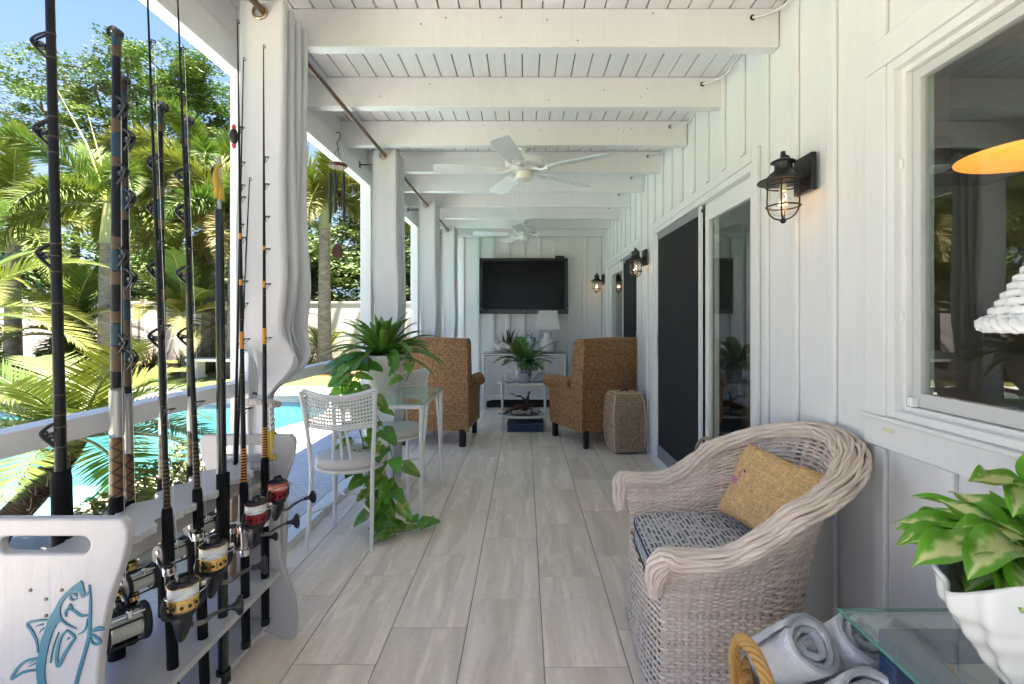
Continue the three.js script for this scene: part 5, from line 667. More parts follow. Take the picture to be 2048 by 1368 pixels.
// ---------------------------------------------------------------- wicker barrel chair, pillow, towels, glass side table, shell planter
rnd = mulberry(404);
{
  const t = thing('wicker_chair', 'pale wicker barrel armchair against the house wall', 'armchair', [0.775, 0, -1.755], -0.04);
  const cane = [[0.78, 0.64, 0.53], [0.83, 0.70, 0.59], [0.71, 0.57, 0.47]].map((c) => mat(c, 0.6, { map: rep(paintMap, 1, 6) }));
  // plan of the U from the far arm tip round the back to the near arm tip: u 0..1; x runs front (-) to back (+), s = +far
  const plan = (u, hw, xf, xb, xs) => { const q = u * 2 - 1, a = Math.abs(q), sg = -Math.sign(q) || 1, st = 0.42; if (a > st) return [lerp(xs, xf, (a - st) / (1 - st)), sg * hw]; const th = a / st * Math.PI / 2; return [xs + (xb - xs) * Math.cos(th), sg * hw * Math.sin(th)]; };
  const back = (u) => Math.pow(clamp(1 - Math.abs(u * 2 - 1) / 0.80), 1), rimY = (u) => 0.535 + 0.29 * smooth(0, 1, back(u));
  const rim = (u) => { const [x, s] = plan(u, 0.345 + 0.01 * back(u), -0.345, 0.325, 0.02); return V(x, rimY(u), -s); };
  const waist = (u) => { const [x, s] = plan(u, 0.265, -0.335, 0.20, -0.03); return V(x, 0.33, -s); };
  const foot = (u) => { const [x, s] = plan(u, 0.285, -0.345, 0.235, -0.03); return V(x, 0.012, -s); };
  const wall = (u, v) => { const r = rim(u), w = waist(u), f = foot(u); if (v < 0.5) { const q = v * 2; return f.clone().lerp(w, q).add(w.clone().sub(f).setY(0).multiplyScalar(0.25 * Math.sin(q * Math.PI))); } const q = (v - 0.5) * 2; const p = w.clone().lerp(r, q); const k = 0.18 * Math.sin(q * Math.PI); p.x -= (r.x - w.x) * k * 0.9; p.z -= (r.z - w.z) * k * 0.9; return p; };
  const nrm = (u, v) => { const e = 0.004, a = wall(clamp(u + e), v).sub(wall(clamp(u - e), v)), b = wall(u, clamp(v + e)).sub(wall(u, clamp(v - e))); return a.cross(b).normalize(); };
  const buckets = [[], [], []], push = (g) => buckets[Math.floor(rnd() * 3)].push(g), stakes = 48;
  const front = (v) => { const a = wall(0, v), b = wall(1, v); return [a, b]; };
  const rows = 62;
  for (let r = 0; r < rows; r++) {
    const v = (r + 0.5) / rows, pts = [], n = 150, par = r % 2 ? 0 : Math.PI, jit = R(-0.001, 0.001);
    for (let i = 0; i <= n; i++) { const u = i / n, p = wall(u, clamp(v + 0.0025 * Math.sin(u * 31 + r))), N = nrm(clamp(u, 0.01, 0.99), v); p.addScaledVector(N, 0.0052 * Math.sin(u * stakes * Math.PI + par) + jit); pts.push(p); }
    if (v < 0.535) { const a = pts[0], b = pts[n], m = 46, ex = []; for (let i = 1; i < m; i++) { const q = i / m, p = b.clone().lerp(a, q); p.x -= 0.012 * Math.sin(q * Math.PI) + 0.0055 * Math.sin(q * 14 * Math.PI + par); ex.push(p); } push(sweep([...pts, ...ex], 0.0052, 6, true)); } else push(sweep(pts, 0.0052, 6));
  }
  for (let k = 0; k < stakes; k++) { const u = (k + 0.5) / stakes, a = [], b = []; for (let i = 0; i <= 20; i++) { const v = i / 20; a.push(wall(u + 0.0025, v)); b.push(wall(u - 0.0025, v)); } push(sweep(a, 0.0045, 5)); push(sweep(b, 0.0045, 5)); }
  for (let k = 1; k < 15; k++) { const a = []; for (let i = 0; i <= 10; i++) { const v = i / 10 * 0.53, [p, q] = front(v), m = q.clone().lerp(p, k / 15); m.x -= 0.012 * Math.sin(k / 15 * Math.PI); a.push(m); } push(sweep(a, 0.0045, 5)); }
  buckets.forEach((g, i) => { mesh('woven_body', merge(g), cane[i], t).userData.kind = 'stuff'; });
  // braided rim: strands wound round a flattened core that drops down the arm fronts
  const core = []; for (let i = 0; i <= 10; i++) core.push(V(-0.352 - 0.006 * Math.sin(i / 10 * 3.14), lerp(0.415, 0.505, i / 10), -0.318 - 0.025 * i / 10)); for (let i = 0; i <= 120; i++) { const p = rim(i / 120); core.push(p); } for (let i = 10; i >= 0; i--) core.push(V(-0.352 - 0.006 * Math.sin(i / 10 * 3.14), lerp(0.415, 0.505, i / 10), 0.318 + 0.025 * i / 10));
  const cc = new THREE.CatmullRomCurve3(core, false, 'centripetal').getSpacedPoints(260), T = cc.map((p, i) => cc[Math.min(260, i + 1)].clone().sub(cc[Math.max(0, i - 1)]).normalize()), ctr = V(-0.05, 0, 0), strands = [[], [], []];
  const outv = cc.map((p) => V(p.x - ctr.x, 0, p.z).normalize()), N = [], Bv = []; cc.forEach((p, i) => { const o = outv[i].clone(); if (Math.abs(T[i].y) > 0.75) o.set(-1, 0, 0); o.addScaledVector(T[i], -o.dot(T[i])).normalize(); N.push(o); Bv.push(V().crossVectors(T[i], o)); });
  for (let p = 0; p < 4; p++) { for (let i = 1; i < 260; i++) { N[i].copy(N[i - 1].clone().add(N[i]).add(N[Math.min(260, i + 1)]).normalize()); N[i].addScaledVector(T[i], -N[i].dot(T[i])).normalize(); Bv[i].crossVectors(T[i], N[i]); } }
  const K = 26; for (let k = 0; k < K; k++) { const dirn = k % 2 ? 1 : -1, pts = cc.map((p, i) => { const a = k / K * 6.283 + (k % 3 ? 1 : -1) * i * 0.021, w = 0.034 + 0.016 * back(clamp((i - 22) / 216)), h = 0.024, en = 0.55 + 0.45 * smooth(0, 16, Math.min(i, 260 - i)), rr = (1 + 0.13 * Math.sin(i * 0.38 + k * 2.1)) * en; return p.clone().addScaledVector(N[i], Math.cos(a) * w * rr + 0.012).addScaledVector(Bv[i], Math.sin(a) * h * rr); }); strands[k % 3].push(sweep(pts, 0.0062, 6)); }
  strands.forEach((g, i) => { mesh('braided_rim', merge(g), cane[i], t).userData.kind = 'stuff'; });
  mesh('rim_core', sweep(cc.map((p, i) => p.clone().addScaledVector(N[i], 0.012)), 0.022, 10), cane[2], t);
  // hem at the foot
  mesh('seat_deck', surf((u, v) => { const a = wall(lerp(0, 0.5, u), 0.49), b = wall(lerp(1, 0.5, u), 0.49); return a.lerp(b, v); }, 16, 10), cane[2], t);
}
{ // seat cushion with printed dashes
  const c = document.createElement('canvas'); c.width = c.height = 1024; const q = c.getContext('2d'), r = mulberry(12); q.fillStyle = '#c9c7c4'; q.fillRect(0, 0, 1024, 1024);
  for (let y = 8; y < 1024; y += 15) { let x = -r() * 30; while (x < 1024) { const l = 14 + r() * 34, k = 60 + r() * 60; q.fillStyle = r() > 0.12 ? `rgba(${k * 0.75},${k * 0.8},${k * 1.05},0.92)` : 'rgba(120,120,125,0.6)'; q.fillRect(x, y + r() * 3, l, 4 + r() * 4); x += l + 8 + r() * 14; } }
  const ct = new THREE.CanvasTexture(c); ct.colorSpace = THREE.SRGBColorSpace; ct.wrapS = ct.wrapT = THREE.RepeatWrapping; ct.rotation = Math.PI / 2;
  const cu = thing('seat_cushion', 'grey and navy dash print seat cushion with navy piping on the wicker chair', 'cushion', [0.775, 0, -1.755], -0.04), print = mat(grey(0.92), 0.85, { map: rep(ct, 0.85), bumpMap: rep(clothBump, 5), bumpScale: 0.0008 }), navy = mat([0.012, 0.03, 0.065], 0.6);
  print.map.rotation = Math.PI / 2;
  const N = 64, out = Array.from({ length: N }, (_, i) => { const a = i / N * 6.283, ca = Math.cos(a), sa = Math.sin(a), m = Math.pow(Math.abs(ca) ** 6 + Math.abs(sa) ** 6, -1 / 6), x = -0.085 + ca * m * 0.255, taper = 1 - 0.22 * smooth(-0.05, 0.17, x); return [x, sa * m * 0.262 * taper]; });
  const g = triUV(new THREE.ExtrudeGeometry(new THREE.Shape(out.map(([a, b]) => new THREE.Vector2(a, b))), { depth: 0.075, bevelEnabled: true, bevelSize: 0.012, bevelThickness: 0.012, bevelOffset: -0.012, bevelSegments: 4 }).rotateX(-Math.PI / 2).translate(0, 0.342, 0));
  { const p = g.attributes.position; for (let i = 0; i < p.count; i++) if (p.getY(i) > 0.41) p.setY(i, p.getY(i) + 0.018 * (1 - Math.min(1, Math.hypot(p.getX(i) + 0.085, p.getZ(i)) / 0.27) ** 2)); }
  mesh('cushion_body', g, print, cu); for (const y of [0.348, 0.418]) mesh('piping', sweep(out.map(([x, z]) => V(x * 1.002, y, -z * 1.002)), 0.0045, 7, true), navy, cu);
}
{ // burlap pillow
  const pw = V(0.104, -0.02, 0.35), up = V(0.14, 0.274, -0.02), ctr = V(0.905, 0.595, -1.765), X = pw.clone().normalize(), Z = V().crossVectors(X, up).normalize(), Y = V().crossVectors(Z, X), hw = 0.195, hh = 0.15;
  const wv = tex(512, 512, (u, v) => { const a = Math.sin(u * 110 * Math.PI) * Math.sin(v * 110 * Math.PI), n = fbm(u, v, 100, 12, 3, 4), m = fbm(u, v, 12, 100, 3, 8), k = 0.86 + a * 0.07 + (n - 0.5) * 0.30 + (m - 0.5) * 0.30; return [1.03 * k, 0.84 * k, 0.585 * k]; });
  const pil = thing('pillow', 'tan burlap pillow with a pink flamingo on the wicker chair', 'pillow', ctr.toArray()); pil.quaternion.setFromRotationMatrix(new THREE.Matrix4().makeBasis(X, Y, Z));
  const f = (sgn) => surf((u, v) => { const a = u * 2 - 1, b = v * 2 - 1, e = Math.pow(Math.max(0, (1 - a ** 6) * (1 - b ** 6)), 0.5), pin = 1 - 0.05 * (1 - b * b) * Math.abs(a) ** 3, pin2 = 1 - 0.06 * (1 - a * a) * Math.abs(b) ** 3; return V(sgn * a * hw * pin, b * hh * pin2, sgn * (0.052 * e * (0.75 + 0.25 * (1 - a * a) * (1 - b * b)) + 0.003 * Math.sin(a * 7 + b * 4))); }, 36, 28, [0.42 * 4.5, 0.3 * 4.5]);
  mesh('pillow_cover', merge([f(1), f(-1)]), mat(grey(0.95), 0.9, { map: wv, bumpMap: wv, bumpScale: 0.003 }), pil);
  // stitched flamingo patch: follows the bulge of the cover
  const zAt = (x, y) => { const a = x / hw, b = y / hh; return 0.052 * Math.sqrt(Math.max(0, (1 - a ** 6) * (1 - b ** 6))) * (0.75 + 0.25 * (1 - a * a) * (1 - b * b)) + 0.003 * Math.sin(a * 7 + b * 4) + 0.0015; };
  const patch = (outline, m, n) => { const s = new THREE.Shape(outline.map(([x, y]) => new THREE.Vector2(x, y))), g = new THREE.ShapeGeometry(s), p = g.attributes.position; for (let i = 0; i < p.count; i++) p.setZ(i, zAt(p.getX(i), p.getY(i)) + 0.0008); g.computeVertexNormals(); mesh(n, g, m, pil); };
  const pink = mat([0.58, 0.22, 0.30], 0.85), ox = -0.135, oy = -0.01, sc = 1.0, el = (cx, cy, a, b, r = 0) => Array.from({ length: 22 }, (_, i) => { const q = i / 22 * 6.283, x = Math.cos(q) * a, y = Math.sin(q) * b; return [ox + cx + x * Math.cos(r) - y * Math.sin(r), oy + cy + x * Math.sin(r) + y * Math.cos(r)]; });
  patch(el(0, 0, 0.021, 0.015, -0.35), pink, 'flamingo_body');
  const neck = curve([[0.016, 0.004, 0], [0.022, 0.02, 0], [0.014, 0.034, 0], [0.018, 0.048, 0], [0.027, 0.05, 0]], 14); for (let i = 0; i < 14; i++) { const a = neck[i], b = neck[i + 1], n = V(-(b.y - a.y), b.x - a.x, 0).normalize().multiplyScalar(0.0042); patch([[ox + a.x - n.x, oy + a.y - n.y], [ox + b.x - n.x, oy + b.y - n.y], [ox + b.x + n.x, oy + b.y + n.y], [ox + a.x + n.x, oy + a.y + n.y]], pink, 'flamingo_neck'); }
  patch(el(0.031, 0.046, 0.006, 0.004, -0.6), mat([0.03, 0.02, 0.02], 0.8), 'flamingo_beak');
  for (const x of [-0.004, 0.004]) patch([[ox + x - 0.0014, oy - 0.014], [ox + x + 0.0014, oy - 0.014], [ox + x * 0.6 + 0.0014, oy - 0.058], [ox + x * 0.6 - 0.0014, oy - 0.058]], mat([0.50, 0.33, 0.34], 0.85), 'flamingo_leg');
}
const terry = tex(256, 256, (u, v) => { const k = fbm(u, v, 90, 90, 2, 3) * 0.7 + fbm(u, v, 16, 16, 3, 9) * 0.3; return [k, k, k]; }, false);
{ // towels in an orange rattan basket
  const B = thing('rattan_basket', 'orange rattan basket with looped handles holding rolled towels', 'basket', [0.765, 0, -1.17], 0.1), honey = [[0.50, 0.26, 0.065], [0.58, 0.32, 0.09], [0.42, 0.20, 0.05]].map((c) => mat(c, 0.4)), sets = [[], [], []], oval = (y, k, n = 90, ph = 0, amp = 0) => Array.from({ length: n }, (_, i) => { const a = i / n * 6.283, m = k + amp * Math.sin(a * 18 + ph); return V(Math.cos(a) * 0.215 * m, y, Math.sin(a) * 0.165 * m); });
  for (let r = 0; r < 26; r++) { const y = 0.015 + r * 0.0122, k = 0.80 + 0.2 * Math.sqrt(y / 0.33); sets[r % 3].push(sweep(oval(y, k, 90, r % 2 ? 0 : Math.PI, 0.022), 0.0062, 6, true)); }
  for (let k = 0; k < 3; k++) { sets[k].push(sweep(Array.from({ length: 160 }, (_, i) => { const a = i / 160 * 6.283, b = a * 24 + k * 2.1; return V(Math.cos(a) * (0.217 + 0.012 * Math.cos(b)), 0.337 + 0.012 * Math.sin(b), Math.sin(a) * (0.167 + 0.012 * Math.cos(b))); }), 0.0075, 6, true)); }
  sets.forEach((g, i) => { mesh('basket_weave', merge(g), honey[i], B).userData.kind = 'stuff'; });
  mesh('basket_floor', cyl(0.16, 0.16, 0.01, 0, 0.008, 0, 32).scale(1.1, 1, 0.85), honey[2], B);
  for (const s of [-1, 1]) { const G2 = []; for (let k = 0; k < 5; k++) { G2.push(sweep(curve([[s * 0.212, 0.30, 0.085], [s * 0.222, 0.40, 0.075], [s * 0.228, 0.455, 0.03], [s * 0.228, 0.455, -0.03], [s * 0.222, 0.40, -0.075], [s * 0.212, 0.30, -0.085]], 70).map((p, i) => { const b = i * 0.32 + k * 1.257; return p.clone().add(V(Math.cos(b) * 0.010, Math.sin(b) * 0.010, 0)); }), 0.007, 6)); } mesh('handle', merge(G2), honey[s > 0 ? 0 : 1], B); }
  const tm = mat([0.90, 0.90, 0.90], 0.95, { bumpMap: rep(terry, 12), bumpScale: 0.004 });
  const roll = (label, pos, dir, r, len, ph) => {
    const rr0 = (u) => 0.008 + (r - 0.008) * u;
    const th = 0.017, turns = r / th, n = 280, nv = 52, fz = (x, y, s) => (vnoise(x, y, 9999, 9999, s) - 0.5) * 0.002 + (vnoise(x * 0.31, y * 0.31, 9999, 9999, s + 1) - 0.5) * 0.004, g = surf((u, v) => { const a = u * turns * 6.283 + ph, rr = 0.008 + (r - 0.008) * u + 0.0022 * Math.sin(a * 3 + v * 5) + 0.003 * Math.sin(a * 1.7 + v * 3 + ph) + fz(a * rr0(u) * 330 + 900, v * len * 330 + 900, 7), z = (v - 0.5) * len + 0.010 * Math.sin(u * 19 + ph) * (v > 0.5 ? 1 : -1) * smooth(0.3, 0.5, Math.abs(v - 0.5)) - 0.022 * (1 - u) * (v - 0.5) * 2; return V(Math.cos(a) * rr * (1 + 0.06 * Math.sin(v * 4 + ph)), Math.sin(a) * rr * 0.94, z); }, n, nv, [turns * 0.3, len]);
    const p = g.attributes.position, nn = g.attributes.normal, th2 = 0.0125, P2 = g.clone(); for (let i = 0; i < p.count; i++) P2.attributes.position.setXYZ(i, p.getX(i) - nn.getX(i) * th2, p.getY(i) - nn.getY(i) * th2, p.getZ(i) - nn.getZ(i) * th2);
    const edges = [0, 1].map((e) => surf((u, v) => { const k = (e ? nv : 0) * (n + 1) + Math.round(u * n), q = Math.sin(v * Math.PI) * 0.007 * (e ? 1 : -1); return V(lerp(p.getX(k), P2.attributes.position.getX(k), v), lerp(p.getY(k), P2.attributes.position.getY(k), v), lerp(p.getZ(k), P2.attributes.position.getZ(k), v) + q); }, n, 4));
    const m = top('rolled_towel', merge([g, P2, ...edges]), tm, label, 'towel', 'rolled white towels'); m.position.set(...pos); m.quaternion.setFromUnitVectors(V(0, 0, 1), V(...dir).normalize()); return m;
  };
  roll('rolled white towel at the left end of the basket with its spiral end showing', [0.655, 0.395, -1.20], [0.12, 0.62, 0.55], 0.074, 0.25, 0.4);
  roll('rolled white towel in the middle of the basket at the back', [0.80, 0.395, -1.215], [0.1, 0.60, 0.5], 0.078, 0.25, 2.2);
  roll('rolled white towel at the front of the basket', [0.735, 0.36, -1.075], [-0.05, 0.62, 0.55], 0.070, 0.22, 4.1);
  roll('rolled white towel at the right end of the basket under the glass', [0.905, 0.385, -1.20], [0.0, 0.62, 0.45], 0.07, 0.24, 5.3);
  roll('rolled white towel at the front right of the basket under the glass', [0.875, 0.36, -1.065], [0.0, 0.62, 0.5], 0.066, 0.22, 1.2);
}
{ // low glass side table on a navy frame, against the wall
  const t = thing('side_table', 'glass topped side table with navy frame in the right foreground', 'side table', [0.925, 0, -0.80]), navy = mat([0.022, 0.045, 0.105], 0.35), Y = 0.58, hx = 0.205, hz = 0.30;
  mesh('glass_top', rbox(2 * hx, 0.009, 2 * hz, 0, Y - 0.0045, 0, 0.002), mat([0.90, 0.97, 0.94], 0.01, { transmission: 0.96, thickness: 0, ior: 1.5 }), t);
  mesh('glass_edge', sweep([[-hx, -hz], [hx, -hz], [hx, hz], [-hx, hz]].map(([x, z]) => V(x, Y - 0.0045, z)), 0.0042, 6, true), mat([0.09, 0.24, 0.19], 0.08), t);
  const ix = hx - 0.075, iz = hz - 0.075;
  mesh('frame_rail', rbox(2 * ix + 0.05, 0.05, 0.05, 0, Y - 0.036, -iz, 0.008), navy, t); mesh('frame_rail', rbox(2 * ix + 0.05, 0.05, 0.05, 0, Y - 0.036, iz, 0.008), navy, t); for (const s of [-1, 1]) mesh('frame_rail', rbox(0.05, 0.05, 2 * iz - 0.052, s * ix, Y - 0.036, 0, 0.008), navy, t);
  for (const sx of [-1, 1]) for (const sz of [-1, 1]) mesh('leg', rbox(0.048, Y - 0.062, 0.048, sx * ix, (Y - 0.062) / 2, sz * iz, 0.008), navy, t);
}
{ // white shell planter with dumb cane
  const s = thing('shell_planter', 'glossy white shell shaped planter on the glass side table', 'planter', [0.945, 0.58, -0.83], 0.25), por = mat([0.82, 0.82, 0.80], 0.14, { clearcoat: 0.5 });
  const outer = (u, v) => { const a = u * 6.283, rx = 0.055 + 0.165 * Math.pow(v, 0.55), rz = 0.045 + 0.105 * Math.pow(v, 0.55), rib = 1 + (0.030 * Math.cos(a * 18 + v * 5) + 0.012 * Math.sin(v * 26 + a * 3)) * smooth(0.05, 0.35, v), lip = smooth(0.85, 1, v), pt = 1 + 0.22 * Math.pow(Math.max(0, -Math.cos(a)), 6) * v; return V(Math.cos(a) * rx * rib * pt, 0.21 * v + lip * (0.022 * Math.sin(a * 5 + 1) + 0.03 * Math.max(0, -Math.cos(a))), Math.sin(a) * rz * rib); };
  mesh('shell_wall', surf(outer, 216, 60), por, s); mesh('inner_wall', surf((u, v) => { const p = outer(u, lerp(0.35, 1, v)); return V(p.x * 0.955, p.y - 0.002 + 0.002 * v, p.z * 0.94); }, 132, 14), por, s); mesh('lip', surf((u, v) => { const p = outer(u, 1), k = lerp(1, 0.955, v), kz = lerp(1, 0.94, v); return V(p.x * k, p.y + 0.004 * Math.sin(v * Math.PI), p.z * kz); }, 132, 4), por, s); mesh('base', surf((u, v) => { const p = outer(u, 0); return V(p.x * v, 0.001, p.z * v); }, 40, 3), por, s);
  mesh('clay_pot', lathe([[0.06, 0.05], [0.085, 0.17], [0.094, 0.172], [0.095, 0.198], [0.086, 0.2], [0.082, 0.18]], 40).translate(0.03, 0, 0.0), mat([0.38, 0.13, 0.06], 0.8), s); mesh('soil', cyl(0.08, 0.08, 0.006, 0.03, 0.178, 0, 24), mat([0.03, 0.02, 0.015], 0.95), s);
  const p = thing('dumb_cane', 'dumb cane plant with cream centred green leaves in the shell planter', 'plant', [0.93, 0.765, -0.84]), L = new Leaves(), St = []; rnd = mulberry(77);
  const leaf = (b, dir, up, len, wid, droop) => { const ph = R(0, 20), k = R(0.85, 1.15); richLeaf(L, b, dir, up, len, wid, droop, (q, sx) => { const e = Math.abs(sx) + 0.5 * (vnoise(q * 22 + ph, sx * 4 + 9, 99, 99, 4) - 0.5) + 0.6 * Math.max(0, q - 0.6), m = 1 - smooth(0.3, 0.62, e), rib = Math.abs(sx) < 0.04 ? 0.15 : 0; return [lerp(0.15, 0.78, m) * k + rib * 0.2, lerp(0.42, 0.83, m) * k + rib * 0.3, lerp(0.02, 0.34, m) * k + rib * 0.2]; }, { segs: 22, cols: 18, fold: 0.35, wave: 0.26, prof: (q) => Math.pow(Math.sin(Math.PI * Math.pow(clamp(q * 0.985 + 0.01), 0.78)), 1.0) }); };
  const stem = (x, z, h, lean) => { const a = V(x, 0, z), b = V(x + lean[0], h, z + lean[1]); St.push(sweep(curve([a, a.clone().lerp(b, 0.5).add(V(0.004, 0, 0)), b], 8), (q) => 0.009 - 0.003 * q, 8)); return b; };
  const tall = stem(0.0, -0.02, 0.17, [-0.02, 0]);
  for (const [dx, dy, dz, l, w, dr] of [[-1, 0.35, 0.1, 0.13, 0.036, 0.6], [-0.8, 0.12, 0.5, 0.12, 0.03, 1.1], [0.25, 1, 0.1, 0.10, 0.03, 0.4], [0.9, 0.18, 0.5, 0.20, 0.043, 0.7], [0.8, 0.3, -0.4, 0.18, 0.04, 0.8]]) leaf(tall, V(dx, dy, dz), V(0.05, 1, 0.25), l, w, dr);
  for (let i = 0; i < 34; i++) { const a = i * 2.399 + 0.7, r = R(0.01, 0.05), b = stem(Math.cos(a) * r, Math.sin(a) * r * 0.8, R(0.02, 0.10), [Math.cos(a) * 0.03, Math.sin(a) * 0.025]); leaf(b, V(Math.cos(a), R(0.05, 0.5), Math.sin(a) * 0.8 + 0.1), V(0.02, 1, 0.2), R(0.14, 0.20), R(0.034, 0.046), R(0.8, 1.5)); }
  for (const [dx, dy, dz, l, w, dr] of [[-0.9, 0.25, 0.45, 0.16, 0.04, 1.0], [-0.7, 0.05, 0.75, 0.15, 0.036, 1.3], [-0.25, 0.2, 0.95, 0.15, 0.036, 1.5], [0.4, 0.3, 0.9, 0.15, 0.038, 1.2], [-0.6, 0.5, 0.5, 0.17, 0.04, 0.9]]) leaf(V(R(-0.02, 0.03), 0.05, 0.02), V(dx, dy, dz), V(0.02, 1, 0.25), l, w, dr);
  mesh('leaves', L.geo(), glossLeaf, p); mesh('stems', merge(St), mat([0.16, 0.26, 0.06], 0.5), p);
}
{ // lamp with white wicker shade at the right edge
  const l = thing('wicker_lamp', 'white wicker shaded lamp at the right edge before the window', 'lamp', [0.832, 0.58, -0.62]), wm = mat([0.80, 0.80, 0.78], 0.55);
  const rr = (q) => lerp(0.055, 0.17, q), Y0 = 0.86, Y1 = 0.655, sets = []; for (let r = 0; r < 17; r++) { const q = (r + 0.5) / 17, y = lerp(Y0, Y1, q), R0 = rr(q), n = 132; sets.push(sweep(Array.from({ length: n }, (_, i) => { const a = i / n * 6.283, o = 0.0045 * Math.sin(a * 22 + (r % 2) * Math.PI); return V(Math.cos(a) * (R0 + o), y + 0.0008 * Math.sin(a * 9 + r), Math.sin(a) * (R0 + o)); }), 0.0062, 6, true)); }
  for (let k = 0; k < 44; k++) { const a = k / 44 * 6.283; sets.push(rod([Math.cos(a) * rr(0), Y0, Math.sin(a) * rr(0)], [Math.cos(a) * rr(1), Y1, Math.sin(a) * rr(1)], 0.0035, 5)); }
  for (const o of [0, 3.14]) sets.push(sweep(Array.from({ length: 160 }, (_, i) => { const a = i / 160 * 6.283, b = a * 30 + o; return V(Math.cos(a) * (0.172 + 0.006 * Math.cos(b)), Y1 - 0.002 + 0.006 * Math.sin(b), Math.sin(a) * (0.172 + 0.006 * Math.cos(b))); }), 0.007, 6, true));
  mesh('lamp_shade', merge(sets), wm, l).userData.kind = 'stuff'; mesh('shade_lining', surf((u, v) => { const a = u * 6.283, q = rr(v) - 0.006; return V(Math.cos(a) * q, lerp(Y0, Y1, v), Math.sin(a) * q); }, 40, 4), mat([0.75, 0.74, 0.70], 0.8), l);
  mesh('lamp_base', lathe([[0.001, 0.001], [0.07, 0.001], [0.075, 0.012], [0.06, 0.03], [0.03, 0.06], [0.045, 0.14], [0.075, 0.24], [0.07, 0.34], [0.04, 0.44], [0.018, 0.50], [0.012, 0.62], [0.012, 0.85], [0.0, 0.855]], 36), wm, l); mesh('shade_spider', merge([rod([-0.054, 0.856, 0], [0.054, 0.856, 0], 0.003, 6), rod([0, 0.856, -0.054], [0, 0.856, 0.054], 0.003, 6)]), chrome, l);
}
{ // handled basket behind the wicker chair
  const b = thing('handled_basket', 'woven bark basket with arched handle behind the wicker chair', 'basket', [0.985, 0, -2.52], 0.2), bk = [[0.42, 0.29, 0.18], [0.34, 0.22, 0.13], [0.50, 0.37, 0.25]].map((c) => mat(c, 0.75)), sets = [[], [], []];
  for (let r = 0; r < 20; r++) for (let k = 0; k < 26; k++) { const a = (k + (r % 2) * 0.5) / 26 * 6.283, rad = 0.12 + 0.03 * (r / 20); sets[Math.floor(rnd() * 3)].push(rbox(0.012, 0.021, 0.034, rad, 0.02 + r * 0.0225, 0, 0.004).rotateY(a)); }
  sets.forEach((g, i) => { mesh('basket_weave', merge(g), bk[i], b).userData.kind = 'stuff'; }); mesh('lining', new THREE.CylinderGeometry(0.142, 0.112, 0.445, 32, 1, true).translate(0, 0.228, 0), bk[1], b);
  mesh('handle', sweep(curve([[-0.01, 0.44, 0.145], [-0.01, 0.54, 0.13], [-0.01, 0.60, 0.07], [-0.01, 0.615, 0.0], [-0.01, 0.60, -0.07], [-0.01, 0.54, -0.13], [-0.01, 0.44, -0.145]], 40), 0.0085, 8), mat([0.40, 0.29, 0.20], 0.7), b);
}
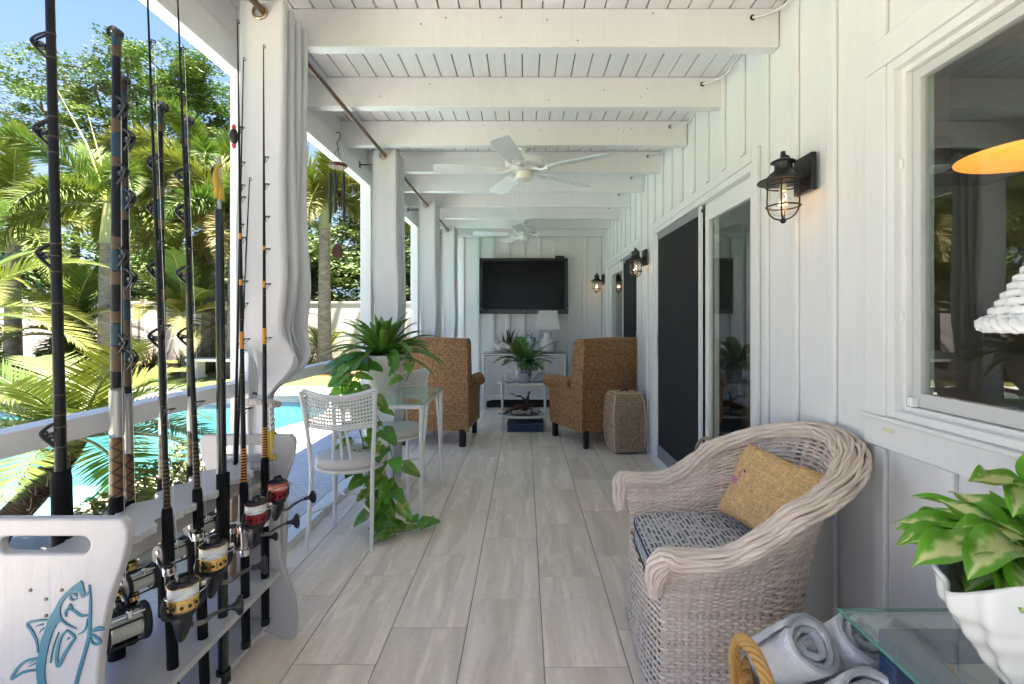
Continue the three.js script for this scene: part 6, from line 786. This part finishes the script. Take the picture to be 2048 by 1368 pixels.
// ---------------------------------------------------------------- fishing rod rack with its rods
rnd = mulberry(2024);
const RX = -1.076, D0 = 1.075, D1 = 1.885;
{
  const t = thing('rod_rack', 'white fishing rod rack with a teal fish on its end panel', 'rack', [RX, 0, 0]), pw = mat([0.50, 0.485, 0.485], 0.32, { map: rep(paintMap, 2), bumpMap: rep(paintBump, 2), bumpScale: 0.0006 });
  const half = [[0.168, 0.795], [0.18, 0.785], [0.186, 0.765], [0.184, 0.735], [0.176, 0.70], [0.160, 0.655], [0.142, 0.60], [0.128, 0.53], [0.119, 0.45], [0.119, 0.38], [0.128, 0.32], [0.146, 0.26], [0.168, 0.20], [0.184, 0.14], [0.190, 0.09], [0.190, 0.022], [0.184, 0.006], [0.172, 0.0], [0.14, 0.0], [0.11, 0.012], [0.06, 0.03]], out = [...half, ...half.slice().reverse().map(([x, y]) => [-x, y])];
  const slot = Array.from({ length: 32 }, (_, i) => { const a = i / 32 * 6.283, c = Math.cos(a), s = Math.sin(a); return [(c > 0 ? 0.083 : -0.083) + c * 0.019, 0.7355 + s * 0.019]; });
  const near = mesh('end_panel', slab(out, 0.024, 0.005, [slot]).translate(0, 0, -D0 - 0.024), pw, t); mesh('end_panel', slab(out, 0.024, 0.005, [slot]).translate(0, 0, -D1), pw, t);
  // boards: notched top shelf, drilled lower shelf, foot rail
  const L = D1 - D0 - 0.05, n = 5, teeth = (hw, nd) => { const o = []; for (const s of [1, -1]) for (let i = 0; i <= 60; i++) { const q = s > 0 ? i / 60 : 1 - i / 60, ph = (q * n) % 1, d = Math.abs(ph - 0.5); o.push([s * (hw - nd * (1 - smooth(0.13, 0.21, d)) + 0.006 * (d > 0.27 && d < 0.36 ? 1 : 0)), -D0 - 0.0245 - q * L]); } return o; };
  mesh('notched_shelf', slab(teeth(0.092, 0.03).map(([x, z]) => [x, -z]), 0.02, 0.003).rotateX(-Math.PI / 2).translate(0, 0.672, 0), pw, t);
  mesh('shelf_rail', bx(-0.03, 0.03, 0.60, 0.6715, -D0 - 0.025, -D1 + 0.025, 0.003), pw, t);
  mesh('lower_shelf', bx(-0.135, 0.135, 0.255, 0.275, -D0 - 0.025, -D1 + 0.025, 0.003), pw, t); mesh('foot_rail', bx(-0.10, 0.10, 0.07, 0.088, -D0 - 0.025, -D1 + 0.025, 0.003), pw, t);
  for (const [x, y] of [[-0.03, 0.635], [0.04, 0.635], [0.005, 0.615], [0.005, 0.578]]) mesh('screw', cyl(0.0042, 0.0036, 0.003, 0, 0, 0, 14).rotateX(Math.PI / 2).translate(x, y, -D0 + 0.0005), mat([0.16, 0.11, 0.08], 0.5, { metalness: 0.6 }), near);
  // fish: ribbons and shapes cut from thin teal sheet, drawn on a 1179-wide sheet; f maps it to the panel
  const teal = mat([0.018, 0.165, 0.245], 0.35, { map: rep(paintMap, 6) }), f = ([x, y]) => { const p = at(x * 0.2545, 1020 + y * 0.2545, D0); return [p.x - RX, p.y]; }, zf = -D0 + 0.0002, bits = [];
  const shape = (pts, holes = []) => bits.push(slab(pts.map(f).reverse(), 0.0025, 0.0006, holes.map((h) => h.map(f))).translate(0, 0, zf));
  const sm = (pts, k = 6) => curve(pts.map(([x, y]) => [x, y, 0]), pts.length * k).map((p) => [p.x, p.y]);
  const ribbon = (pts, w0, w1) => { const c = sm(pts), a = [], b = []; c.forEach((p, i) => { const q = c[Math.min(c.length - 1, i + 1)], o = c[Math.max(0, i - 1)], dx = q[0] - o[0], dy = q[1] - o[1], l = Math.hypot(dx, dy), s = i / (c.length - 1), w = lerp(w0, w1, s) * (0.35 + 0.65 * Math.sin(Math.PI * clamp(0.12 + s * 0.76))); a.push([p[0] - dy / l * w, p[1] + dx / l * w]); b.unshift([p[0] + dy / l * w, p[1] - dx / l * w]); }); shape([...a, ...b]); };
  shape(sm([[640, 550], [560, 610], [480, 690], [430, 780], [385, 850], [360, 940], [330, 1010], [312, 1110], [290, 1200], [292, 1290], [305, 1400], [330, 1560], [300, 1680], [240, 1800], [330, 1770], [385, 1720], [470, 1790], [440, 1690], [400, 1560], [372, 1400], [358, 1280], [365, 1180], [385, 1080], [410, 990], [450, 900], [490, 862], [478, 800], [490, 740], [530, 680], [580, 640], [622, 640], [655, 690], [676, 668], [662, 610], [655, 570]], 4));
  ribbon([[704, 585], [712, 660], [714, 740], [712, 830], [708, 930], [698, 1010], [672, 1110], [640, 1220], [612, 1320], [590, 1400], [520, 1510], [450, 1580], [400, 1640]], 11, 17);
  ribbon([[700, 640], [680, 665], [655, 660]], 9, 6); ribbon([[385, 860], [300, 868], [220, 892], [255, 950], [285, 1010], [298, 1060], [303, 1120]], 11, 11); ribbon([[345, 895], [320, 900], [285, 912]], 9, 4); ribbon([[350, 925], [330, 940], [315, 960]], 9, 3);
  ribbon([[300, 1160], [200, 1190], [135, 1250], [98, 1322], [180, 1275], [240, 1260], [300, 1255]], 13, 11); ribbon([[290, 1170], [255, 1190], [232, 1208]], 8, 3); ribbon([[295, 1195], [255, 1215], [222, 1232]], 9, 3);
  ribbon([[535, 940], [487, 992], [458, 1090], [450, 1160], [462, 1222], [510, 1130], [560, 1050], [590, 1000], [540, 945]], 14, 14); ribbon([[548, 1000], [530, 1018]], 9, 5); ribbon([[464, 960], [430, 1050], [412, 1120], [400, 1198]], 6, 8);
  ribbon([[485, 852], [520, 890], [560, 912], [605, 932]], 10, 6); ribbon([[556, 735], [540, 770], [518, 800], [524, 838]], 12, 9); ribbon([[530, 775], [560, 778], [600, 800], [640, 828], [700, 825]], 8, 12); ribbon([[556, 735], [572, 772]], 8, 5); ribbon([[692, 850], [680, 920], [655, 955], [620, 972]], 8, 8);
  ribbon([[612, 655], [570, 660], [556, 690], [580, 706], [614, 690]], 8, 9); ribbon([[590, 648], [600, 668], [612, 678]], 7, 7);
  ribbon([[714, 965], [750, 930], [790, 922], [818, 932], [780, 942], [745, 950]], 12, 8); ribbon([[712, 980], [740, 985], [775, 1010], [796, 1038], [760, 1052], [728, 1035], [716, 1000]], 12, 10);
  mesh('fish_emblem', merge(bits), teal, near);
}
// ------------------------------------------------ rods
const foam = mat([0.008, 0.008, 0.009], 0.9, { specularIntensity: 0.4 }), blank = mat([0.008, 0.008, 0.009], 0.42, { specularIntensity: 0.5 }), tealWrap = mat([0.005, 0.038, 0.055], 0.4), goldWrap = mat([0.085, 0.052, 0.02], 0.45), diamondWrap = mat(grey(1), 0.4, { map: (() => { const t = tex(128, 128, (u, v) => { const a = Math.abs(((u * 2 + v * 2) % 1) - 0.5), b = Math.abs(((u * 2 - v * 2 + 4) % 1) - 0.5), m = Math.min(a, b) < 0.07; return m ? [0.07, 0.09, 0.09] : [0.42, 0.31, 0.17]; }); t.repeat.set(1, 14); return t; })() }), orangeWrap = mat([0.62, 0.25, 0.02], 0.35), alu = mat([0.40, 0.39, 0.37], 0.38, { metalness: 0.85 }), cork = mat([0.42, 0.28, 0.18], 0.8, { map: rep(paintMap, 9) }), clearLine = mat([0.80, 0.83, 0.80], 0.3), redAl = mat([0.30, 0.03, 0.035], 0.3, { metalness: 0.7 });
function fishingRod(label, x, d, y0, topP, o) {
  const t = thing('fishing_rod', label, 'fishing rod', [x, 0, -d], 0, 'fishing rods in the white rack'), end = topP.clone().sub(V(x, 0, -d)), P = (y) => V(end.x * (y - y0) / (end.y - y0), y, end.z * (y - y0) / (end.y - y0)), H = end.y;
  const seg = (n, a, b, ra, rb, m, par = t) => mesh(n, sweep([P(a), P(lerp(a, b, 0.08)), P(lerp(a, b, 0.92)), P(b)], (q) => (q < 0.02 || q > 0.98 ? 0.9 : 1) * lerp(ra, rb, q), 14), m, par);
  const rb = (y) => lerp(o.r0, o.r1, Math.pow((y - o.grip[1]) / (H - o.grip[1]), 0.8));
  seg('butt_grip', y0, o.seat[0], o.gr * 0.95, o.gr, o.buttMat ?? foam); seg('butt_cap', y0 - 0.022, y0, o.gr * 1.12, o.gr * 1.08, blackMetal);
  seg('reel_seat', o.seat[0], o.seat[1], o.gr * 0.82, o.gr * 0.82, o.seatMat ?? blackGloss);
  for (const y of [o.seat[0] + 0.012, o.seat[1] - 0.014]) seg('seat_ring', y - 0.011, y + 0.011, o.gr * 1.12, o.gr * 1.12, o.ringMat ?? chrome);
  seg('fore_grip', o.grip[0], o.grip[1], o.gr * 1.06, o.gr * (o.taper ?? 0.9), o.gripMat ?? foam);
  const pts = []; for (let i = 0; i <= 30; i++) pts.push(P(lerp(o.grip[1], H, i / 30))); const bl = mesh('blank', sweep(pts, (q) => rb(lerp(o.grip[1], H, q)), 12), o.blankMat ?? blank, t);
  for (const [a, b, m, k] of o.wraps ?? []) seg('thread_wrap', a, b, rb(a) * (k ?? 1.06) + 0.0004, rb(b) * (k ?? 1.06) + 0.0004, m, bl);
  const [sx, sz] = o.side ?? [1, 0.3];
  for (const y of o.guides ?? []) {
    const c = P(y), s = V(sx, 0, sz).normalize(), q = (y - o.grip[1]) / (H - o.grip[1]), w = V(-s.z, 0, s.x), pt = (a, dy, b = 0) => c.clone().addScaledVector(s, a).addScaledVector(w, b).add(V(0, dy, 0));
    if (o.roller) { const g = []; for (const b of [-0.006, 0.006]) g.push(sweep(curve([pt(0.004, 0.034, b), pt(0.022, 0.024, b), pt(0.036, 0.008, b), pt(0.028, -0.008, b), pt(0.006, -0.032, b)], 18), 0.0034, 6, false, 0.8)); g.push(sweep([pt(0.018, 0.0, -0.008), pt(0.018, 0.0, 0.008)], 0.0085, 12), sweep([pt(0.03, 0.008, -0.008), pt(0.03, 0.008, 0.008)], 0.004, 8)); mesh('roller_guide', merge(g), blackMetal, t); }
    else { const rr = lerp(o.ring0 ?? 0.019, 0.004, Math.pow(q, 0.5)), off2 = rr * 1.25 + 0.006, n = 24, loop = Array.from({ length: n }, (_, i) => { const a = i / n * 6.283; return pt(off2 + Math.cos(a) * rr, 0.004 + Math.cos(a) * rr * 0.12, Math.sin(a) * rr); }); mesh('ring_guide', merge([sweep(loop, 0.0017, 6, true), sweep([pt(0.002, -0.022), pt(off2 - rr, 0.0)], 0.0013, 5), sweep([pt(0.002, -0.02), pt(off2, 0.002, rr)], 0.0011, 5), sweep([pt(0.002, -0.02), pt(off2, 0.002, -rr)], 0.0011, 5), sweep([pt(0.001, 0.014), pt(off2 - rr, 0.004)], 0.0013, 5)]), blackMetal, t); }
  }
  if (o.roller && o.tip !== false) { const e = P(H), s = V(sx, 0, sz).normalize(); mesh('roller_tip', merge([sweep([e.clone().addScaledVector(s, -0.004).add(V(0, 0.008, -0.011)), e.clone().addScaledVector(s, -0.004).add(V(0, 0.008, 0.011))], 0.017, 16), sweep([e.clone().add(V(0, -0.03, 0)), e.clone().add(V(0, 0.004, 0))], (q) => 0.009 + 0.004 * q, 10)]), blackMetal, t); const c = e.clone().addScaledVector(s, -0.004).add(V(0, 0.008, 0.0115)); mesh('tip_pin', new THREE.SphereGeometry(0.0035, 10, 8).translate(c.x, c.y, c.z), alu, t); }
  else if (!o.roller && o.tip !== false) { const e = P(H); mesh('tip_ring', ring(0.0055, 0.0014, 18, 6).rotateY(Math.atan2(sx, sz)).translate(e.x + sx * 0.003, e.y + 0.004, e.z), blackMetal, t); }
  if (o.line) { const a = P(o.seat[1] + 0.03).add(V(sx * 0.03, 0, sz * 0.03)), pts2 = [a]; for (const y of o.guides) pts2.push(P(y).add(V(sx * 0.016, 0.004, sz * 0.016))); mesh('line', sweep(pts2, 0.00055, 4), clearLine, t); }
  return { t, P };
}
// spinning reel hung from a rod at height y, facing (sx, sz)
function spinReel({ t, P }, y, sx, sz, lineCol, trim, k = 1) {
  const r = part('spinning_reel', t), s = V(sx, 0, sz).normalize(), c = P(y).addScaledVector(s, 0.062 * k), w = V(s.z, 0, -s.x), M = new THREE.Matrix4().makeBasis(w, V(0, 1, 0), s).setPosition(c); // local: x = side, y = along rod, z = away from rod
  const add = (n, g, m) => mesh(n, g.scale(k, k, k).applyMatrix4(M), m, r);
  add('reel_foot', sweep(curve([[0, 0.055, -0.052], [0, 0.02, -0.053], [0, -0.02, -0.05], [0, -0.035, -0.03], [0, -0.04, -0.008]], 16), (q) => 0.008 + 0.004 * q, 10), blackMetal);
  add('gear_body', surf((u, v) => { const a = u * 6.283, q = Math.sin(Math.PI * clamp(0.08 + v * 0.88)); const tp = 1 - 0.5 * v, sq = Math.pow(Math.abs(Math.cos(a)) ** 4 + Math.abs(Math.sin(a)) ** 4, -0.25); return V(Math.cos(a) * sq * 0.019 * tp * Math.pow(q, 0.35), lerp(-0.004, -0.078, v), Math.sin(a) * sq * 0.026 * tp * Math.pow(q, 0.35) + 0.004 - 0.016 * v); }, 20, 14), blackMetal);
  add('rotor', lathe([[0.001, -0.008], [0.026, -0.008], [0.029, 0.0], [0.028, 0.012], [0.02, 0.018], [0.001, 0.018]], 28), blackMetal);
  add('spool_skirt', lathe([[0.025, 0.006], [0.0315, 0.008], [0.033, 0.014], [0.0325, 0.03], [0.0345, 0.033], [0.0345, 0.036], [0.029, 0.037]], 36), trim);
  add('spool_line', lathe([[0.029, 0.0365], [0.0318, 0.04], [0.0322, 0.052], [0.0312, 0.063], [0.028, 0.0655]], 36), mat(lineCol, 0.35));
  add('spool_lip', lathe([[0.028, 0.065], [0.0325, 0.066], [0.0325, 0.0685], [0.024, 0.074], [0.016, 0.075], [0.001, 0.075]], 36), mat([0.05, 0.045, 0.045], 0.25, { metalness: 0.6 }));
  add('spool_rim', ring(0.0332, 0.0014, 36, 6).rotateX(Math.PI / 2).translate(0, 0.067, 0), trim);
  add('drag_knob', merge([cyl(0.015, 0.013, 0.012, 0, 0.08, 0, 18), rbox(0.024, 0.008, 0.007, 0, 0.086, 0, 0.002)]), blackMetal);
  const holes = []; for (let i = 0; i < 12; i++) { const a = i / 12 * 6.283; holes.push(cyl(0.0042, 0.0042, 0.002, 0, 0, 0, 10).rotateX(Math.PI / 2).translate(0, 0.021, 0.0326).rotateY(a)); } add('skirt_holes', merge(holes), blackGloss);
  for (const q of [-1, 1]) add('rotor_arm', sweep(curve([[q * 0.024, -0.005, 0.0], [q * 0.040, 0.005, 0.002], [q * 0.043, 0.03, 0.004], [q * 0.041, 0.047, 0.006]], 16), (u) => 0.0085 - 0.003 * u, 8, false, 0.7), blackMetal);
  add('bail_wire', sweep(curve([[-0.041, 0.047, 0.006], [-0.042, 0.052, 0.026], [-0.02, 0.055, 0.046], [0.012, 0.053, 0.048], [0.04, 0.05, 0.028], [0.041, 0.047, 0.006]], 36), 0.0016, 6), chrome);
  add('line_roller', cyl(0.006, 0.006, 0.01, 0, 0, 0, 12).rotateZ(Math.PI / 2).translate(0.04, 0.05, 0.01), chrome);
  add('handle_arm', sweep(curve([[0.02, -0.045, 0.0], [0.045, -0.05, 0.004], [0.055, -0.035, 0.02], [0.06, -0.02, 0.045], [0.066, -0.012, 0.06]], 24), (q) => 0.0065 - 0.002 * q, 8, false, 0.8), mat([0.24, 0.22, 0.21], 0.35, { metalness: 0.8 }));
  add('handle_knob', merge([lathe([[0.001, 0], [0.007, 0.001], [0.006, 0.012], [0.010, 0.02], [0.022, 0.027], [0.025, 0.033], [0.02, 0.038], [0.001, 0.039]], 24).rotateZ(-Math.PI / 2).rotateY(-0.5).translate(0.066, -0.012, 0.06)]), blackMetal);
  return r;
}
// conventional reel: spool lying across the rod
function trollReel({ t, P }, y, sx, sz, k = 1, lineCol = [0.72, 0.72, 0.60]) {
  const r = part('trolling_reel', t), s = V(sx, 0, sz).normalize(), c = P(y).addScaledVector(s, 0.058 * k), w = V(s.z, 0, -s.x), M = new THREE.Matrix4().makeBasis(w, V(0, 1, 0), s).setPosition(c), add = (n, g, m) => mesh(n, g.scale(k, k, k).applyMatrix4(M), m, r), ax = (g) => g.rotateZ(Math.PI / 2);
  for (const q of [-1, 1]) add('side_plate', ax(lathe([[0.001, -0.009], [0.040, -0.009], [0.045, -0.006], [0.046, 0.004], [0.042, 0.008], [0.001, 0.011]].map(([a, b]) => [a, q > 0 ? -b : b]), 40)).translate(q * 0.041, 0, 0), mat([0.018, 0.018, 0.019], 0.5));
  add('spool_line', ax(cyl(0.029, 0.029, 0.060, 0, 0, 0, 32)), mat(lineCol, 0.45)); for (const q of [-1, 1]) add('spool_flange', ax(cyl(0.037, 0.037, 0.004, 0, q * 0.0315, 0, 36)), chrome);
  for (const a of [0.6, 1.5, 2.6, 3.7, 5.2]) add('frame_post', rod([-0.036, Math.sin(a) * 0.041, Math.cos(a) * 0.041], [0.036, Math.sin(a) * 0.041, Math.cos(a) * 0.041], 0.003, 8), blackMetal);
  add('reel_foot', rbox(0.03, 0.10, 0.012, 0, 0, -0.046, 0.003), blackMetal); add('level_wind', merge([rod([-0.036, 0.036, 0.026], [0.036, 0.036, 0.026], 0.0035, 8), rbox(0.012, 0.02, 0.012, 0.005, 0.038, 0.026, 0.003)]), chrome);
  add('drag_star', ax(lathe([[0.001, -0.052], [0.011, -0.052], [0.012, -0.056], [0.001, -0.058]], 20)), mat([0.70, 0.62, 0.52], 0.25, { metalness: 1 })); add('plate_screw', ax(cyl(0.006, 0.006, 0.003, 0.02, 0.052, 0, 14)), chrome); add('plate_cap', ax(cyl(0.0105, 0.0105, 0.003, 0.0, -0.0525, 0.0, 18)).translate(0, 0, 0), chrome);
  add('crank', sweep(curve([[-0.052, 0, 0], [-0.056, -0.02, 0.02], [-0.058, -0.035, 0.045]], 12), 0.005, 8), alu); add('crank_knob', lathe([[0.001, 0], [0.009, 0.002], [0.013, 0.014], [0.015, 0.024], [0.001, 0.028]], 18).rotateZ(Math.PI / 2).translate(-0.06, -0.035, 0.045), blackMetal);
  return r;
}
{
  const LX = -1.185, RR = -0.972;
  const troll = (a, b) => [[a, a + 0.075, goldWrap], [a + 0.075, a + 0.14, tealWrap], [a + 0.14, a + 0.175, goldWrap], [b, b + 0.04, goldWrap], [b + 0.04, b + 0.10, tealWrap], [b + 0.10, b + 0.14, goldWrap], [b + 0.34, b + 0.37, goldWrap], [b + 0.37, b + 0.44, tealWrap], [b + 0.44, b + 0.48, goldWrap], [b + 0.66, b + 0.69, goldWrap], [b + 0.69, b + 0.73, tealWrap]];
  const hair = (ys) => ys.map((y) => [y, y + 0.003, goldWrap, 1.05]);
  fishingRod('thick black surf rod at the far left of the rack', -1.150, 1.205, 0.30, at(97, -130, 1.215), { r0: 0.0128, r1: 0.0095, gr: 0.0205, seat: [0.5, 0.58], grip: [0.60, 0.86], taper: 1, roller: true, tip: false, guides: [0.95, 1.40, 1.71, 1.93], side: [-1, 0.4], wraps: hair([0.92, 0.97, 1.0, 1.05, 1.28, 1.36, 1.40, 1.43, 1.66, 1.70, 1.75, 1.90, 1.96]) });
  let f = fishingRod('roller guide rod with teal and gold wraps and tall silver butt, left of its pair', LX + 0.02, 1.372, 0.11, at(233, 72, 1.39), { r0: 0.0165, r1: 0.0105, gr: 0.0215, seat: [0.33, 0.47], grip: [0.56, 0.735], taper: 0.85, seatMat: foam, ringMat: gold, roller: true, guides: [1.17, 1.42, 1.66, 1.85], side: [1, 0.2], line: true, wraps: [[0.735, 0.905, diamondWrap, 1.1], [0.905, 1.045, alu, 1.2], ...troll(1.09, 1.17 + 0.17)] });
  trollReel(f, 0.385, 1, 0.75, 1.12);
  f = fishingRod('shorter roller guide rod with grey taped butt, right of its pair', LX + 0.01, 1.435, 0.10, at(247, 165, 1.45), { r0: 0.0125, r1: 0.0085, gr: 0.0195, seat: [0.40, 0.52], grip: [0.55, 0.70], taper: 0.8, ringMat: gold, roller: true, guides: [1.12, 1.36, 1.60, 1.78], side: [1, 0.3], line: true, wraps: [[0.70, 0.84, diamondWrap, 1.1], [0.84, 1.02, alu, 1.15], ...troll(1.04, 1.2)] });
  trollReel(f, 0.47, 1, 0.5, 0.85);
  f = fishingRod('roller guide rod third in the back row', LX + 0.01, 1.57, 0.10, at(320, 218, 1.585), { r0: 0.0120, r1: 0.0075, gr: 0.019, seat: [0.42, 0.54], grip: [0.58, 0.72], taper: 0.8, ringMat: gold, roller: true, guides: [1.18, 1.40, 1.60, 1.75], side: [-1, 0.4], wraps: [[0.72, 0.86, diamondWrap, 1.1], [0.86, 0.98, alu, 1.1], ...troll(1.0, 1.2)] }); trollReel(f, 0.49, 1, 0.5, 0.85);
  f = fishingRod('roller guide rod fourth in the back row', LX + 0.01, 1.71, 0.10, at(373, 245, 1.72), { r0: 0.0125, r1: 0.0075, gr: 0.019, seat: [0.44, 0.56], grip: [0.60, 0.72], taper: 0.8, ringMat: gold, roller: true, guides: [1.18, 1.40, 1.62, 1.75], side: [-1, 0.4], wraps: [[0.72, 0.84, diamondWrap, 1.1], [0.84, 0.97, alu, 1.15], ...troll(1.0, 1.2)] }); trollReel(f, 0.51, 1, 0.4, 0.85);
  for (const [lab, px, py, dx, g] of [['thin dark rod leaning left in the last back slot', 499, 360, 0, [0.95, 1.12, 1.30]], ['thin dark rod with small ring guides behind the float rod', 487, 120, 0.02, [0.95, 1.15, 1.4, 1.6, 1.75]]]) { const q = fishingRod(lab, LX + 0.06 + dx, 1.83 - dx, 0.12, at(px, py, 1.84), { r0: 0.0062, r1: 0.0018, gr: 0.013, seat: [0.36, 0.46], grip: [0.48, 0.66], taper: 0.7, gripMat: cork, buttMat: cork, guides: g, side: [1, 0.3], ring0: 0.012, wraps: hair([0.9, 1.05, 1.2]) }); if (dx) spinReel(q, 0.41, 1, 0.2, [0.62, 0.22, 0.16], gold, 0.85); }
  const spin = (lab, d, px, py, o, ln, trim, y, k, dir) => { const q = fishingRod(lab, RR, d, o.y0 ?? 0.12, at(px, py, d - 0.02), { r0: 0.0085, r1: 0.0017, gr: 0.0145, taper: 0.85, side: [1, 0.2], line: true, ...o }); if (ln) spinReel(q, y, dir[0], dir[1], ln, trim, k); return q; };
  const fine = (a, b, n, m = goldWrap) => Array.from({ length: n }, (_, i) => { const y = lerp(a, b, i / n); return [y, y + (b - a) / n * 0.45, m, 1.12]; });
  spin('long thin spinning rod with gold cross wraps nearest in the front row', 1.335, 290, -140, { seat: [0.45, 0.56], grip: [0.57, 0.72], guides: [0.99, 1.22, 1.45, 1.68, 1.88, 2.0], wraps: [...fine(0.72, 0.86, 12), ...hair([0.95, 1.0, 1.2, 1.24])] }, [0.80, 0.80, 0.78], gold, 0.455, 1.12, [0.95, 0.55]);
  spin('long thin spinning rod second in the front row', 1.46, 352, -90, { seat: [0.48, 0.60], grip: [0.61, 0.73], guides: [0.99, 1.22, 1.45, 1.70, 1.9, 2.05], wraps: [...fine(0.73, 0.88, 12), ...hair([0.95, 1.18, 1.4])] }, [0.80, 0.80, 0.78], gold, 0.50, 1.12, [0.95, 0.5]);
  const pole = thing('telescopic_pole', 'smooth black telescopic pole with a yellow brush head', 'pole', [RR - 0.01, 0, -1.565], 0, 'fishing rods in the white rack');
  mesh('pole_tube', rod([0, 0.1, 0], [-0.012, 1.60, 0], 0.0155, 16, 0.0125), mat([0.012, 0.016, 0.016], 0.12), pole); mesh('pole_grip', rod([0, 0.46, 0], [-0.001, 0.74, 0], 0.0195, 16), foam, pole); mesh('inner_tube', rod([-0.012, 1.60, 0], [-0.013, 1.77, 0], 0.006, 12), alu, pole);
  mesh('brush_head', merge([sweep(curve([[-0.018, 1.635, 0], [-0.016, 1.68, 0.006], [-0.02, 1.72, 0.004], [-0.012, 1.745, 0]], 14), (q) => 0.0115 - 0.004 * q, 9), sweep(curve([[-0.002, 1.63, 0.004], [-0.004, 1.67, 0.004]], 6), 0.008, 8)]), mat([0.42, 0.27, 0.02], 0.5), pole); mesh('pole_butt', rod([0.0005, 0.06, 0], [0, 0.1, 0], 0.021, 14), blackMetal, pole);
  let j = spin('spinning rod with orange coil wraps and a black and red float', 1.675, 475, 46, { r0: 0.0095, seat: [0.42, 0.53], grip: [0.54, 0.675], seatMat: alu, guides: [0.93, 1.17, 1.37, 1.52, 1.66, 1.78, 1.9], wraps: [...fine(0.68, 0.80, 12, orangeWrap), [1.14, 1.20, orangeWrap], [1.36, 1.38, orangeWrap], [1.52, 1.54, orangeWrap], ...hair([1.05, 1.24])] }, [0.80, 0.80, 0.78], redAl, 0.545, 1.05, [0.95, 0.5]);
  { const p = j.P(1.872), fl = part('float', j.t), F = (n, y0, y1, r, m) => mesh(n, lathe([[0.001, y0], [r * 0.6, lerp(y0, y1, 0.12)], [r, lerp(y0, y1, 0.5)], [r * 0.6, lerp(y0, y1, 0.88)], [0.001, y1]], 20).translate(p.x - 0.014, p.y, p.z + 0.006), m, fl); F('float_body', -0.028, 0.028, 0.0155, mat([0.015, 0.016, 0.017], 0.5)); F('float_end', 0.02, 0.042, 0.007, mat([0.62, 0.03, 0.02], 0.4)); F('float_end', -0.042, -0.02, 0.007, mat([0.62, 0.03, 0.02], 0.4)); }
  spin('spinning rod with orange coil wraps at the far end of the front row', 1.80, 527, 95, { r0: 0.0095, seat: [0.47, 0.58], grip: [0.585, 0.725], seatMat: alu, guides: [1.17, 1.37, 1.50, 1.62, 1.74, 1.84], wraps: [...fine(0.73, 0.845, 12, orangeWrap), [1.15, 1.21, orangeWrap], [1.36, 1.385, orangeWrap], [1.50, 1.515, orangeWrap], ...hair([1.1, 1.3, 1.33])] }, [0.66, 0.20, 0.13], redAl, 0.575, 1.0, [1, 0.35]);
  const st = thing('yellow_strap', 'yellow strap looped over the far end panel of the rod rack', 'strap', [RX + 0.085, 0.795, -D1 + 0.012]); mesh('strap_loop', sweep(curve([[0, -0.08, 0.018], [0.003, -0.03, 0.017], [0.004, 0.004, 0.014], [0.004, 0.009, 0.0], [0.003, 0.0, -0.015], [0.001, -0.06, -0.016]], 30), 0.015, 8, false, 0.14, true, V(1, 0, 0)), mat([0.62, 0.40, 0.01], 0.6), st); mesh('buckle', rbox(0.042, 0.022, 0.012, -0.001, -0.086, 0.02, 0.004).rotateZ(0.12), mat([0.55, 0.36, 0.01], 0.5), st);
}
// ---------------------------------------------------------------- inside the house, seen through the window
{
  const p = thing('pendant_lamp', 'dark drum pendant lamp glowing inside the window', 'lamp', [2.5, 2.04, -2.3]);
  mesh('drum_shade', lathe([[0.34, 0.0], [0.345, 0.0], [0.345, 0.55], [0.34, 0.55]], 56), mat([0.13, 0.14, 0.11], 0.85, { bumpMap: rep(clothBump, 3), bumpScale: 0.001 }), p); mesh('shade_lining', surf((u, v) => V(Math.cos(u * 6.283) * 0.337, 0.002 + v * 0.546, Math.sin(u * 6.283) * 0.337), 48, 2), mat([0.74, 0.52, 0.26], 0.7), p);
  mesh('bulb', new THREE.SphereGeometry(0.045, 20, 14).translate(0, 0.33, 0), mat([1, 0.8, 0.5], 0.5, { emissive: new THREE.Color(1, 0.58, 0.22), emissiveIntensity: 1.2 }), p); mesh('cord', rod([0, 0.37, 0], [0, 0.54, 0], 0.004, 8), blackMetal, p); mesh('shade_spider', merge([rod([-0.337, 0.52, 0], [0.337, 0.52, 0], 0.003, 6), rod([0, 0.52, -0.337], [0, 0.52, 0.337], 0.003, 6)]), blackMetal, p);
  const l = new THREE.PointLight(0xffbe72, 0.08); l.name = 'pendant_light'; l.position.set(0, 0.33, 0); l.castShadow = true; p.add(l);
  const s = thing('shark_ornament', 'navy shark fin ornament on the wall inside the window', 'ornament', [4.27, 1.50, -4.42 + 0.6], -Math.PI / 2), sh = [[-0.30, 0.0], [-0.18, 0.05], [-0.02, 0.09], [0.03, 0.22], [0.12, 0.33], [0.16, 0.34], [0.15, 0.22], [0.19, 0.11], [0.34, 0.09], [0.46, 0.13], [0.44, 0.04], [0.47, -0.05], [0.35, 0.02], [0.12, -0.02], [0.02, -0.10], [0.0, -0.03], [-0.14, -0.04]];
  mesh('shark_body', slab(sh, 0.03, 0.006), mat([0.025, 0.05, 0.12], 0.4), s);
}
scene.traverse((o) => { if (o.isMesh) { o.castShadow = true; o.receiveShadow = true; } });
renderer.render(scene, camera);
